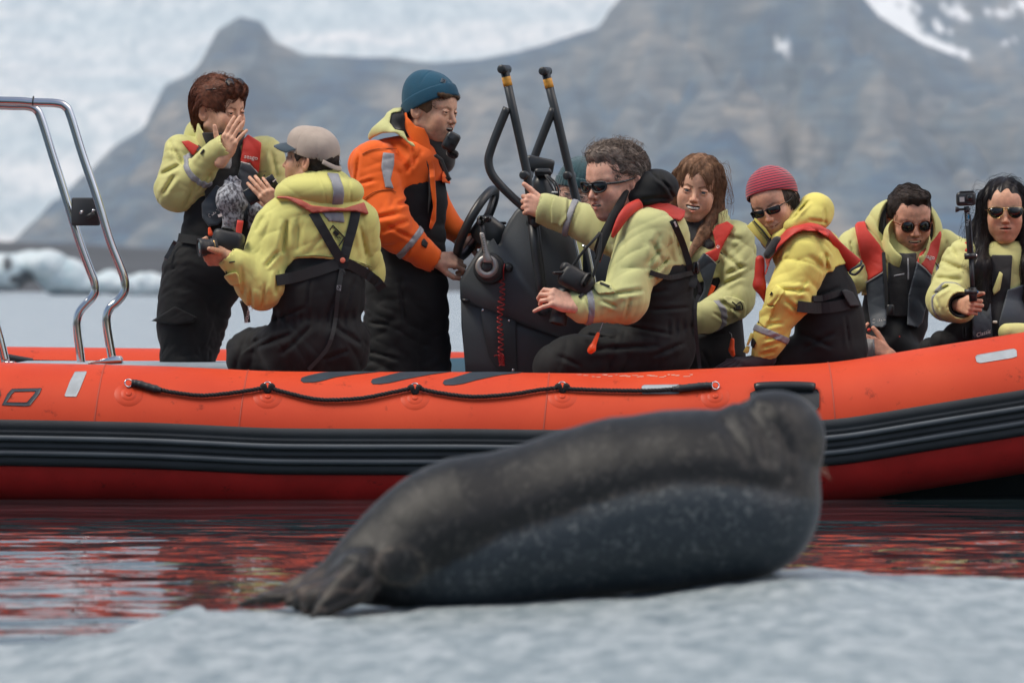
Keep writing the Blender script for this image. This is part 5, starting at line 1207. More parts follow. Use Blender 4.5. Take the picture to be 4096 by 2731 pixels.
sc_ = root('scarf', p.p(920, 800, -.24), 'crumpled grey and white patterned scarf hanging at the auburn haired woman\'s chest', 'scarf')
def scarff(P):
    d = p.C((930, 740, -.17), (915, 800, -.20), 34, 48)(P); d = smin(d, p.C((920, 800, -.20), (928, 870, -.19), 46, 38)(P), .02); d = smin(d, p.C((928, 870, -.19), (912, 912, -.18), 34, 28)(P), .02); d = smin(d, p.C((950, 790, -.19), (975, 815, -.19), 30, 18)(P), .02); d = smin(d, p.C((895, 780, -.19), (885, 800, -.19), 26, 16)(P), .02)
    Q = P-p.p(925, 730, -.2); a = np.arctan2(Q[:, 0], -Q[:, 2]); return d+.006*(np.abs(np.sin(a*3.5+1.5*np.sin(Q[:, 2]*16)))-.5)+folds(P, .005, 24, (.9, .2, .2), 1)
put_field('cloth', scarff, p.p(850, 940, -.32), p.p(1010, 690, -.05)+[0, 0, 0], .0034, SCF, sc_)
put('label', *box(p.p(880, 862, -.262), (.017, .002, .012), ax=[(.9, 0, .3), (0, 1, 0), (-.3, 0, .9)]), WPRINT, sc_, smooth=False)
def scarf2(P): return p.C((1020, 850, -.13), (1015, 905, -.12), 30, 22)(P)+folds(P, .005, 34, (.6, .2, .2), 2)
put_field('cloth', scarf2, p.p(970, 950, -.25), p.p(1070, 800, -.02), .004, SCF, sc_)

# ---------------------------------------------------------------- man in the beige cap, seated with his back to us
B2 = Person('man in beige baseball cap seated with his back to the camera', 1270, 1480, 20.5, skin('skin_tanned', (0.574, 0.320, 0.205), (.03, .022, .018)))
p = B2
H2 = H = Head(1240, 648, 20.5, -110, -8, 0, .95, w=1.02, jaw=1.05)
p.set_head(H, neck=(-.06, .03, -.15)); H.stub = .5
TOR2 = p.U([p.C((1268, 900, 0), (1275, 1180, 0), 178, 180, sq=.72, n=(0, 1, 0), fold=.010, nf=5, ph=1), p.C((1120, 900, 0), (1425, 890, 0), 76, 74)], .06)
arm2a = p.U([p.C((1105, 905, -.02), (1045, 1130, -.06), 84, 96, fold=.014, nf=4, ph=.5), p.C((1040, 1140, -.07), (950, 1060, -.12), 84, 54, fold=.012, nf=4, ph=2)], .03)
cuf2 = p.C((955, 1062, -.12), (922, 1035, -.13), 50, 48); hol2 = p.C((930, 1042, -.125), (870, 995, -.15), 38, 42)
arm2b = p.U([p.C((1440, 890, .02), (1475, 1120, .10), 70, 60, fold=.010, nf=4)], .03)
def hem(P):      # lower hem of the yellow yoke, hanging lower at the sides
    u, v = PXL(P.astype(np.float64)); hy = np.interp(u, [1040, 1060, 1120, 1178, 1250, 1340, 1400, 1470, 1490, 1530, 1545], [1063, 1066, 1098, 1036, 1028, 1034, 1042, 1068, 1100, 1142, 1100]); return (v-hy)*p.Y/FPX
def jf2(P):
    d = smax(TOR2(P)-.006, hem(P), .004); d = smin(d, smax(arm2b(P), hem(P), .004), .02); d = smin(d, smin(arm2a(P), cuf2(P), .012), .02)
    d = d+folds(P, .0085, 11+4, (1, .2, .25), 4)
    d = d+creases(P, p.Y, [(1150, 880, 1128, 1020, 16, 22), (1060, 1070, 1118, 1000, 12, 16), (1112, 1080, 1100, 1180, 12, 18), (1005, 1240, 1000, 1150, 8, 14), (1045, 1235, 1060, 1130, 8, 14), (965, 1060, 975, 1190, 6, 14), (1195, 870, 1190, 1010, 8, 22), (1440, 900, 1465, 1030, 9, 18), (1300, 930, 1240, 1010, 4, 20), (1020, 930, 1060, 860, 6, 20)])
    return np.maximum(d, -hol2(P))
HIP2 = p.U([p.C((1190, 1390, .0), (1340, 1385, .0), 145, 138, sq=.9, n=(0, 1, 0), fold=.012, nf=5), p.C((1180, 1400, .08), (1010, 1415, .14), 112, 102, fold=.012, nf=5), p.C((1275, 1150, 0), (1270, 1300, 0), 182, 172, sq=.75, n=(0, 1, 0))], .05)
def lf2(P):
    d = smin(HIP2(P), TOR2(P)+.002+np.clip(-hem(P)-.02, 0, .05)*.9, .02)+folds(P, .010, 12, (.8, .2, .6), 7); wz = P[:, 2]-p.p(0, 1275)[2]
    d = d+creases(P, p.Y, [(1080, 1290, 1220, 1230, 8, 16), (1300, 1280, 1350, 1170, 8, 16), (1180, 1330, 1020, 1390, 10, 20), (1250, 1300, 1120, 1420, 9, 20), (1330, 1300, 1450, 1380, 9, 20), (1240, 1110, 1230, 1230, 6, 14), (1420, 1110, 1380, 1250, 8, 18), (1290, 1440, 1400, 1400, 7, 18), (940, 1400, 1080, 1340, 8, 18)])
    return d+.010*np.exp(-(wz/.03)**2)+.005*np.exp(-(wz/.032)**2)*np.sin(P[:, 0]*190)
p.field('jacket', jf2, (860, 780, 1580, 1290, -.36, .3), .0055, YEL_D)
p.field('trousers', lf2, (870, 900, 1530, 1500, -.3, .34), .0062, BKF)
s2 = lambda P: np.minimum(jf2(P), lf2(P))
def hood2(P):
    d = p.E((1285, 768, -.02), (168, 78, 120))(P); d = smin(d, p.E((1180, 772, -.02), (80, 58, 95))(P), .03); d = smin(d, p.E((1285, 712, .0), (92, 42, 85))(P), .03)
    d = smax(d, -p.C((1255, 700, .03), (1235, 590, .03), 62, 74)(P), .008); u, v = PXL(P.astype(np.float64))
    d = d+.0035*np.exp(-((u-(1300-(v-760)*.05*0))/5)**2)*0+folds(P, .008, 17, (.4, .2, 1), 3)+.003*np.exp(-(np.abs(u-np.interp(v, [690, 760, 820], [1265, 1298, 1305]))/4)**2)+.003*np.exp(-(np.abs(u-np.interp(v, [720, 830], [1398, 1405]))/4)**2)
    return d
hd = p.field('hood', hood2, (1080, 650, 1480, 860, -.2, .2), .0042, YEL_D)
p.shell('reflective_tape', hood2, pts_from(c3_, [(1165, 600), (1290, 612), (1345, 760), (1352, 830), (1335, 978), (1220, 972), (1238, 800), (1215, 700)]), TAPE, off=.002, th=.002, parent=hd, ref=.02)
v2 = p.shell('life_vest', s2, pts_from(c3_, [(640, 870), (655, 850), (760, 850), (900, 885), (1010, 945), (1150, 960), (1350, 975), (1500, 930), (1560, 910), (1608, 1030), (1590, 1042), (1480, 1010), (1300, 1006), (1180, 1012), (1090, 1022), (1010, 1024), (870, 940), (760, 880)]), M('faded_red_vest', (.42, .085, .055), .6, var=.25, vs=9, bump=.0015, bs=40), off=.008, th=.010)
p.shell('reflective_tape', s2, pts_from(c3_, [(1105, 1010), (1340, 1018), (1358, 1130), (1190, 1112)]), TAPE, off=.002, th=.002)
for a, b in (((1332, 902), (1378, 950)), ((1378, 950), (1355, 985)), ((1332, 902), (1320, 920)), ((1291, 946), (1305, 938)), ((1291, 946), (1312, 984))): p.strap('diamond_print', s2, [a, b], 4.5, PRINT, off=.003)
p.strap('diamond_print', s2, [(1336, 925), (1352, 940)], 14, PRINT, off=.003)
p.write('DEN', s2, 1352, 951, 13, PRINT, ang=-6, off=.003, bold=.02); p.write('SYSTEM', s2, 1352, 961, 6, PRINT, ang=-12, off=.003)
for pts, w in (([(1252, 850), (1290, 915), (1330, 985), (1366, 1045)], 38), ([(1424, 848), (1412, 905), (1392, 975), (1374, 1045)], 38), ([(1370, 1020), (1370, 1075)], 38), ([(1368, 1075), (1362, 1110), (1352, 1165)], 20), ([(1352, 1165), (1340, 1290), (1310, 1390), (1235, 1478)], 16), ([(1105, 1122), (1180, 1108), (1270, 1082), (1350, 1055)], 44), ([(1388, 1052), (1440, 1080), (1500, 1120), (1530, 1155)], 40)):
    p.strap('harness_strap', s2, pts, w, STRAP, off=.008, parent=v2)
put('strap_button', *lathe(p.surf(s2, 1371, 1041, .016), (0, -1, 0), [(.0105, 0), (.0105, .003), (.008, .0045)], 20), M('coral_button', (.75, .20, .12), .5), v2)
put('strap_ring', *torus(p.surf(s2, 1369, 1092, .014), (0, -1, 0), .010, .003, 20, 8), BLK, v2)
for a, b in (((1349, 1142), (1364, 1142)), ((1364, 1142), (1362, 1162)), ((1362, 1162), (1348, 1158)), ((1348, 1158), (1349, 1142)), ((1349, 1142), (1362, 1162))): p.strap('stitching', s2, [a, b], 1.6, TAPE, off=.0135, parent=v2)
for pts in ([(1172, 1030), (1250, 1022), (1335, 1029)], [(1394, 1037), (1440, 1050), (1486, 1068)], [(1500, 1108), (1524, 1134)]): p.strap('stitching', s2, pts, 1.5, PRINT, off=.0015)
p.strap('cuff_tab', arm2a, [(918, 1050), (940, 1046)], 5, STRAP); p.strap('cuff_tab', arm2a, [(904, 1085), (907, 1100)], 5, STRAP)
pkf = p.shell('sleeve_pocket', jf2, pts_from(c4_, [(100, 400), (160, 370), (240, 360), (265, 395), (280, 500), (200, 515), (130, 480), (95, 450)]), YEL_D, off=.002, th=.006, k=.005)
p.add_hand(p.p(922, 1036, -.14), (-.80, .10, .06), (-.15, -.72, -.68), -1, [(45, 50, 30), (50, 50, 30), (55, 50, 30), (60, 50, 30)], thumb=(58, 38, -8, 0), sc=1.05, fore=.02)
p.build_body((lambda P: np.minimum(TOR2(P), HIP2(P))+.03, (860, 800, 1580, 1560, -.35, .35))); p.eyes()
# short dark hair below the cap
def hair2(P):
    Q = H2.L(P).astype(np.float32); Qm = Q.copy(); Qm[:, 1] = np.abs(Q[:, 1]); d = ell(Qm, (-.016, 0, .022), (.106, .083, .094)); d = smin(d, ell(Qm, (-.060, 0, -.04), (.045, .062, .045)), .02)
    d = smax(d, -ell(Qm, (.120, 0, -.035), (.092, .085, .10)), .006); d = smax(d, -ell(Qm, (.0, .085, -.035), (.032, .03, .055)), .005); return (d+.0015*np.sin(Q[:, 1]*200+Q[:, 2]*90))*H2.s
h2o = put_field('hair', hair2, H2.c-.16, H2.c+.15, .0034, HAIR_DK, p.r)
p.strands('hair_strands', hair2, p.hair_roots(world_verts(h2o), 500, 2, lambda Q: Q[:, 2] < .03), lambda Q: np.stack([-.3+0*Q[:, 0], Q[:, 1]*2, -1+0*Q[:, 0]], 1), HAIR_DK, .025, 4, .0008, 3, .003, .3, parent=h2o)
CAPM = M('beige_cotton', (.42, .35, .30), .85, var=.14, vs=14, bump=.0012, bs=50, bump2=.0003, bs2=500, sheen=.2); CAPB = M('navy_cotton', (.025, .05, .075), .8, bump=.0004, bs=400, sheen=.2)
def capf(P):
    Q = H2.L(P).astype(np.float32); Qm = Q.copy(); Qm[:, 1] = np.abs(Q[:, 1]); d = ell(Qm, (-.012, 0, .048), (.110, .092, .100)); d = smin(d, ell(Qm, (.05, 0, .085), (.055, .06, .055)), .03)
    d = smax(d, -(Q[:, 2]-.014-.20*(Q[:, 0]+.02)*(Q[:, 0] > -.02)+.55*(Q[:, 0]+.06)*(Q[:, 0] < -.06)*-1), .003); d = smax(d, -(ell(Qm, (-.012, 0, .042), (.104, .086, .094))), .002)
    a = np.arctan2(Q[:, 1], Q[:, 0]+.014); d = d+.0012*np.exp(-(((a*3/math.pi+.5) % 1-.5)/.03)**2)
    # opening above the strap at the back
    d = smax(d, -ell(Q, (-.128, 0, .012), (.05, .036, .030)), .003); return d*H2.s
cp = put_field('cap', capf, H2.c-.17, H2.c+.19, .0032, CAPM, p.r)
put('cap_button', *lathe(H2.G((-.014, 0, .143)), H2.A[2], [(.009, 0), (.008, .003), (.003, .005)], 14), CAPB, cp)
V, F = [], []
for i in range(15):
    a = math.radians(-72+i*144/14)
    for r_, dz in ((0, 0), (.35, .002), (.7, -.001), (1, -.008)):
        x = -.014+.098*math.cos(a)+r_*.080*math.cos(a*.55); y = .088*math.sin(a)*(1-.04*r_); V.append(H2.G((x, y, .048+dz-.9*y*y+.0*r_+.02*(math.cos(a))-.012*r_)))
n = len(V); V += [v-H2.A[2]*.004 for v in V]; gf = grid_faces(15, 4).tolist(); F = gf+[tuple(i+n for i in f[::-1]) for f in gf]
bd = [i*4+3 for i in range(15)]; F += [(a, b, b+n, a+n) for a, b in zip(bd[:-1], bd[1:])]
put('cap_brim', V, F, CAPB, cp)
put('cap_strap', *tube(smooth_path([H2.G((-.085, .074, .010)), H2.G((-.122, .040, -.006)), H2.G((-.133, 0, -.010)), H2.G((-.122, -.040, -.006)), H2.G((-.085, -.074, .010))], 5), .010, 8, ry=.25, up=tuple(H2.A[0])), CAPM, cp)
# his camera
CAMM = M('camera_body_black', (.014, .015, .017), .5, bump=.0005, bs=300)
cm = root('camera', B2.p(870, 1000, -.2), 'black camera with a red strap held by the man in the beige cap', 'camera')
q = B2
put('body', *box(q.p(912, 965, -.10), (.118, .07, .082), ax=[(.95, -.2, -.22), (.2, .97, -.05), (.22, 0, .97)], bev=.010), CAMM, cm)
put('viewfinder', *box(q.p(915, 920, -.10), (.05, .05, .022), ax=[(.95, -.2, -.15), (.2, .97, -.05), (.15, 0, .97)], bev=.006), CAMM, cm)
put('lens', *lathe(q.p(866, 984, -.150), (-.93, -.30, -.10), [(.030, 0), (.031, .02), (.029, .022), (.029, .04), (.034, .045), (.0355, .07), (.032, .072), (.029, .066)], 28), CAMM, cm)
put('front_glass', *lathe(q.p(866, 984, -.150)+np.array([-.93, -.30, -.10])/1.0*.066, (-.93, -.30, -.10), [(.029, 0), (.02, .005), (.001, .006)], 24), M('coated_glass', (.05, .08, .09), .05, spec=.9), cm)
put('mode_dial', *lathe(q.p(872, 945, -.07), (0, 0, 1), [(.009, 0), (.009, .006), (.007, .007)], 16), CAMM, cm)
put('lens_ring', *torus(q.p(853, 987, -.155), (-.93, -.30, -.10), .0305, .0012, 24, 6), GOLD, cm)
put('strap', *tube(smooth_path([q.p(962, 882, -.02), q.p(952, 940, -.03), q.p(940, 990, -.04)], 5), .0125, 8, ry=.15, up=(0, 1, 0)), VRED, cm)
put('strap', *tube(smooth_path([q.p(970, 1200, .02), q.p(985, 1250, .02), q.p(990, 1290, .02)], 5), .012, 8, ry=.15, up=(0, 1, 0)), M('black_red_strap', (.02, .012, .012), .7), cm)
words('Canon', q.p(994, 1258, -.0), (-.25, 0, -1), (1, 0, -.25), .026, WPRINT, cm)

# ---------------------------------------------------------------- skipper in orange
C3 = Person('skipper in orange jacket and teal beanie steering at the console', 1620, 1480, 21.0, skin('skin_fair', (0.652, 0.382, 0.262), (.10, .06, .035)))
p = C3
H3 = H = Head(1724, 442, 21.0, 57, 8, -2, 1.07, w=.94, jaw=1.0, nose=1.0, smile=.003, mopen=.0085, slit=.0026, mw=.95)
H.stub = .55
p.set_head(H, neck=(-.06, 0, -.16)); 
TOR3 = p.U([p.C((1590, 700, 0), (1625, 900, 0), 140, 132, sq=.85, n=(0, 1, 0), fold=.006, nf=5), p.C((1660, 660, .0), (1690, 800, .0), 108, 96, fold=.004, nf=5), p.C((1500, 650, 0), (1620, 640, .1), 72, 60)], .05)
arm3 = p.U([p.C((1492, 662, -.10), (1538, 880, -.16), 92, 88, fold=.012, nf=4, ph=1), p.C((1548, 895, -.17), (1690, 1012, -.14), 88, 52, fold=.012, nf=4, ph=3)], .03)
cuf3 = p.C((1690, 1012, -.14), (1722, 1035, -.13), 54, 50); hol3 = p.C((1712, 1030, -.13), (1770, 1062, -.12), 40, 44)
arm3b = p.U([p.C((1700, 690, .14), (1760, 850, .18), 60, 54), p.C((1765, 870, .18), (1850, 948, .18), 54, 42, fold=.006, nf=4)], .03)
def jf3(P):
    u, v = PXL(P.astype(np.float64)); line = np.interp(u, [1380, 1600, 1612, 1650, 1720, 1800], [960, 940, 752, 742, 728, 722])
    d = smax(TOR3(P)-.004, (v-line)*p.Y/FPX, .004); d = smin(d, arm3(P), .03); d = smin(d, cuf3(P), .012); d = smin(d, arm3b(P), .015)
    d = d+folds(P, .006, 12, (1, .2, .3), 1)+creases(P, p.Y, [(1560, 560, 1640, 700, 8, 22), (1610, 700, 1690, 600, 8, 20), (1480, 880, 1600, 850, 10, 18), (1520, 930, 1640, 880, 11, 18), (1540, 900, 1660, 960, 9, 16), (1590, 820, 1660, 800, 9, 16), (1420, 740, 1500, 720, 6, 14), (1640, 560, 1660, 680, 6, 18), (1440, 590, 1420, 760, 5, 14), (1620, 1040, 1640, 990, 6, 12)])
    return np.maximum(d, -hol3(P))
LEG3 = p.U([p.C((1640, 900, 0), (1620, 1150, 0), 138, 142, sq=.85, n=(0, 1, 0), fold=.008, nf=5), p.C((1590, 1150, -.02), (1560, 1530, -.02), 118, 112, fold=.012, nf=6), p.C((1690, 1150, .05), (1715, 1530, .05), 92, 84, fold=.010, nf=6), p.C((1690, 1140, 0), (1700, 1215, 0), 86, 76)], .05)
def line3(P):
    u, v = PXL(P.astype(np.float64)); return (v-np.interp(u, [1380, 1600, 1612, 1650, 1720, 1800], [960, 940, 752, 742, 728, 722]))*p.Y/FPX
def lf3(P): return smin(LEG3(P), TOR3(P)+.002+np.clip(-line3(P)-.02, 0, .03)*.9, .02)+folds(P, .009, 12, (.7, .3, 1), 9)+creases(P, p.Y, [(1470, 1290, 1560, 1300, 8, 16), (1450, 1400, 1600, 1440, 8, 16), (1600, 1100, 1620, 1300, 6, 14), (1700, 1080, 1780, 1100, 6, 14)])
p.field('jacket', jf3, (1370, 470, 1910, 1130, -.36, .4), .0055, ORF)
p.field('trousers', lf3, (1420, 500, 1860, 1560, -.34, .32), .0065, BKF)
sT3 = lambda P: lf3(P)-.008
s3 = lambda P: np.minimum(jf3(P), lf3(P))
arf = lambda P: smin(arm3(P), TOR3(P)-.004, .03)
p.shell('reflective_tape', jf3, pts_from(c5_, [(425, 1035), (555, 1050), (550, 1180), (512, 1340), (548, 1445), (452, 1430), (405, 1200)]), TAPE, off=.002, th=.002)
p.band('reflective_tape', jf3, (1636, 975, -.155), (142, 117, .02), 27, rad=.10)
p.strap('stitching', jf3, [(1448, 618), (1480, 602), (1530, 594), (1585, 596)], 1.6, PRINT, off=.001); p.strap('stitching', jf3, [(1450, 800), (1500, 768), (1560, 760), (1585, 770)], 1.6, PRINT, off=.001)
p.shell('cuff_tab', jf3, pts_from(c6_, [(650, 430), (668, 405), (705, 450), (690, 498), (645, 468)]), STRAP, off=.002, th=.002)
# stand-up collar, hood with black lining, black inner neck
col3 = lambda P: np.maximum(p.C((1690, 600, 0), (1672, 500, 0), 84, 72)(P), -p.C((1700, 600, -.0), (1690, 480, -.01), 68, 62)(P))
def colf(P):
    u, v = PXL(P.astype(np.float64)); return smax(col3(P)+folds(P, .004, 24, (1, 0, .4), 1), poly(P, pts_from(c5_, [(600, 600), (690, 525), (700, 640), (790, 740), (890, 765), (940, 870), (975, 1060), (880, 1100), (800, 970), (740, 900), (650, 730)])), .004)
cj = p.field('collar', colf, (1570, 400, 1770, 680, -.2, .2), .0038, ORF)
p.shell('jacket_edge', sT3, pts_from(c5_, [(860, 1010), (935, 1090), (970, 1060), (1000, 1180), (1025, 1568), (1020, 1800), (970, 1900), (940, 1880), (985, 1640), (950, 1400), (935, 1200), (890, 1100)]), ORF, off=.008, th=.010, ref=.05)
p.shell('zip', sT3, pts_from(c5_, [(880, 1050), (925, 1120), (955, 1250), (962, 1568), (920, 1800), (938, 1500), (938, 1250), (900, 1130)]), STRAP, off=.022, th=.003, ref=.05)
def hood3(P):
    d = smin(p.E((1560, 530, .02), (92, 62, 120))(P), p.E((1590, 480, .03), (60, 52, 100))(P), .03); d = smin(d, p.C((1590, 540, -.10), (1655, 588, -.13), 30, 10)(P), .02)
    return d+folds(P, .006, 20, (1, .2, .3), 6)
hp3 = pts_from(c5_, [(243, 925), (262, 830), (300, 765), (440, 640), (470, 590), (545, 540), (640, 532), (625, 580), (520, 600), (500, 700), (560, 780), (660, 800), (705, 905), (760, 925), (795, 978), (740, 962), (640, 870), (560, 815), (420, 820), (320, 865)])
p.field('hood', lambda P: smax(hood3(P), poly(P, hp3), .004), (1450, 400, 1700, 620, -.25, .25), .0042, YEL_C)
p.field('hood_lining', lambda P: smax(hood3(P)+.007, poly(P, pts_from(c5_, [(500, 610), (560, 555), (640, 545), (700, 740), (760, 930), (700, 880), (660, 800), (560, 780), (490, 710)])), .003), (1540, 400, 1680, 600, -.25, .25), .0042, FLC)
def gait(P): return smin(p.C((1745, 575, 0), (1760, 640, .0), 56, 62)(P), p.C((1770, 590, .02), (1790, 615, .02), 34, 30)(P), .02)+folds(P, .004, 24, (1, 0, .4), 1)
p.field('neck_gaiter', gait, (1670, 500, 1850, 720, -.2, .2), .0045, FLC)
p.shell('front_lapel', sT3, pts_from(c5_, [(1085, 1240), (1160, 1240), (1182, 1390), (1085, 1370)]), ORF, off=.004, th=.006, ref=.1)
# hands on the wheel
p.add_hand(p.p(1730, 1038, -.10), (.93, .20, -.02), (.06, -.8, .6), -1, [(30, 62, 40), (34, 64, 42), (38, 64, 42), (44, 60, 40)], thumb=(42, -20, 20, 25), sc=1.02, fore=.03)
p.add_hand(p.p(1862, 962, .16), (.85, -.25, -.1), (.2, -.6, .75), -1, [(50, 60, 40)]*4, thumb=(42, -20, 20, 25), sc=1.0, fore=.03)
p.build_body((lambda P: np.minimum(TOR3(P), LEG3(P))+.03, (1370, 500, 1900, 1560, -.35, .35))); p.eyes(); p.teeth(z=-.0565, h=.0032)
HAIR_BL = hair_mat('sandy_hair', (.17, .105, .06), (.07, .042, .025))
def hair3(P):
    Q = H3.L(P).astype(np.float32); Qm = Q.copy(); Qm[:, 1] = np.abs(Q[:, 1]); d = ell(Qm, (-.012, 0, .026), (.102, .081, .094)); d = smin(d, ell(Qm, (.060, .015, .062), (.034, .050, .016)), .014)
    d = smax(d, -ell(Qm, (.105, 0, -.035), (.080, .090, .100)), .004); d = smax(d, -smax(ell(Qm, (-.0, .085, -.075), (.055, .05, .075)), -Q[:, 2]*0-1, .01), .005); return d*H3.s
ho = put_field('hair', hair3, H3.c-.16, H3.c+.15, .0034, HAIR_BL, p.r)
p.strands('hair_strands', hair3, p.hair_roots(world_verts(ho), 420, 2, lambda Q: (Q[:, 2] > .03) & (Q[:, 0] > .03)), lambda Q: np.stack([.5+0*Q[:, 0], -1+0*Q[:, 1], .1+0*Q[:, 0]], 1), HAIR_BL, .05, 5, .0010, 3, .003, .3, parent=ho)
TEAL = M('teal_fleece', (.004, .062, .115), .95, var=.12, vs=20, bump=.0010, bs=260, sheen=.12)
bf, bb = beanie(H3, top=.146, rx=.112, ry=.090, rim=.000, slope=.62, slouch=.014, rh=.055)
bn = put_field('beanie', bf, H3.c-.18, H3.c+.19, .0034, TEAL, p.r); put_field('beanie_cuff', bb, H3.c-.18, H3.c+.19, .0034, TEAL, bn)
q_ = p.surf(bb, 1774, 324, .002); bx = np.array([.88, .3, -.32]); put('badge', *box(q_, (.020, .003, .016), ax=[bx/np.linalg.norm(bx), np.array([-.3, .95, 0]), (.32, 0, .9)]), M('grey_badge', (.25, .30, .34), .5), bn, smooth=False)
put('badge_mark', *torus(q_-[0, .002, 0], (-.2, -1, 0), .0045, .0012, 16, 6), NAVY, bn)
# radio hand mike clipped to the collar
rm = root('radio_microphone', C3.p(1800, 600, -.1), 'black radio hand microphone clipped at the collar of the skipper in orange', 'microphone')
mz_ = [(.86, .2, -.46), (-.2, .97, 0), (.46, 0, .88)]
put('body', *box(C3.p(1804, 567, -.115), (.056, .034, .076), ax=mz_, bev=.007), BLK, rm)
for k in range(4): put('grille_slot', *box(C3.p(1802+k*2.5, 556+k*6-2, -.134), (.034, .003, .0024), ax=mz_), COND, rm, smooth=False)
put('clip', *box(C3.p(1810, 615, -.09), (.05, .03, .035), ax=mz_, bev=.008), FLC, rm)
V = []
for k in range(240):
    t = k/239; a = t*2*math.pi*24; c = np.array([np.interp(t, [0, .35, .8, 1], [1740, 1765, 1785, 1795]), np.interp(t, [0, .35, .8, 1], [620, 640, 690, 712])]); V.append(C3.p(c[0], c[1], -.135)+np.array([.0055*math.cos(a), .0055*math.sin(a), .0055*math.cos(a)*.6]))
put('coiled_cable', *tube(V, .0021, 5), BLK, rm); put('cable_plug', *tube([C3.p(1788, 705, -.13), C3.p(1800, 722, -.13)], .009, 8), BLK, rm)

# ---------------------------------------------------------------- passenger half hidden behind the older man
D4 = Person('passenger in dark teal knitted beanie and glasses behind the black roll bar', 2320, 1200, 21.95, skin('skin_pale', (0.600, 0.343, 0.245), (.05, .03, .02)))
p = D4
H4 = H = Head(2305, 772, 21.95, -6, 8, -12, 1.0, w=.98, fem=.5)
p.set_head(H)
bd = lambda P: smin(p.C((2320, 960, 0), (2330, 1250, 0), 120, 125, sq=.8, n=(0, 1, 0))(P), p.C((2230, 930, 0), (2420, 930, 0), 58, 58)(P), .04)+folds(P, .0085, 13+4, (1, .2, .3), 2)
p.field('jacket', bd, (2140, 840, 2500, 1380, -.3, .3), .008, YEL_A)
p.build_body(None); p.eyes()
KT = M('teal_knit', (.010, .055, .070), .95, var=.2, vs=60, bump=.0012, bs=240, sheen=.4)
bf, bb = beanie(H4, top=.150, rx=.112, ry=.092, rim=.012, slope=.22, slouch=.02, knit=40, rh=.04)
bn = put_field('beanie', bf, H4.c-.18, H4.c+.20, .004, KT, p.r); put_field('beanie_cuff', bb, H4.c-.18, H4.c+.20, .004, KT, bn)
p.glasses('thin', BLK, tint=M('clear_glass', (.5, .5, .5), .02, alpha=.12))

# ---------------------------------------------------------------- older man leaning on the roll bar, camera in hand
c1r = (2040, 500, .3188); c2r = (2100, 960, .3571)
E5 = Person('older man with wrap sunglasses sitting on the tube, one hand on the black roll bar', 2600, 1485, 20.45, skin('skin_weathered', (.72, .40, .295), (.10, .065, .045)))
p = E5
H5 = H = Head(2464, 728, 20.42, -50, 10, 0, 1.22, w=.98, jaw=1.08, nose=1.05, smile=-.002, mopen=.0045, slit=.003, mw=1.0)
p.set_head(H, neck=(-.07, 0, -.15)); H.stub = .12
TOR5 = p.U([p.C((2608, 960, 0), (2638, 1300, 0), 138, 142, sq=.85, n=(0, 1, 0), fold=.008, nf=5), p.C((2500, 930, .05), (2660, 935, -.02), 62, 72)], .05)
arm5 = p.U([p.C((2590, 940, -.10), (2500, 1175, -.20), 108, 84, fold=.014, nf=3, ph=2), p.C((2500, 1205, -.21), (2335, 1225, -.25), 84, 62, fold=.010, nf=4, ph=5)], .04)
cuf5 = p.C((2335, 1225, -.25), (2292, 1222, -.25), 60, 48); hol5 = p.C((2300, 1222, -.25), (2230, 1205, -.26), 36, 40)
arm5b = p.U([p.C((2480, 965, .10), (2400, 915, .16), 76, 74), p.C((2400, 912, .16), (2215, 848, .21), 74, 58, fold=.008, nf=4, ph=3)], .04)
cuf5b = p.C((2240, 858, .205), (2182, 838, .205), 62, 60); hol5b = p.C((2194, 842, .205), (2120, 818, .20), 46, 50)
def jf5(P):
    u, v = PXL(P.astype(np.float64)); line = np.interp(u, [2380, 2580, 2620, 2680, 2690, 2760], [1140, 1140, 1135, 1090, 1062, 1062])
    d = smax(TOR5(P)-.005, (v-line)*p.Y/FPX, .004); d = smin(d, smin(arm5b(P), cuf5b(P), .01), .02); d = smin(d, smin(arm5(P), cuf5(P), .012), .03)
    d = d+folds(P, .0085, 11+4, (1, .2, .3), 5)+creases(P, p.Y, [(2600, 960, 2660, 1060, 8, 26), (2640, 930, 2600, 1050, 6, 22), (2590, 1110, 2680, 1030, 12, 18), (2590, 1060, 2640, 1000, 8, 16), (2440, 1180, 2580, 1160, 9, 18), (2400, 1200, 2470, 1230, 8, 14), (2520, 1190, 2500, 1280, 8, 14), (2340, 1190, 2370, 1260, 6, 12), (2420, 1000, 2410, 1120, 5, 16), (2290, 900, 2340, 850, 7, 16), (2340, 960, 2360, 880, 9, 18), (2300, 870, 2310, 920, 6, 12), (2700, 920, 2720, 1040, 6, 14)])
    return np.maximum(np.maximum(d, -hol5(P)), -hol5b(P))
LEG5 = p.U([p.C((2640, 1280, 0), (2645, 1400, 0), 140, 132, sq=.9, n=(0, 1, 0)), p.C((2640, 1395, -.02), (2290, 1440, -.05), 108, 92, fold=.012, nf=5), p.C((2290, 1440, -.05), (2225, 1470, -.05), 92, 92), p.C((2560, 1300, .02), (2380, 1370, .1), 80, 78)], .05)
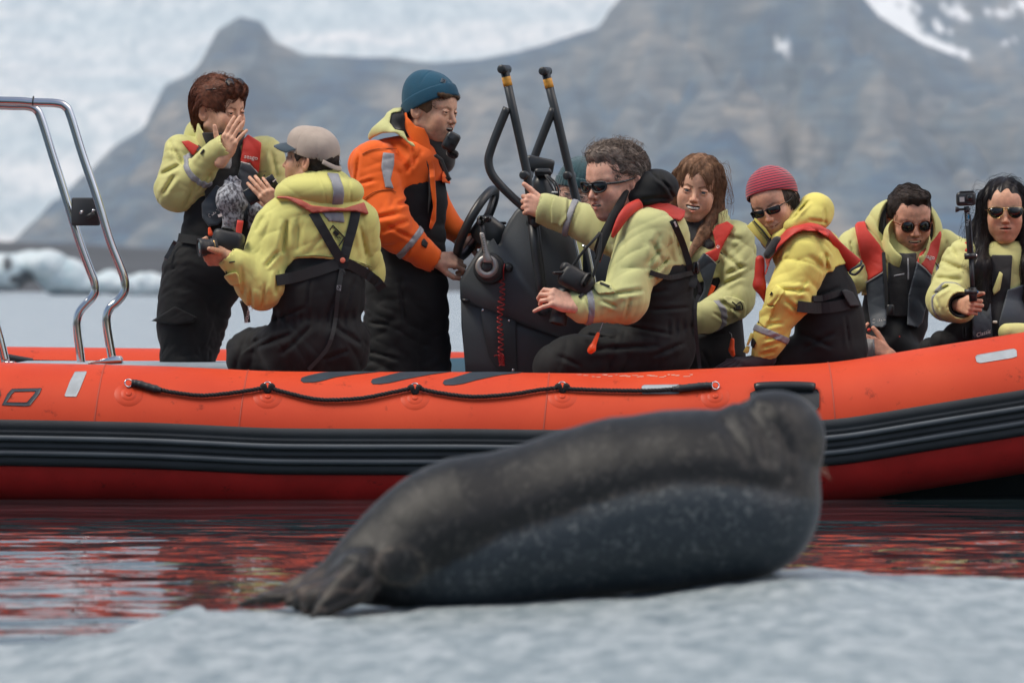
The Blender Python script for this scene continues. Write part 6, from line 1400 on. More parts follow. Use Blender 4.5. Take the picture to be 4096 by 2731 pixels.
def lf5(P):
    wz = P[:, 2]-p.p(0, 1310)[2]; u, v = PXL(P.astype(np.float64)); ld = (np.interp(u, [2380, 2580, 2620, 2680, 2690, 2760], [1140, 1140, 1135, 1090, 1062, 1062])-v)*p.Y/FPX; return smin(LEG5(P), TOR5(P)+.002+np.clip(ld-.02, 0, .03)*.9, .02)+folds(P, .009, 12, (.8, .3, .6), 9)+.005*np.exp(-(wz/.028)**2)*np.sin(P[:, 0]*210)*(P[:, 0] > p.p(2660, 0)[0])+.006*np.exp(-(wz/.03)**2)+creases(P, p.Y, [(2300, 1330, 2480, 1360, 9, 16), (2480, 1300, 2700, 1340, 7, 14), (2350, 1400, 2640, 1380, 9, 20), (2230, 1420, 2330, 1470, 6, 16), (2600, 1430, 2740, 1370, 8, 18), (2560, 1180, 2680, 1160, 6, 16), (2600, 1240, 2760, 1230, 6, 14)])
p.field('jacket', jf5, (2140, 740, 2800, 1340, -.42, .40), .0055, YEL_C)
p.field('trousers', lf5, (2100, 820, 2830, 1520, -.34, .32), .006, BKF)
s5 = lambda P: np.minimum(jf5(P), lf5(P)); sT5 = lambda P: smin(TOR5(P)-.005, p.C((2480, 955, .03), (2400, 905, -.02), 80, 78)(P), .03)
def hood5(P):
    d = smin(p.E((2618, 752, -.02), (98, 74, 110))(P), p.E((2570, 790, -.03), (86, 48, 100))(P), .03); d = smax(d, -p.E((2495, 690, .02), (62, 70, 80))(P), .01)
    return d+folds(P, .007, 16, (1, .2, .4), 3)+creases(P, p.Y, [(2600, 690, 2690, 760, 6, 12), (2640, 700, 2700, 800, 6, 12), (2560, 800, 2680, 790, 5, 16)])
p.field('hood', hood5, (2470, 660, 2740, 870, -.22, .22), .0042, BKF)
red = MB(); red.add(*tube(smooth_path([p.p(2560, 815, -.12), p.p(2520, 838, -.16), p.p(2490, 872, -.18), p.p(2466, 915, -.19), p.p(2448, 950, -.19)], 6), [.022, .024, .021, .015, .006], 10, ry=.6, up=(0, 1, 0)))
v5 = p.shell('life_vest', sT5, pts_from(c1r, [(1310, 1250), (1330, 1180), (1400, 1075), (1500, 1020), (1620, 985), (1850, 975), (1960, 985), (2200, 1070), (2190, 1150), (2140, 1205), (2060, 1190), (1900, 1150), (1760, 1110), (1640, 1075), (1500, 1130), (1380, 1200)]), VRED, off=.004, th=.018, k=.006)
red.put('vest_shoulder', VRED, v5)
p.field('vest_back_panel', lambda P: smax(p.E((2640, 838, .0), (88, 40, 100))(P)+folds(P, .003, 20, (1, 0, 0), 1), poly(P, pts_from(c1r, [(1480, 1030), (1600, 985), (1850, 968), (1980, 980), (2205, 1072), (2190, 1150), (2130, 1210), (1980, 1180), (1760, 1110), (1640, 1075)])), .005), (2500, 780, 2760, 900, -.3, .2), .004, VRED, v5)
p.shell('vest_collar', sT5, pts_from(c1r, [(1480, 800), (1540, 780), (1480, 960), (1420, 1040), (1310, 1250), (1190, 1480), (1140, 1560), (1090, 1700), (1050, 1560), (1100, 1400), (1230, 1160), (1300, 1000), (1380, 870)]), BKF, off=.010, th=.012, parent=v5, ref=.05)
p.strap('vest_piping', lambda P: sT5(P)-.034, [(2462, 890), (2440, 930), (2424, 975), (2412, 1010), (2400, 1045)], 4, VRED, off=.004, parent=v5)
lap = MB(); lap.add(*tube(smooth_path([p.p(2508, 762, -.10), p.p(2482, 815, -.14), p.p(2452, 868, -.17), p.p(2426, 930, -.19), p.p(2404, 990, -.20), p.p(2390, 1040, -.20)], 6), [.010, .016, .018, .017, .015, .012], 10, ry=.5, up=(0, 1, 0))); lap.put('vest_collar', BKF, v5)
p.shell('vest_lobe', sT5, pts_from(c2r, [(640, 520), (760, 440), (800, 230), (880, 180), (890, 420), (840, 520)]), VNAV, off=.0, th=.012, parent=v5)
for pts, w in (([(2690, 880), (2725, 960), (2752, 1040), (2762, 1080)], 26), ([(2758, 1060), (2775, 1110), (2768, 1150)], 30), ([(2600, 1090), (2680, 1110), (2770, 1090)], 20), ([(2775, 1100), (2800, 1160), (2782, 1220), (2785, 1340), (2800, 1480)], 14)): p.strap('harness_strap', s5, pts, w, STRAP, off=.008, parent=v5)
put('buckle', *box(p.p(2784, 1072, -.1), (.03, .02, .05), bev=.006), BLK, v5)
p.strap('white_tab', s5, [(2698, 888), (2706, 906)], 7, WPRINT, off=.012, parent=v5)
p.write('VIKING', s5, 2742, 990, 17, PRINT, ang=-80, off=.004) if False else None
p.band('reflective_tape', jf5, (2350, 1232, -.25), (165, -10, .04), 25, rad=.10)
p.band('reflective_tape', jf5, (2282, 872, .19), (185, 57, -.02), 27, rad=.095)
p.strap('cuff_tab', jf5, [(2316, 1190), (2340, 1170), (2356, 1162)], 12, STRAP, off=.002)
pk = p.shell('sleeve_pocket', jf5, pts_from(c2r, [(755, 490), (860, 455), (960, 490), (1020, 595), (830, 605), (780, 560)]), YEL_C, off=.002, th=.006, k=.005)
pkp = lambda P: jf5(P)-.016
p.strap('pocket_print', pkp, [(2402, 1132), (2438, 1146)], 9, PRINT, off=.001)
p.shell('cuff_flap', jf5, pts_from(c1r, [(545, 885), (720, 915), (712, 1180), (640, 1290), (600, 1250), (520, 1240), (510, 1050)]), YEL_C, off=.0015, th=.004, k=.003, side='any')
p.shell('cuff_flap', jf5, pts_from(c2r, [(650, 520), (740, 530), (730, 560), (690, 575)]), YEL_C, off=.004, th=.005, k=.003)
tg = p.field('toggle', lambda P: smin(p.C((2392, 1335, -.28), (2368, 1395, -.28), 7, 12)(P), p.C((2368, 1395, -.28), (2362, 1402, -.28), 15, 13)(P), .01), (2340, 1315, 2420, 1430, -.35, -.2), .0022, TOGGLE, v5)
put('toggle_cord', *tube([p.p(2412, 1290, -.27), p.p(2394, 1336, -.28)], .0016, 5), TAPE, v5)
p.add_hand(p.p(2202, 838, .20), (-.94, .06, .22), (.25, -.96, .1), -1, [(58, 72, 45), (62, 74, 45), (66, 74, 45), (68, 70, 45)], thumb=(26, 4, -4, 4), sc=1.08, fore=.02)
p.add_hand(p.p(2300, 1222, -.285), (-.90, -.05, .32), (.20, -.86, .45), -1, [(35, 45, 30), (38, 48, 30), (42, 50, 30), (10, 20, 10)], spread=(8, 2, -6, -34), thumb=(30, -35, 10, 10), sc=1.06, fore=.02)
put('ring', *torus(p.p(2224, 1186, -.275), (-.85, 0, -.3), .0100, .0016, 20, 6), GOLD, p.r)
p.build_body((lambda P: np.minimum(TOR5(P), LEG5(P))+.03, (2100, 800, 2820, 1560, -.35, .35))); p.eyes(); p.teeth(z=-.0585, h=.0026)
HAIR_GB = hair_mat('grey_brown_hair', (.30, .245, .21), (.095, .072, .060))
def hair5(P):
    Q = H5.L(P).astype(np.float32); Qm = Q.copy(); Qm[:, 1] = np.abs(Q[:, 1]); d = ell(Qm, (-.018, 0, .034), (.103, .085, .094)); d = smin(d, ell(Qm, (.03, 0, .095), (.060, .060, .036)), .02); d = smin(d, ell(Qm, (-.072, 0, -.035), (.042, .060, .052)), .02)
    d = smax(d, -ell(Qm, (.108, 0, -.020), (.074, .075, .098)), .006); d = smax(d, -ell(Qm, (.028, .088, -.030), (.058, .040, .062)), .005); d = smax(d, -ell(Qm, (-.012, .092, -.004), (.026, .022, .034)), .004); return (d+.0025*np.sin(Q[:, 1]*150+Q[:, 2]*50+2*np.sin(Q[:, 0]*60)))*H5.s
ho = put_field('hair', hair5, H5.c-.18, H5.c+.18, .0036, HAIR_GB, p.r)
def dir5(Q): return np.stack([-.9+0*Q[:, 0], .25+Q[:, 1]*3+.5*np.sin(Q[:, 2]*50), -.35-3*np.clip(.06-Q[:, 2], 0, .1)*6], 1)
hv = world_verts(ho)
p.strands('hair_strands', hair5, p.hair_roots(hv, 1300, 1, lambda Q: Q[:, 2] > -.07), dir5, HAIR_GB, .07, 7, .0010, 3, .005, .42, parent=ho)
p.strands('hair_strands', hair5, p.hair_roots(hv, 170, 7, lambda Q: (Q[:, 2] > .08)), lambda Q: np.stack([-.3+.6*np.sin(Q[:, 1]*60), .6*np.cos(Q[:, 0]*70), 1.0+0*Q[:, 0]], 1), HAIR_GB, .045, 6, .0006, 4, .016, .6, parent=ho)
gl = p.glasses('wrap', BLKM, z=.0)
words('NATIVE', H5.G((.028, .0835, .0085)), -H5.A[0]*1.0, H5.A[2], .0075, M('grey_print2', (.25, .25, .25), .5), gl)
# his camera, lens down
cm = root('camera', E5.p(2270, 1130, -.27), 'black camera hanging lens down in the hand of the older man in wrap sunglasses', 'camera')
ax = [(.86, .12, -.50), (-.15, .98, 0), (.50, .08, .86)]
put('body', *box(E5.p(2305, 1122, -.27), (.135, .07, .086), ax=ax, bev=.012), CAMM, cm); put('viewfinder', *box(E5.p(2272, 1075, -.27), (.056, .06, .036), ax=ax, bev=.006), CAMM, cm)
put('flip_screen', *box(E5.p(2240, 1091, -.285), (.055, .045, .012), ax=[(.99, .1, .08), (-.1, .99, 0), (-.08, 0, .99)], bev=.003), CAMM, cm); put('hand_grip', *box(E5.p(2345, 1120, -.30), (.03, .035, .06), ax=ax, bev=.008), CAMM, cm)
lp = E5.p(2262, 1160, -.215); ld = E5.p(2230, 1296, -.235)-lp; ll = np.linalg.norm(ld)
put('lens', *lathe(lp, ld, [(.030, 0), (.031, .02), (.030, .022), (.030, ll*.5), (.0335, ll*.52), (.0345, ll*.98), (.034, ll), (.030, ll+.001), (.029, ll-.006)], 30), CAMM, cm)
put('dial', *lathe(E5.p(2290, 1085, -.285), (.50, .08, .86), [(.008, 0), (.008, .006), (.006, .007)], 14), CAMM, cm)
put('neck_strap', *tube(smooth_path([E5.p(2285, 1072, -.27), E5.p(2330, 1010, -.28), E5.p(2375, 960, -.28), E5.p(2400, 930, -.25)], 6), .0055, 8, ry=.4, up=(0, 1, 0)), STRAP, cm)
put('neck_strap', *tube(smooth_path([E5.p(2370, 1110, -.28), E5.p(2385, 1060, -.28), E5.p(2400, 1000, -.27), E5.p(2404, 930, -.25)], 6), .0060, 8, ry=.4, up=(0, 1, 0)), STRAP, cm)

# ---------------------------------------------------------------- smiling woman
c6r = (2640, 580, .2933); c6b = (2680, 1000, .3189); c7r = (2880, 620, .3061); c7b = (2880, 1040, .3061); c8r = (3360, 660, .3189); c9r = (3640, 680, .4720)
F6 = Person('smiling woman with long light brown hair seated in the middle of the boat', 2840, 1480, 21.05, skin('skin_smiling', (0.704, 0.405, 0.278), (.09, .05, .03)))
p = F6
H6 = H = Head(2791, 758, 21.05, -8, 6, -9, 1.07, w=1.03, jaw=.97, nose=.75, smile=.0100, mopen=.0082, slit=.0044, lips=.9, mw=1.18, ears=0, cheek=1.1, fem=1)
p.set_head(H, neck=(-.04, .015, -.17), nr=(.046, .052))
TOR6 = p.U([p.C((2832, 1050, 0), (2850, 1290, 0), 126, 122, sq=.8, n=(0, 1, 0), fold=.006, nf=4), p.C((2740, 950, .03), (2930, 955, .0), 60, 66)], .05)
arm6 = p.U([p.C((2940, 965, -.02), (2944, 1180, -.08), 68, 68, fold=.014, nf=4, ph=2), p.C((2930, 1215, -.10), (2790, 1280, -.20), 72, 50, fold=.012, nf=4, ph=1)], .03)
cuf6 = p.C((2830, 1272, -.17), (2790, 1268, -.20), 60, 56)
def jf6(P):
    u, v = PXL(P.astype(np.float64)); line = np.interp(u, [2700, 2850, 2890, 2960], [1150, 1110, 1108, 1110])
    d = smax(TOR6(P)-.004, (v-line)*p.Y/FPX, .004); d = smin(d, smin(arm6(P), cuf6(P), .01), .02); d = smin(d, p.C((2985, 1000, .08), (3000, 1110, .10), 38, 34)(P), .02)
    return d+folds(P, .0085, 13+4, (1, .2, .3), 6)+creases(P, p.Y, [(2880, 1000, 2970, 1080, 9, 18), (2900, 1100, 2990, 1060, 9, 18), (2890, 1140, 2970, 1100, 9, 16), (2870, 1200, 2960, 1250, 9, 14), (2890, 940, 2970, 960, 6, 18), (2850, 1250, 2920, 1290, 6, 12)])
LEG6 = p.U([p.C((2850, 1290, 0), (2860, 1420, 0), 112, 118, sq=.9, n=(0, 1, 0)), p.C((2820, 1400, -.05), (2700, 1440, -.1), 90, 80), p.C((2880, 1340, -.03), (2900, 1420, -.05), 80, 60)], .04)
def lf6(P): return smin(LEG6(P), TOR6(P)+.006, .02)+folds(P, .009, 13, (.7, .3, .5), 3)+creases(P, p.Y, [(2780, 1340, 2900, 1330, 6, 14), (2810, 1400, 2850, 1480, 8, 14)])
p.field('jacket', jf6, (2690, 860, 3060, 1360, -.34, .3), .0055, YEL_C); p.field('trousers', lf6, (2640, 880, 3020, 1520, -.3, .3), .0065, BKF)
sT6 = lambda P: lf6(P)-.006
def col6(P):
    d = smax(p.C((2830, 930, .02), (2825, 850, .03), 82, 86)(P), -p.C((2818, 930, -.01), (2812, 830, .0), 64, 72)(P), .006); u, v = PXL(P.astype(np.float64)); d = smin(d, p.E((2860, 890, .09), (62, 60, 55))(P), .02)
    return smax(smax(d, (np.interp(u, [2740, 2790, 2860, 2920], [900, 940, 860, 830])-v)*.001, .004)+folds(P, .004, 24, (1, 0, .4), 1), (v-950)*.001, .004)
p.field('collar', col6, (2720, 800, 2940, 990, -.2, .26), .004, YEL_C)
p.field('neck_gaiter', lambda P: smin(p.C((2790, 905, .0), (2790, 965, -.01), 54, 64)(P), p.C((2812, 965, -.05), (2840, 985, -.08), 40, 24)(P), .02)+folds(P, .004, 20, (1, 0, .4), 4), (2700, 840, 2890, 1040, -.24, .16), .0045, FLC)
v6 = p.shell('life_vest', sT6, pts_from(c6r, [(715, 1180), (760, 1100), (915, 1040), (1008, 1105), (960, 1200), (880, 1330), (820, 1460), (790, 1568), (730, 1600), (610, 1475), (700, 1440), (765, 1410), (745, 1300)]), VRED, off=.006, th=.012)
p.shell('vest_lobe', sT6, pts_from(c6b, [(330, 160), (420, 40), (500, 95), (585, 180), (540, 340), (500, 480), (440, 660), (410, 770), (360, 750), (350, 640), (420, 520), (425, 400), (380, 280)]), VNAV, off=.006, th=.014, parent=v6)
p.shell('vest_piping', sT6, pts_from(c6b, [(410, 30), (425, 30), (505, 88), (592, 178), (585, 190), (500, 102)]), PIPE, off=.022, th=.008, parent=v6, k=.0005)
s6v = lambda P: sT6(P)-.028
p.write('o', s6v, 2872, 985, 26, WPRINT, ang=-4, parent=v6, off=.004, bold=.01)
for a, b in (((2882, 1008), (2896, 1028)), ((2896, 1028), (2870, 1052))): p.strap('diamond_print', lambda P: TOR6(P)-.004, [a, b], 4.5, PRINT, off=.003)
p.shell('whistle', sT6, pts_from(c6b, [(515, 430), (573, 455), (550, 520), (490, 600), (462, 612), (470, 560)]), TOGGLE, off=.014, th=.008, parent=v6, k=.004)
p.band('reflective_tape', jf6, (2860, 1276, -.15), (140, -60, .10), 26, rad=.09)
pk = p.shell('sleeve_pocket', jf6, pts_from(c6b, [(660, 600), (700, 570), (840, 600), (930, 650), (960, 740), (940, 850), (860, 870), (790, 800), (740, 710)]), YEL_C, off=.002, th=.006, k=.005)
pkp = lambda P: jf6(P)-.014
for a, b in (((780, 650), (812, 750)), ((812, 750), (912, 745)), ((912, 745), (905, 690)), ((905, 690), (880, 650)), ((780, 650), (830, 690)), ((830, 690), (880, 650))): q = pts_from(c6b, [a, b]); p.strap('diamond_print', pkp, q, 4.5, PRINT, off=.001)
q = pts_from(c6b, [(825, 720), (880, 715)]); p.strap('diamond_print', pkp, q, 14, PRINT, off=.001); p.write('VIKING', pkp, 2949, 1224, 9, PRINT, ang=-35, off=.001)
put('toggle_cord', *tube([p.p(2918, 1330, -.15), p.p(2926, 1336, -.17), p.p(2929, 1358, -.17)], .0016, 5), TAPE, v6)
p.field('toggle', lambda P: smin(p.C((2930, 1360, -.17), (2926, 1400, -.17), 8, 11)(P), p.C((2926, 1400, -.17), (2932, 1418, -.17), 9, 9)(P), .01), (2900, 1340, 2960, 1435, -.24, -.1), .0024, TOGGLE, v6)
p.build_body((lambda P: np.minimum(TOR6(P), LEG6(P))+.03, (2640, 900, 3060, 1540, -.35, .35))); p.eyes(iris=M('blue_iris', (.06, .09, .11), .1)); p.teeth(z=-.0625, h=.0044, w=.025)
HAIR_LB = hair_mat('light_brown_hair', (.30, .165, .095), (.11, .060, .036))
def hair6(P):
    Q = H6.L(P).astype(np.float32); Qm = Q.copy(); Qm[:, 1] = np.abs(Q[:, 1]); d = ell(Qm, (-.016, 0, .034), (.108, .092, .100)); d = smin(d, cap(Qm, (-.020, .068, .03), (-.005, .078, -.085), .030, .024), .03); d = smin(d, ell(Qm, (-.06, 0, -.06), (.055, .08, .10)), .03)
    d = smin(d, cap(Q, (.050, -.035, .075), (.078, .030, .050), .030, .022), .02); d = smin(d, cap(Q, (.000, .078, -.06), (.075, .055, -.150), .028, .022), .02); d = smin(d, cap(Q, (.075, .055, -.150), (.150, .008, -.260), .022, .009), .02); d = smin(d, cap(Q, (-.02, -.070, -.06), (.0, -.060, -.16), .022, .014), .02)
    d = smax(d, -ell(Qm, (.105, 0, -.042), (.080, .066, .098)), .006); d = smax(d, -ell(Q, (.100, .012, .030), (.045, .026, .040)), .008); return (d+.003*np.sin(Q[:, 1]*140+Q[:, 0]*60+2*np.sin(Q[:, 2]*22)))*H6.s
ho = put_field('hair', hair6, H6.c-[.2, .2, .32], H6.c+.18, .0036, HAIR_LB, p.r); hv = world_verts(ho)
def dir6(Q): return np.stack([.35*(Q[:, 2] > .05), Q[:, 1]*9*(Q[:, 2] > 0)+.25*np.sin(Q[:, 2]*14)-(Q[:, 2] < -.12)*.4, -1.1+0*Q[:, 0]], 1)
p.strands('hair_strands', hair6, p.hair_roots(hv, 1600, 1, lambda Q: (Q[:, 0] < .085)), dir6, HAIR_LB, .12, 9, .0008, 3, .003, .10, parent=ho)
p.strands('hair_strands', hair6, p.hair_roots(hv, 90, 4, lambda Q: (Q[:, 1] > .05)), lambda Q: np.stack([0*Q[:, 0], .5+.5*np.sin(Q[:, 2]*30), -.9+0*Q[:, 0]], 1), HAIR_LB, .12, 9, .0006, 9, .022, .3, parent=ho)
put('hair_strands', *tube(smooth_path([H6.G((.0, .085, .075)), H6.G((0, .112, .05)), H6.G((.0, .135, -.0)), H6.G((0, .140, -.028)), H6.G((0, .118, -.036))], 7), [.0012, .0010, .0006], 5), HAIR_LB, ho)

# ---------------------------------------------------------------- woman in the striped beanie
G7 = Person('woman in red striped beanie and sunglasses resting a gloved hand on the orange tube', 3280, 1470, 20.55, skin('skin_freckled', (0.652, 0.352, 0.238), (.12, .08, .055)))
p = G7
H7 = H = Head(3098, 816, 20.55, -22, 18, 15, 1.06, w=1.0, jaw=.95, nose=.85, smile=.0085, mopen=.0008, slit=.003, lips=.75, mw=1.12, fem=.8)
p.set_head(H, neck=(-.07, .02, -.12), nr=(.048, .052))
TOR7 = p.U([p.C((3255, 1030, 0), (3310, 1290, 0), 112, 122, sq=.9, n=(0, 1, 0), fold=.005, nf=4), p.C((3170, 1020, -.02), (3260, 1010, .04), 76, 86), p.C((3310, 1180, 0), (3330, 1300, 0), 112, 122)], .05)
arm7 = p.U([p.C((3222, 1022, -.08), (3158, 1185, -.14), 98, 80, fold=.012, nf=4, ph=4), p.C((3158, 1190, -.14), (3082, 1345, -.13), 80, 56, fold=.012, nf=5, ph=2), p.C((3082, 1345, -.13), (3045, 1432, -.10), 56, 42, fold=.006, nf=4, ph=7)], .03)
def line7(P):
    u, v = PXL(P.astype(np.float64)); return (v-np.interp(u, [3080, 3110, 3300, 3334, 3340, 3400], [1088, 1090, 1085, 1082, 1066, 1050]))*p.Y/FPX
def jf7(P):
    d = smax(TOR7(P)-.005, line7(P), .004); d = smin(d, arm7(P), .02); return d+folds(P, .0085, 13+4, (1, .2, .3), 8)+creases(P, p.Y, [(3230, 1020, 3320, 1090, 6, 22), (3300, 1010, 3310, 1080, 10, 16), (3115, 1040, 3130, 1000, 7, 16), (3120, 1160, 3240, 1165, 10, 18), (3140, 1200, 3200, 1250, 9, 16), (3060, 1300, 3140, 1290, 7, 16), (3050, 1390, 3120, 1370, 9, 12), (3040, 1420, 3100, 1405, 8, 12), (3055, 1360, 3130, 1340, 7, 12), (3190, 1180, 3230, 1120, 7, 16), (3080, 1230, 3120, 1180, 6, 14)])
LEG7 = p.U([p.C((3320, 1280, 0), (3340, 1400, 0), 128, 130, sq=.9, n=(0, 1, 0)), p.C((3330, 1400, -.02), (3150, 1440, .0), 96, 82, fold=.008, nf=4)], .05)
def lf7(P): return smin(LEG7(P), TOR7(P)+.002+np.clip(-line7(P)-.02, 0, .03)*.9, .02)+folds(P, .008, 12, (.8, .2, .5), 4)+creases(P, p.Y, [(3200, 1330, 3330, 1390, 8, 18), (3200, 1400, 3340, 1330, 7, 18), (3240, 1200, 3360, 1150, 6, 16), (3380, 1260, 3400, 1400, 5, 12)])
p.field('jacket', jf7, (2980, 890, 3400, 1490, -.34, .3), .0052, YEL_B); p.field('trousers', lf7, (3040, 900, 3500, 1520, -.32, .3), .006, BKF)
s7 = lambda P: np.minimum(jf7(P), lf7(P)); sT7 = lambda P: lf7(P)-.006
def hood7(P):
    d = smin(p.E((3265, 842, .0), (72, 72, 80))(P), p.E((3230, 880, -.02), (90, 44, 80))(P), .03); d = smin(d, p.C((3160, 905, -.10), (3240, 870, -.06), 24, 40)(P), .03); d = smax(d, -p.E((3150, 830, .03), (70, 70, 70))(P), .008)
    return d+folds(P, .006, 18, (1, .2, .4), 2)+creases(P, p.Y, [(3190, 850, 3240, 800, 7, 12), (3170, 880, 3220, 820, 6, 10), (3300, 830, 3300, 900, 4, 12), (3230, 880, 3310, 890, 5, 14)])
p.field('hood', hood7, (3120, 750, 3360, 940, -.2, .2), .004, YEL_B)
cz = MB(); V1, F1 = prism(pts_from(c7r, [(350, 930), (440, 850), (560, 980), (640, 1090), (590, 1205)]), 20.44, 20.46, .003); cz.add(V1, F1); cl7 = cz.put('collar_flap', YEL_B, p.r)
put('collar_flap', *prism(pts_from(c7r, [(450, 825), (475, 830), (600, 960), (670, 1070), (640, 1100), (560, 975), (450, 855)]), 20.47, 20.485, .002), YEL_B, cl7)
put('zip', *prism(pts_from(c7r, [(432, 862), (448, 858), (560, 975), (648, 1090), (640, 1112), (545, 985)]), 20.432, 20.445, .001), STRAP, cl7)
for k in range(20):
    t = k/19; q = (3013+t*61, 884+t*76+4*math.sin(t*3)); put('zip_tooth', *box(W(q[0]-3, q[1]+2, 20.430), (.005, .003, .0026), ax=[(.7, 0, .7), (0, 1, 0), (-.7, 0, .7)]), STRAP, cl7, smooth=False)
p.field('neck_gaiter', lambda P: smin(smin(p.C((3070, 900, .0), (3110, 985, -.02), 34, 46)(P), p.C((3030, 860, .03), (3075, 960, .0), 20, 34)(P), .02), p.C((3110, 970, -.12), (3070, 1020, -.14), 24, 16)(P), .02)+folds(P, .003, 24, (1, 0, .4), 4), (2990, 820, 3170, 1060, -.22, .16), .004, FLC)
p.field('collar', lambda P: smax(smin(p.C((3118, 950, -.09), (3184, 895, -.10), 20, 18)(P), p.C((3125, 955, -.05), (3150, 980, -.06), 40, 48)(P), .02)+folds(P, .004, 26, (1, 0, .4), 3), -p.E((3098, 872, -.04), (50, 50, 60))(P), .006), (3050, 840, 3230, 1030, -.22, .12), .004, YEL_B)
v7 = p.shell('life_vest', s7, pts_from(c7r, [(500, 1568), (515, 1400), (560, 1290), (700, 1160), (860, 980), (960, 930), (1180, 880), (1300, 905), (1400, 970), (1440, 1020), (1400, 1080), (1280, 1000), (1080, 990), (980, 1030), (900, 1090), (760, 1220), (660, 1380), (600, 1568)]), VRED, off=.010, th=.010, k=.006)
p.field('vest_back_panel', lambda P: smax(p.U([p.C((3250, 925, -.10), (3330, 960, -.03), 26, 40), p.C((3330, 960, -.03), (3420, 1060, .02), 42, 48)], .02)(P), poly(P, pts_from(c7r, [(1180, 880), (1300, 905), (1440, 985), (1560, 1120), (1700, 1250), (1852, 1375), (1780, 1440), (1690, 1540), (1640, 1500), (1560, 1360), (1440, 1120), (1380, 1040), (1260, 1000)])), .004), (3220, 870, 3470, 1110, -.25, .2), .004, VRED, v7)
put('vest_edge', *tube(smooth_path([W(3446, 1043, 20.5), W(3440, 1060, 20.49), W(3408, 1078, 20.48), W(3400, 1092, 20.48), W(3420, 1098, 20.47), W(3440, 1082, 20.46), W(3454, 1060, 20.45)], 5), .005, 8), NAVY, v7)
def loop7(P): return p.U([p.C((3040, 1040, -.10), (3038, 1140, -.10), 18, 22), p.C((3038, 1140, -.10), (3066, 1205, -.08), 22, 12)], .02)(P)+folds(P, .003, 22, (1, 0, .3), 2)
p.field('vest_strap', loop7, (3000, 1000, 3100, 1240, -.2, .0), .0035, VRED, v7)
p.strap('belt', s7, [(3190, 1225), (3260, 1232), (3330, 1228), (3395, 1215)], 44, STRAP, off=.008, parent=v7); p.strap('belt', s7, [(3250, 1195), (3300, 1190), (3390, 1160)], 24, STRAP, off=.006, parent=v7)
p.shell('hip_pocket', s7, pts_from(c7b, [(1590, 400), (1640, 380), (1740, 420), (1835, 600), (1700, 610), (1650, 530)]), M('grey_pouch', (.02, .023, .026), .7), off=.014, th=.010, parent=v7)
p.band('reflective_tape', jf7, (3088, 1338, -.13), (-38, 90, 0), 27, rad=.10)
pk = p.shell('sleeve_pocket', jf7, pts_from(c7b, [(730, 320), (850, 400), (720, 600), (600, 585), (640, 470)]), YEL_B, off=.002, th=.006, k=.005)
p.shell('sleeve_pocket', jf7, pts_from(c7b, [(600, 600), (710, 605), (660, 750), (590, 890), (510, 820), (510, 670)]), YEL_B, off=.002, th=.0045, k=.005)
p.strap('diamond_print', lambda P: jf7(P)-.014, pts_from(c7b, [(650, 460), (676, 420), (672, 455)]), 4, PRINT, off=.001)
p.shell('cuff_tab', jf7, pts_from(c7b, [(430, 1005), (475, 1075), (440, 1155), (400, 1120), (405, 1060)]), STRAP, off=.002, th=.002)
put('cuff_flap', *prism(pts_from(c7b, [(400, 950), (480, 965), (440, 1000), (400, 1060), (370, 1120), (345, 1110)]), 20.40, 20.41, .002), YEL_B, p.r); put('cuff_flap', *prism(pts_from(c7b, [(345, 1120), (390, 1130), (380, 1200), (355, 1225), (302, 1200)]), 20.41, 20.42, .002), YEL_B, p.r)
put('snap', *lathe(p.surf(jf7, 3037, 1288, .002), (-.5, -.8, 0), [(.006, 0), (.005, .003)], 12), STRAP, p.r)
# knitted glove: five fingers laid on the tube
GLV = M('plum_knitted_glove', (.030, .017, .022), .95, bump=.0014, bs=300, sheen=.05)
gf_, gw, gA, gs = handf(p.p(3048, 1440, -.12), (-.93, -.28, -.10), (-.05, -.25, .96), -1, [(14, 10, 6), (16, 12, 8), (18, 14, 8), (20, 16, 10)], spread=(10, 3, -4, -12), thumb=(50, -5, 5, 5), sc=1.08, fore=.03)
put_field('glove', lambda P: gf_(P)-.0012, gw-[.22, .16, .12], gw+[.08, .16, .12], .0026, GLV, p.r)
p.build_body((lambda P: smin(np.minimum(TOR7(P), LEG7(P))+.03, smin(arm7(P)+.02, gf_(P)+.004, .02), .01), (2880, 900, 3480, 1540, -.35, .35))); p.eyes()
ST = bpy.data.materials.new('striped_knit'); ST.use_nodes = True; nt = ST.node_tree; N = nt.nodes; L = nt.links; b = N['Principled BSDF']; b.inputs['Roughness'].default_value = .95; b.inputs['Sheen Weight'].default_value = .3
at = N.new('ShaderNodeAttribute'); at.attribute_name = 'rise'; ms = N.new('ShaderNodeMath'); ms.operation = 'MULTIPLY'; ms.inputs[1].default_value = 95; L.new(at.outputs['Fac'], ms.inputs[0]); fr = N.new('ShaderNodeMath'); fr.operation = 'FRACT'; L.new(ms.outputs[0], fr.inputs[0]); gt = N.new('ShaderNodeMath'); gt.operation = 'GREATER_THAN'; gt.inputs[1].default_value = .64; L.new(fr.outputs[0], gt.inputs[0])
mx = N.new('ShaderNodeMix'); mx.data_type = 'RGBA'; L.new(gt.outputs[0], mx.inputs[0]); mx.inputs[6].default_value = (.42, .035, .06, 1); mx.inputs[7].default_value = (.02, .018, .035, 1); L.new(mx.outputs[2], b.inputs['Base Color'])
bf, bb = beanie(H7, top=.142, rx=.112, ry=.094, rim=.018, slope=.52, slouch=-.02)
put_field('beanie', bf, H7.c-.19, H7.c+.2, .0034, ST, p.r, attrs={'rise': lambda V: (lambda Q: Q[:, 2]-.30*Q[:, 0]+.3)(H7.L(V))})
HAIR_DG = hair_mat('dark_greying_hair', (.075, .055, .045), (.022, .016, .014))
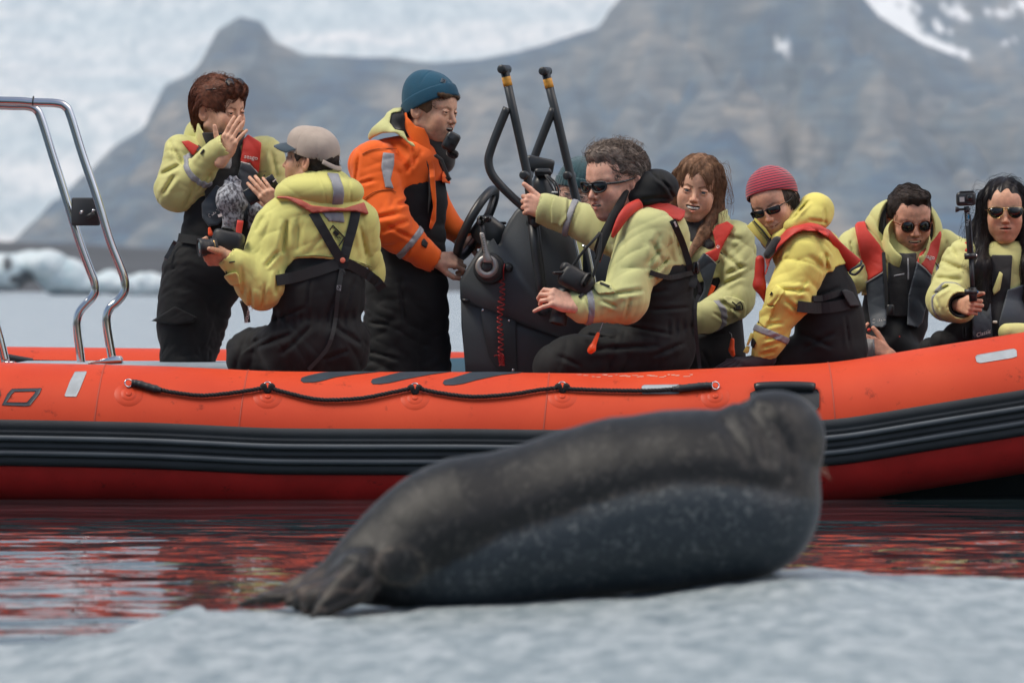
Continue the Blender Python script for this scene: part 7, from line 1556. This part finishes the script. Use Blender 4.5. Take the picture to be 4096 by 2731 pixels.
def hair7(P):
    Q = H7.L(P).astype(np.float32); Qm = Q.copy(); Qm[:, 1] = np.abs(Q[:, 1]); d = ell(Qm, (-.014, 0, .026), (.102, .083, .094)); d = smin(d, cap(Qm, (-.015, .075, .0), (.0, .070, -.10), .016, .010), .02)
    d = smax(d, -ell(Qm, (.110, 0, -.025), (.086, .074, .100)), .005); return (d+.0015*np.sin(Q[:, 1]*160))*H7.s
ho = put_field('hair', hair7, H7.c-.2, H7.c+.16, .0036, HAIR_DG, p.r); p.strands('hair_strands', hair7, p.hair_roots(world_verts(ho), 420, 3, lambda Q: Q[:, 2] < .04), lambda Q: np.stack([-.1+0*Q[:, 0], .2*np.sin(Q[:, 2]*30), -1+0*Q[:, 0]], 1), HAIR_DG, .07, 6, .0008, 3, .004, .2, parent=ho)
p.glasses('rect', M('dark_tortoise_frame', (.02, .016, .018), .2), z=.0)

# ---------------------------------------------------------------- bearded man
I8 = Person('bearded man with brown framed round sunglasses leaning forward', 3560, 1450, 21.3, skin('skin_ruddy', (0.657, 0.340, 0.236), (.03, .022, .018)))
p = I8
H8 = H = Head(3638, 878, 21.3, 10, 15, 2, 1.10, w=.98, jaw=1.04, nose=.9, smile=.002, mopen=.0052, slit=.003, mw=1.05); H.stub = 1.0
p.set_head(H, neck=(-.05, 0, -.15))
TOR8 = p.U([p.C((3600, 1115, .0), (3560, 1330, 0), 136, 128, sq=.8, n=(0, 1, 0), fold=.006, nf=4), p.C((3430, 985, .0), (3770, 985, .06), 70, 62)], .05)
arm8 = p.U([p.C((3415, 1000, -.02), (3430, 1120, -.06), 66, 50, fold=.010, nf=4, ph=2), p.C((3780, 985, .06), (3850, 1010, .08), 58, 54)], .03)
def jf8(P):
    u, v = PXL(P.astype(np.float64)); line = np.interp(u, [3380, 3500, 3700, 3800], [1185, 1170, 1130, 1150]); d = smax(TOR8(P)-.004, (v-line)*p.Y/FPX, .004); d = smin(d, arm8(P), .02)
    return d+folds(P, .0085, 13+4, (1, .2, .3), 3)+creases(P, p.Y, [(3400, 960, 3420, 1040, 9, 16), (3390, 1060, 3450, 1070, 7, 14), (3790, 960, 3760, 1020, 6, 16)])
LEG8 = p.U([p.C((3560, 1320, 0), (3560, 1420, 0), 112, 118), p.C((3560, 1380, -.1), (3620, 1420, -.1), 80, 60), p.C((3640, 1230, 0), (3655, 1300, 0), 62, 52)], .04)
def lf8(P): return smin(LEG8(P), TOR8(P)+.008, .02)+folds(P, .009, 13, (.7, .3, .5), 5)
p.field('jacket', jf8, (3330, 880, 3920, 1260, -.3, .34), .0055, YEL_A); p.field('trousers', lf8, (3400, 900, 3780, 1500, -.3, .3), .0065, BKF)
sT8 = lambda P: smin(TOR8(P)-.004, lf8(P), .01)
def hood8(P):
    u, v = PXL(P.astype(np.float64)); d = smax(p.E((3612, 935, .02), (158, 150, 105))(P), -p.E((3625, 900, -.05), (112, 140, 120))(P), .010); d = smin(d, smax(p.C((3620, 1010, -.06), (3626, 960, -.05), 92, 96, )(P), -p.C((3630, 1020, -.08), (3636, 930, -.08), 66, 84)(P), .006), .006)
    d = smax(d, (v-1070)*.001, .006); d = smax(d, -np.maximum((np.abs(u-3640)-26-.25*np.clip(v-1000, 0, 99))*.001, np.maximum((965-v)*.001, P[:, 1]-p.Y)), .006); d = smax(d, -p.E((3642, 920, -.16), (82, 112, 150))(P), .012)
    return d+folds(P, .006, 22, (.6, .2, .8), 4)
p.field('hood', hood8, (3430, 780, 3800, 1100, -.26, .2), .0042, YEL_A)
p.field('hood_lining', lambda P: smax(p.E((3620, 925, .02), (128, 125, 88))(P), -p.E((3630, 890, -.06), (96, 130, 120))(P), .01), (3480, 800, 3760, 1060, -.2, .16), .0045, FLC)
p.shell('fleece_front', sT8, pts_from(c8r, [(600, 1230), (740, 1100), (830, 1110), (960, 1100), (960, 1250), (900, 1568), (880, 1900), (640, 1900), (600, 1568)]), FLC, off=.006, th=.006)
v8 = p.shell('life_vest', sT8, pts_from(c8r, [(185, 755), (220, 715), (312, 703), (340, 800), (420, 900), (500, 1000), (540, 1100), (545, 1335), (440, 1400), (320, 1478), (290, 1300), (240, 1050), (195, 830)]), VRED, off=.010, th=.012)
p.shell('life_vest', sT8, pts_from(c8r, [(965, 1218), (1000, 1110), (1120, 1000), (1200, 900), (1260, 815), (1276, 870), (1240, 1080), (1180, 1280), (1150, 1395), (1060, 1290)]), VRED, off=.010, th=.012, parent=v8)
p.shell('vest_lobe', sT8, [(3462, 1131), (3498, 1108), (3534, 1086), (3540, 1160), (3548, 1230), (3545, 1300), (3528, 1312), (3484, 1306), (3474, 1240)], VNAV, off=.010, th=.014, parent=v8)
p.shell('vest_lobe', sT8, [(3668, 1049), (3700, 1075), (3727, 1105), (3716, 1180), (3690, 1290), (3670, 1312), (3628, 1300), (3634, 1180)], VNAV, off=.010, th=.014, parent=v8)
for a, b in (([(1,)],),) if False else (): pass
p.strap('vest_piping', lambda P: sT8(P)-.037, [(3461, 1131), (3498, 1110), (3534, 1087)], 4, PIPE, off=.002, parent=v8); p.strap('vest_piping', lambda P: sT8(P)-.037, [(3667, 1048), (3698, 1072), (3727, 1104)], 4, PIPE, off=.002, parent=v8)
s8v = lambda P: sT8(P)-.033
p.write('seago', s8v, 3714, 1026, 24, WPRINT, ang=-12, parent=v8, off=.004, bold=.012); p.write('Classic', s8v, 3513, 1281, 20, WPRINT, ang=14, parent=v8, off=.005, shear=.3)
p.write('DEN', lambda P: sT8(P), 3744, 1095, 15, PRINT, ang=0, off=.004, bold=.02); p.strap('diamond_print', sT8, [(3740, 1050), (3758, 1076)], 5, PRINT, off=.004); p.strap('diamond_print', sT8, [(3722, 1140), (3750, 1115)], 5, PRINT, off=.004)
p.strap('harness_strap', s8v, [(3534, 1010), (3538, 1080), (3545, 1150), (3546, 1230)], 14, STRAP, off=.006, parent=v8)
put('red_knob', *lathe(p.p(3476, 1320, -.16), (0, -1, 0), [(.007, 0), (.008, .006), (.004, .011)], 12), VRED, v8)
p.shell('zip', sT8, [(3629, 1030), (3636, 1030), (3637, 1120), (3630, 1120)], TAPE, off=.018, th=.002, k=.001)
p.shell('chest_print', sT8, [(3574, 1100), (3618, 1092), (3618, 1100), (3574, 1108)], TAPE, off=.018, th=.002, k=.001)
put('belt_buckle', *box(p.p(3562, 1240, -.17), (.03, .012, .045), bev=.004), BLK, v8); put('red_cord', *tube(smooth_path([p.p(3520, 1358, -.16), p.p(3560, 1366, -.17), p.p(3600, 1345, -.17)], 5), .003, 6), VRED, v8)
p.add_hand(p.p(3490, 1420, -.24), (-.6, -.2, .75), (-.6, -.6, -.4), 1, [(30, 40, 30)]*4, thumb=(40, 0, 10, 10), fore=.03); p.add_hand(p.p(3560, 1425, -.24), (-.8, -.1, .5), (0, -.8, .5), -1, [(30, 40, 30)]*4, thumb=(40, 0, 10, 10), fore=.03)
p.build_body((lambda P: np.minimum(TOR8(P), LEG8(P))+.03, (3340, 900, 3900, 1540, -.35, .35))); p.eyes(); p.teeth(z=-.0590, h=.0032)
def hair8(P):
    Q = H8.L(P).astype(np.float32); Qm = Q.copy(); Qm[:, 1] = np.abs(Q[:, 1]); d = ell(Qm, (-.014, 0, .036), (.105, .082, .094)); d = smin(d, ell(Q, (.045, .01, .098), (.048, .056, .026)), .02)
    d = smax(d, -ell(Qm, (.108, 0, -.022), (.076, .064, .096)), .005); d = smax(d, -ell(Qm, (.0, .088, -.045), (.05, .035, .06)), .004); d = smax(d, -ell(Qm, (-.012, .092, -.004), (.022, .018, .03)), .004); return (d+.0018*np.sin(Q[:, 1]*170+Q[:, 0]*40))*H8.s
ho = put_field('hair', hair8, H8.c-.18, H8.c+.18, .0034, HAIR_DK, p.r); p.strands('hair_strands', hair8, p.hair_roots(world_verts(ho), 1200, 3, lambda Q: Q[:, 2] > -.03), lambda Q: np.stack([.3-1.0*(Q[:, 2] < .07), .5+Q[:, 1]*4, -.1-(Q[:, 2] < .07)*.9], 1), HAIR_DK, .030, 5, .0007, 3, .0015, .18, parent=ho)
p.glasses('round', M('tortoise_frame', (.16, .030, .008), .2), z=-.001)
bt = root('clear_cup', W(3465, 1400, 21.0), 'clear plastic cup in the bearded man\'s hand behind the orange tube', 'cup')
put('wall', *lathe(W(3472, 1425, 21.0), (.05, 0, 1), [(.030, 0), (.022, .07), (.021, .07), (.029, .001)], 20), M('clear_plastic', (.7, .72, .72), .1, trans=.7, ior=1.4), bt)

# ---------------------------------------------------------------- woman with the selfie stick
J9 = Person('long black haired woman in aviator sunglasses holding out a selfie stick', 3980, 1400, 20.95, skin('skin_olive', (0.612, 0.335, 0.221), (.02, .014, .012)))
p = J9
H9 = H = Head(4016, 848, 20.95, -2, 3, 1, 1.04, w=1.0, jaw=.95, nose=.8, smile=.0, mopen=.0028, slit=.003, lips=1.1, mw=.95, ears=0, fem=1)
p.set_head(H, neck=(-.03, 0, -.18), nr=(.046, .052))
TOR9 = p.U([p.C((4010, 1150, 0), (4010, 1350, 0), 126, 125, sq=.8, n=(0, 1, 0), fold=.005, nf=4), p.C((3880, 1040, 0), (4150, 1040, 0), 66, 66)], .05)
arm9 = p.U([p.C((3855, 1038, -.02), (3785, 1195, -.10), 74, 66, fold=.014, nf=3, ph=4), p.C((3785, 1205, -.11), (3815, 1212, -.24), 72, 64, fold=.006, nf=3, ph=1)], .03)
hol9 = p.C((3838, 1220, -.26), (3855, 1222, -.36), 48, 56)
def jf9(P):
    u, v = PXL(P.astype(np.float64)); d = smax(TOR9(P)-.004, (v-1180)*p.Y/FPX, .004); d = smin(smin(d, arm9(P), .02), p.C((3825, 1216, -.22), (3842, 1222, -.26), 66, 64)(P), .01); d = smin(d, p.C((4130, 1330, -.12), (4030, 1330, -.20), 40, 34)(P), .01)
    return np.maximum(d+folds(P, .0085, 13+4, (1, .2, .3), 6)+creases(P, p.Y, [(3760, 1040, 3850, 1080, 8, 18), (3740, 1110, 3850, 1120, 9, 18), (3730, 1180, 3800, 1140, 9, 14), (3800, 980, 3830, 1030, 6, 14), (3760, 1240, 3740, 1180, 6, 12)]), -hol9(P))
def lf9(P): return smin(p.U([p.C((4010, 1300, 0), (4010, 1440, 0), 135, 140), p.C((3900, 1330, -.05), (3780, 1370, -.08), 70, 48, fold=.012, nf=4), p.C((3720, 1395, .0), (3700, 1400, .05), 40, 30)], .03)(P), TOR9(P)+.006, .02)+folds(P, .009, 14, (.7, .3, .5), 7)
p.field('jacket', jf9, (3680, 950, 4260, 1400, -.42, .3), .0055, YEL_A); p.field('trousers', lf9, (3640, 980, 4260, 1520, -.3, .3), .0065, BKF)
p.field('cuff_lining', lambda P: smax(p.C((3832, 1220, -.23), (3850, 1222, -.31), 50, 44)(P), -p.C((3838, 1220, -.26), (3855, 1222, -.36), 40, 46)(P), .004), (3780, 1160, 3900, 1290, -.36, -.15), .0036, FLC)
sT9 = lambda P: smin(TOR9(P)-.004, lf9(P), .01)
v9 = p.shell('life_vest', sT9, [(3898, 1125), (3922, 1130), (3960, 1160), (3968, 1290), (3970, 1350), (3890, 1356), (3888, 1200)], VNAV, off=.008, th=.014)
p.shell('vest_lobe', sT9, [(4030, 1160), (4120, 1130), (4200, 1160), (4190, 1320), (4140, 1330), (4010, 1360), (3995, 1290)], VNAV, off=.008, th=.014, parent=v9)
p.shell('vest_strap', sT9, [(3896, 1080), (3925, 1080), (3928, 1150), (3900, 1150)], VRED, off=.010, th=.012, parent=v9); p.shell('vest_strap', sT9, [(3850, 975), (3868, 965), (3870, 1010), (3860, 1010)], VRED, off=.010, th=.010, parent=v9)
p.shell('collar', sT9, [(3998, 1085), (4012, 1095), (4000, 1160), (3975, 1180), (3970, 1160)], YEL_A, off=.014, th=.010)
p.shell('fleece_front', sT9, [(3965, 1020), (4050, 1020), (4040, 1180), (4000, 1360), (3968, 1360), (3962, 1200)], FLC, off=.004, th=.004)
s9v = lambda P: sT9(P)-.034
p.write('Classic', s9v, 3933, 1333, 22, WPRINT, ang=18, parent=v9, off=.004, shear=.3); p.write('170', s9v, 3953, 1333, 11, WPRINT, ang=14, parent=v9, off=.004)
put('buckle', *box(p.p(3980, 1288, -.16), (.018, .012, .010), bev=.002), TEETH, v9); put('buckle', *box(p.p(3858, 1330, -.15), (.012, .012, .05), bev=.003), BLK, v9)
p.band('reflective_tape', jf9, (3795, 1205, -.19), (22, 8, -.12), 16, rad=.09)
p.add_hand(p.p(3842, 1222, -.28), (.42, -.88, -.05), (-.88, -.42, .1), 1, [(72, 82, 45), (76, 82, 45), (80, 82, 45), (82, 80, 45)], thumb=(34, -18, 12, 10), sc=.92, fore=.03)
p.build_body((lambda P: TOR9(P)+.03, (3840, 960, 4200, 1500, -.35, .35))); p.eyes()
HAIR_BK = hair_mat('black_hair', (.018, .014, .014), (.006, .005, .006), .35)
def hair9(P):
    Q = H9.L(P).astype(np.float32); Qm = Q.copy(); Qm[:, 1] = np.abs(Q[:, 1]); d = ell(Qm, (-.016, 0, .034), (.106, .090, .100)); d = smin(d, cap(Qm, (-.015, .066, .04), (-.01, .092, -.08), .034, .034), .03)
    d = smin(d, cap(Qm, (-.01, .092, -.08), (.095, .098, -.21), .036, .042), .03); d = smin(d, cap(Qm, (.095, .098, -.21), (.140, .080, -.36), .042, .020), .03); d = smin(d, ell(Qm, (-.06, 0, -.10), (.06, .11, .15)), .03)
    d = smax(d, -ell(Qm, (.105, 0, -.035), (.078, .067, .108)), .005); d = smax(d, -cap(Qm, (.05, 0, -.09), (.12, 0, -.26), .05, .038), .02); return (d+.0028*np.sin(Q[:, 1]*150+Q[:, 0]*70+1.5*np.sin(Q[:, 2]*18)))*H9.s
ho = put_field('hair', hair9, H9.c-[.24, .22, .46], H9.c+[.24, .2, .18], .004, HAIR_BK, p.r); hv = world_verts(ho)
def dir9(Q): return np.stack([.1+0*Q[:, 0], np.sign(Q[:, 1])*1.1*(Q[:, 2] > .05)+.1*np.sin(Q[:, 2]*20), -1.1+0*Q[:, 0]], 1)
p.strands('hair_strands', hair9, p.hair_roots(hv, 1700, 1, lambda Q: (Q[:, 0] < .055) | (Q[:, 2] < -.02)), dir9, HAIR_BK, .15, 9, .0007, 3, .002, .07, parent=ho)
p.strands('hair_strands', hair9, p.hair_roots(hv, 150, 4, lambda Q: (Q[:, 1] < -.06)), lambda Q: np.stack([.2+0*Q[:, 0], -.7+.3*np.sin(Q[:, 2]*40), -.5+0*Q[:, 0]], 1), HAIR_BK, .12, 9, .0005, 9, .03, .45, parent=ho)
p.strands('hair_strands', hair9, p.hair_roots(hv, 60, 6, lambda Q: (Q[:, 2] > .10)), lambda Q: np.stack([0*Q[:, 0], .9+0*Q[:, 0], .25+0*Q[:, 0]], 1), HAIR_BK, .09, 7, .0004, 9, .012, .3, parent=ho)
p.glasses('aviator', GOLD, z=.004)
# selfie stick and small action camera
ss = root('selfie_stick', J9.p(3880, 1200, -.36), 'black selfie stick held upright by the long haired woman at right', 'selfie stick'); Z9 = 20.95-.37
put('grip', *tube([W(3893, 1205, Z9), W(3889, 1150, Z9)], .0155, 14), BLK, ss)
for k in range(5): put('grip_rib', *torus(W(3890.5-k*.8, 1180-k*7, Z9), (.08, 0, 1), .0158, .0014, 20, 6), COND, ss)
put('lower_arm', *tube([W(3890, 1150, Z9), W(3884, 1030, Z9)], .0095, 4), COND, ss)
put('upper_arm', *box((W(3880, 1018, Z9)+W(3868, 850, Z9))/2, (.021, .016, .168), ax=[(.997, 0, .07), (0, 1, 0), (-.07, 0, .997)], bev=.003), BLK, ss)
put('arm_edge', *box((W(3893, 1010, Z9-.008)+W(3881, 860, Z9-.008))/2, (.004, .006, .150), ax=[(.997, 0, .07), (0, 1, 0), (-.07, 0, .997)]), RUBG, ss, smooth=False)
put('hinge', *tube([W(3858, 1026, Z9-.005), W(3904, 1023, Z9-.005)], .0125, 12), BLK, ss); put('hinge_screw', *tube([W(3900, 1023, Z9-.006), W(3908, 1022, Z9-.006)], .006, 10), STEEL, ss)
put('hinge', *tube([W(3858, 1168, Z9-.008), W(3908, 1168, Z9-.008)], .0115, 12), BLK, ss); put('hinge_screw', *tube([W(3906, 1168, Z9-.008), W(3914, 1169, Z9-.008)], .0055, 10), M('blue_anodised', (.02, .20, .40), .3), ss)
words('GoPro', W(3872, 876, Z9-.0095), (-.07, 0, -1), (1, 0, -.07), .020, M('pale_print', (.35, .42, .45), .5), ss)
put('logo_mark', *box(W(3874, 868, Z9-.0092), (.005, .002, .016)), bpy.data.materials['blue_anodised'], ss, smooth=False)
ac = root('action_camera', W(3863, 800, Z9), 'small black action camera clamped on top of the selfie stick', 'action camera')
X9 = [(.998, .03, .04), (-.03, 1, 0), (-.04, 0, .998)]
put('body', *box(W(3864, 796, Z9), (.076, .034, .054), ax=X9, bev=.006), BLK, ac); put('latch', *box(W(3866, 768, Z9), (.056, .03, .008), ax=X9, bev=.002), BLK, ac)
put('status_screen', *box(W(3848, 798, Z9-.0175), (.019, .002, .019), ax=X9), M('screen_off', (.40, .42, .43), .3), ac, smooth=False)
put('lens_bezel', *box(W(3880, 791, Z9-.019), (.032, .006, .027), ax=X9, bev=.003), COND, ac); put('lens', *lathe(W(3880, 791, Z9-.0225), (0, -1, 0), [(.0085, 0), (.008, .001), (.001, .0015)], 20), LENS, ac)
put('model_mark', *box(W(3880, 815, Z9-.0175), (.018, .001, .003), ax=X9), RUBG, ac, smooth=False)
put('mount', *tube([W(3866, 826, Z9), W(3868, 850, Z9)], .011, 8), BLK, ac); put('thumb_screw', *tube([W(3822, 838, Z9), W(3832, 838, Z9), W(3838, 838, Z9), W(3880, 836, Z9)], [.012, .010, .005, .005], 10), BLK, ac)

# ================================================================ AIR
HZM = bpy.data.materials.new('haze_air'); HZM.use_nodes = True; nt = HZM.node_tree; nt.nodes.remove(nt.nodes['Principled BSDF'])
pv = nt.nodes.new('ShaderNodeVolumePrincipled'); pv.inputs['Color'].default_value = (.80, .90, 1, 1); pv.inputs['Density'].default_value = .000105; pv.inputs['Anisotropy'].default_value = 0.2
nt.links.new(pv.outputs[0], nt.nodes['Material Output'].inputs['Volume'])
zt = max((o.matrix_world @ Vector(c)).z for o in bpy.data.objects if o.type == 'MESH' for c in o.bound_box)+40
Vh, Fh = box((0, 5500, (zt-3)/2), (19000, 11100, zt+3))
put('haze', Vh, Fh, HZM, kind='stuff', smooth=False)
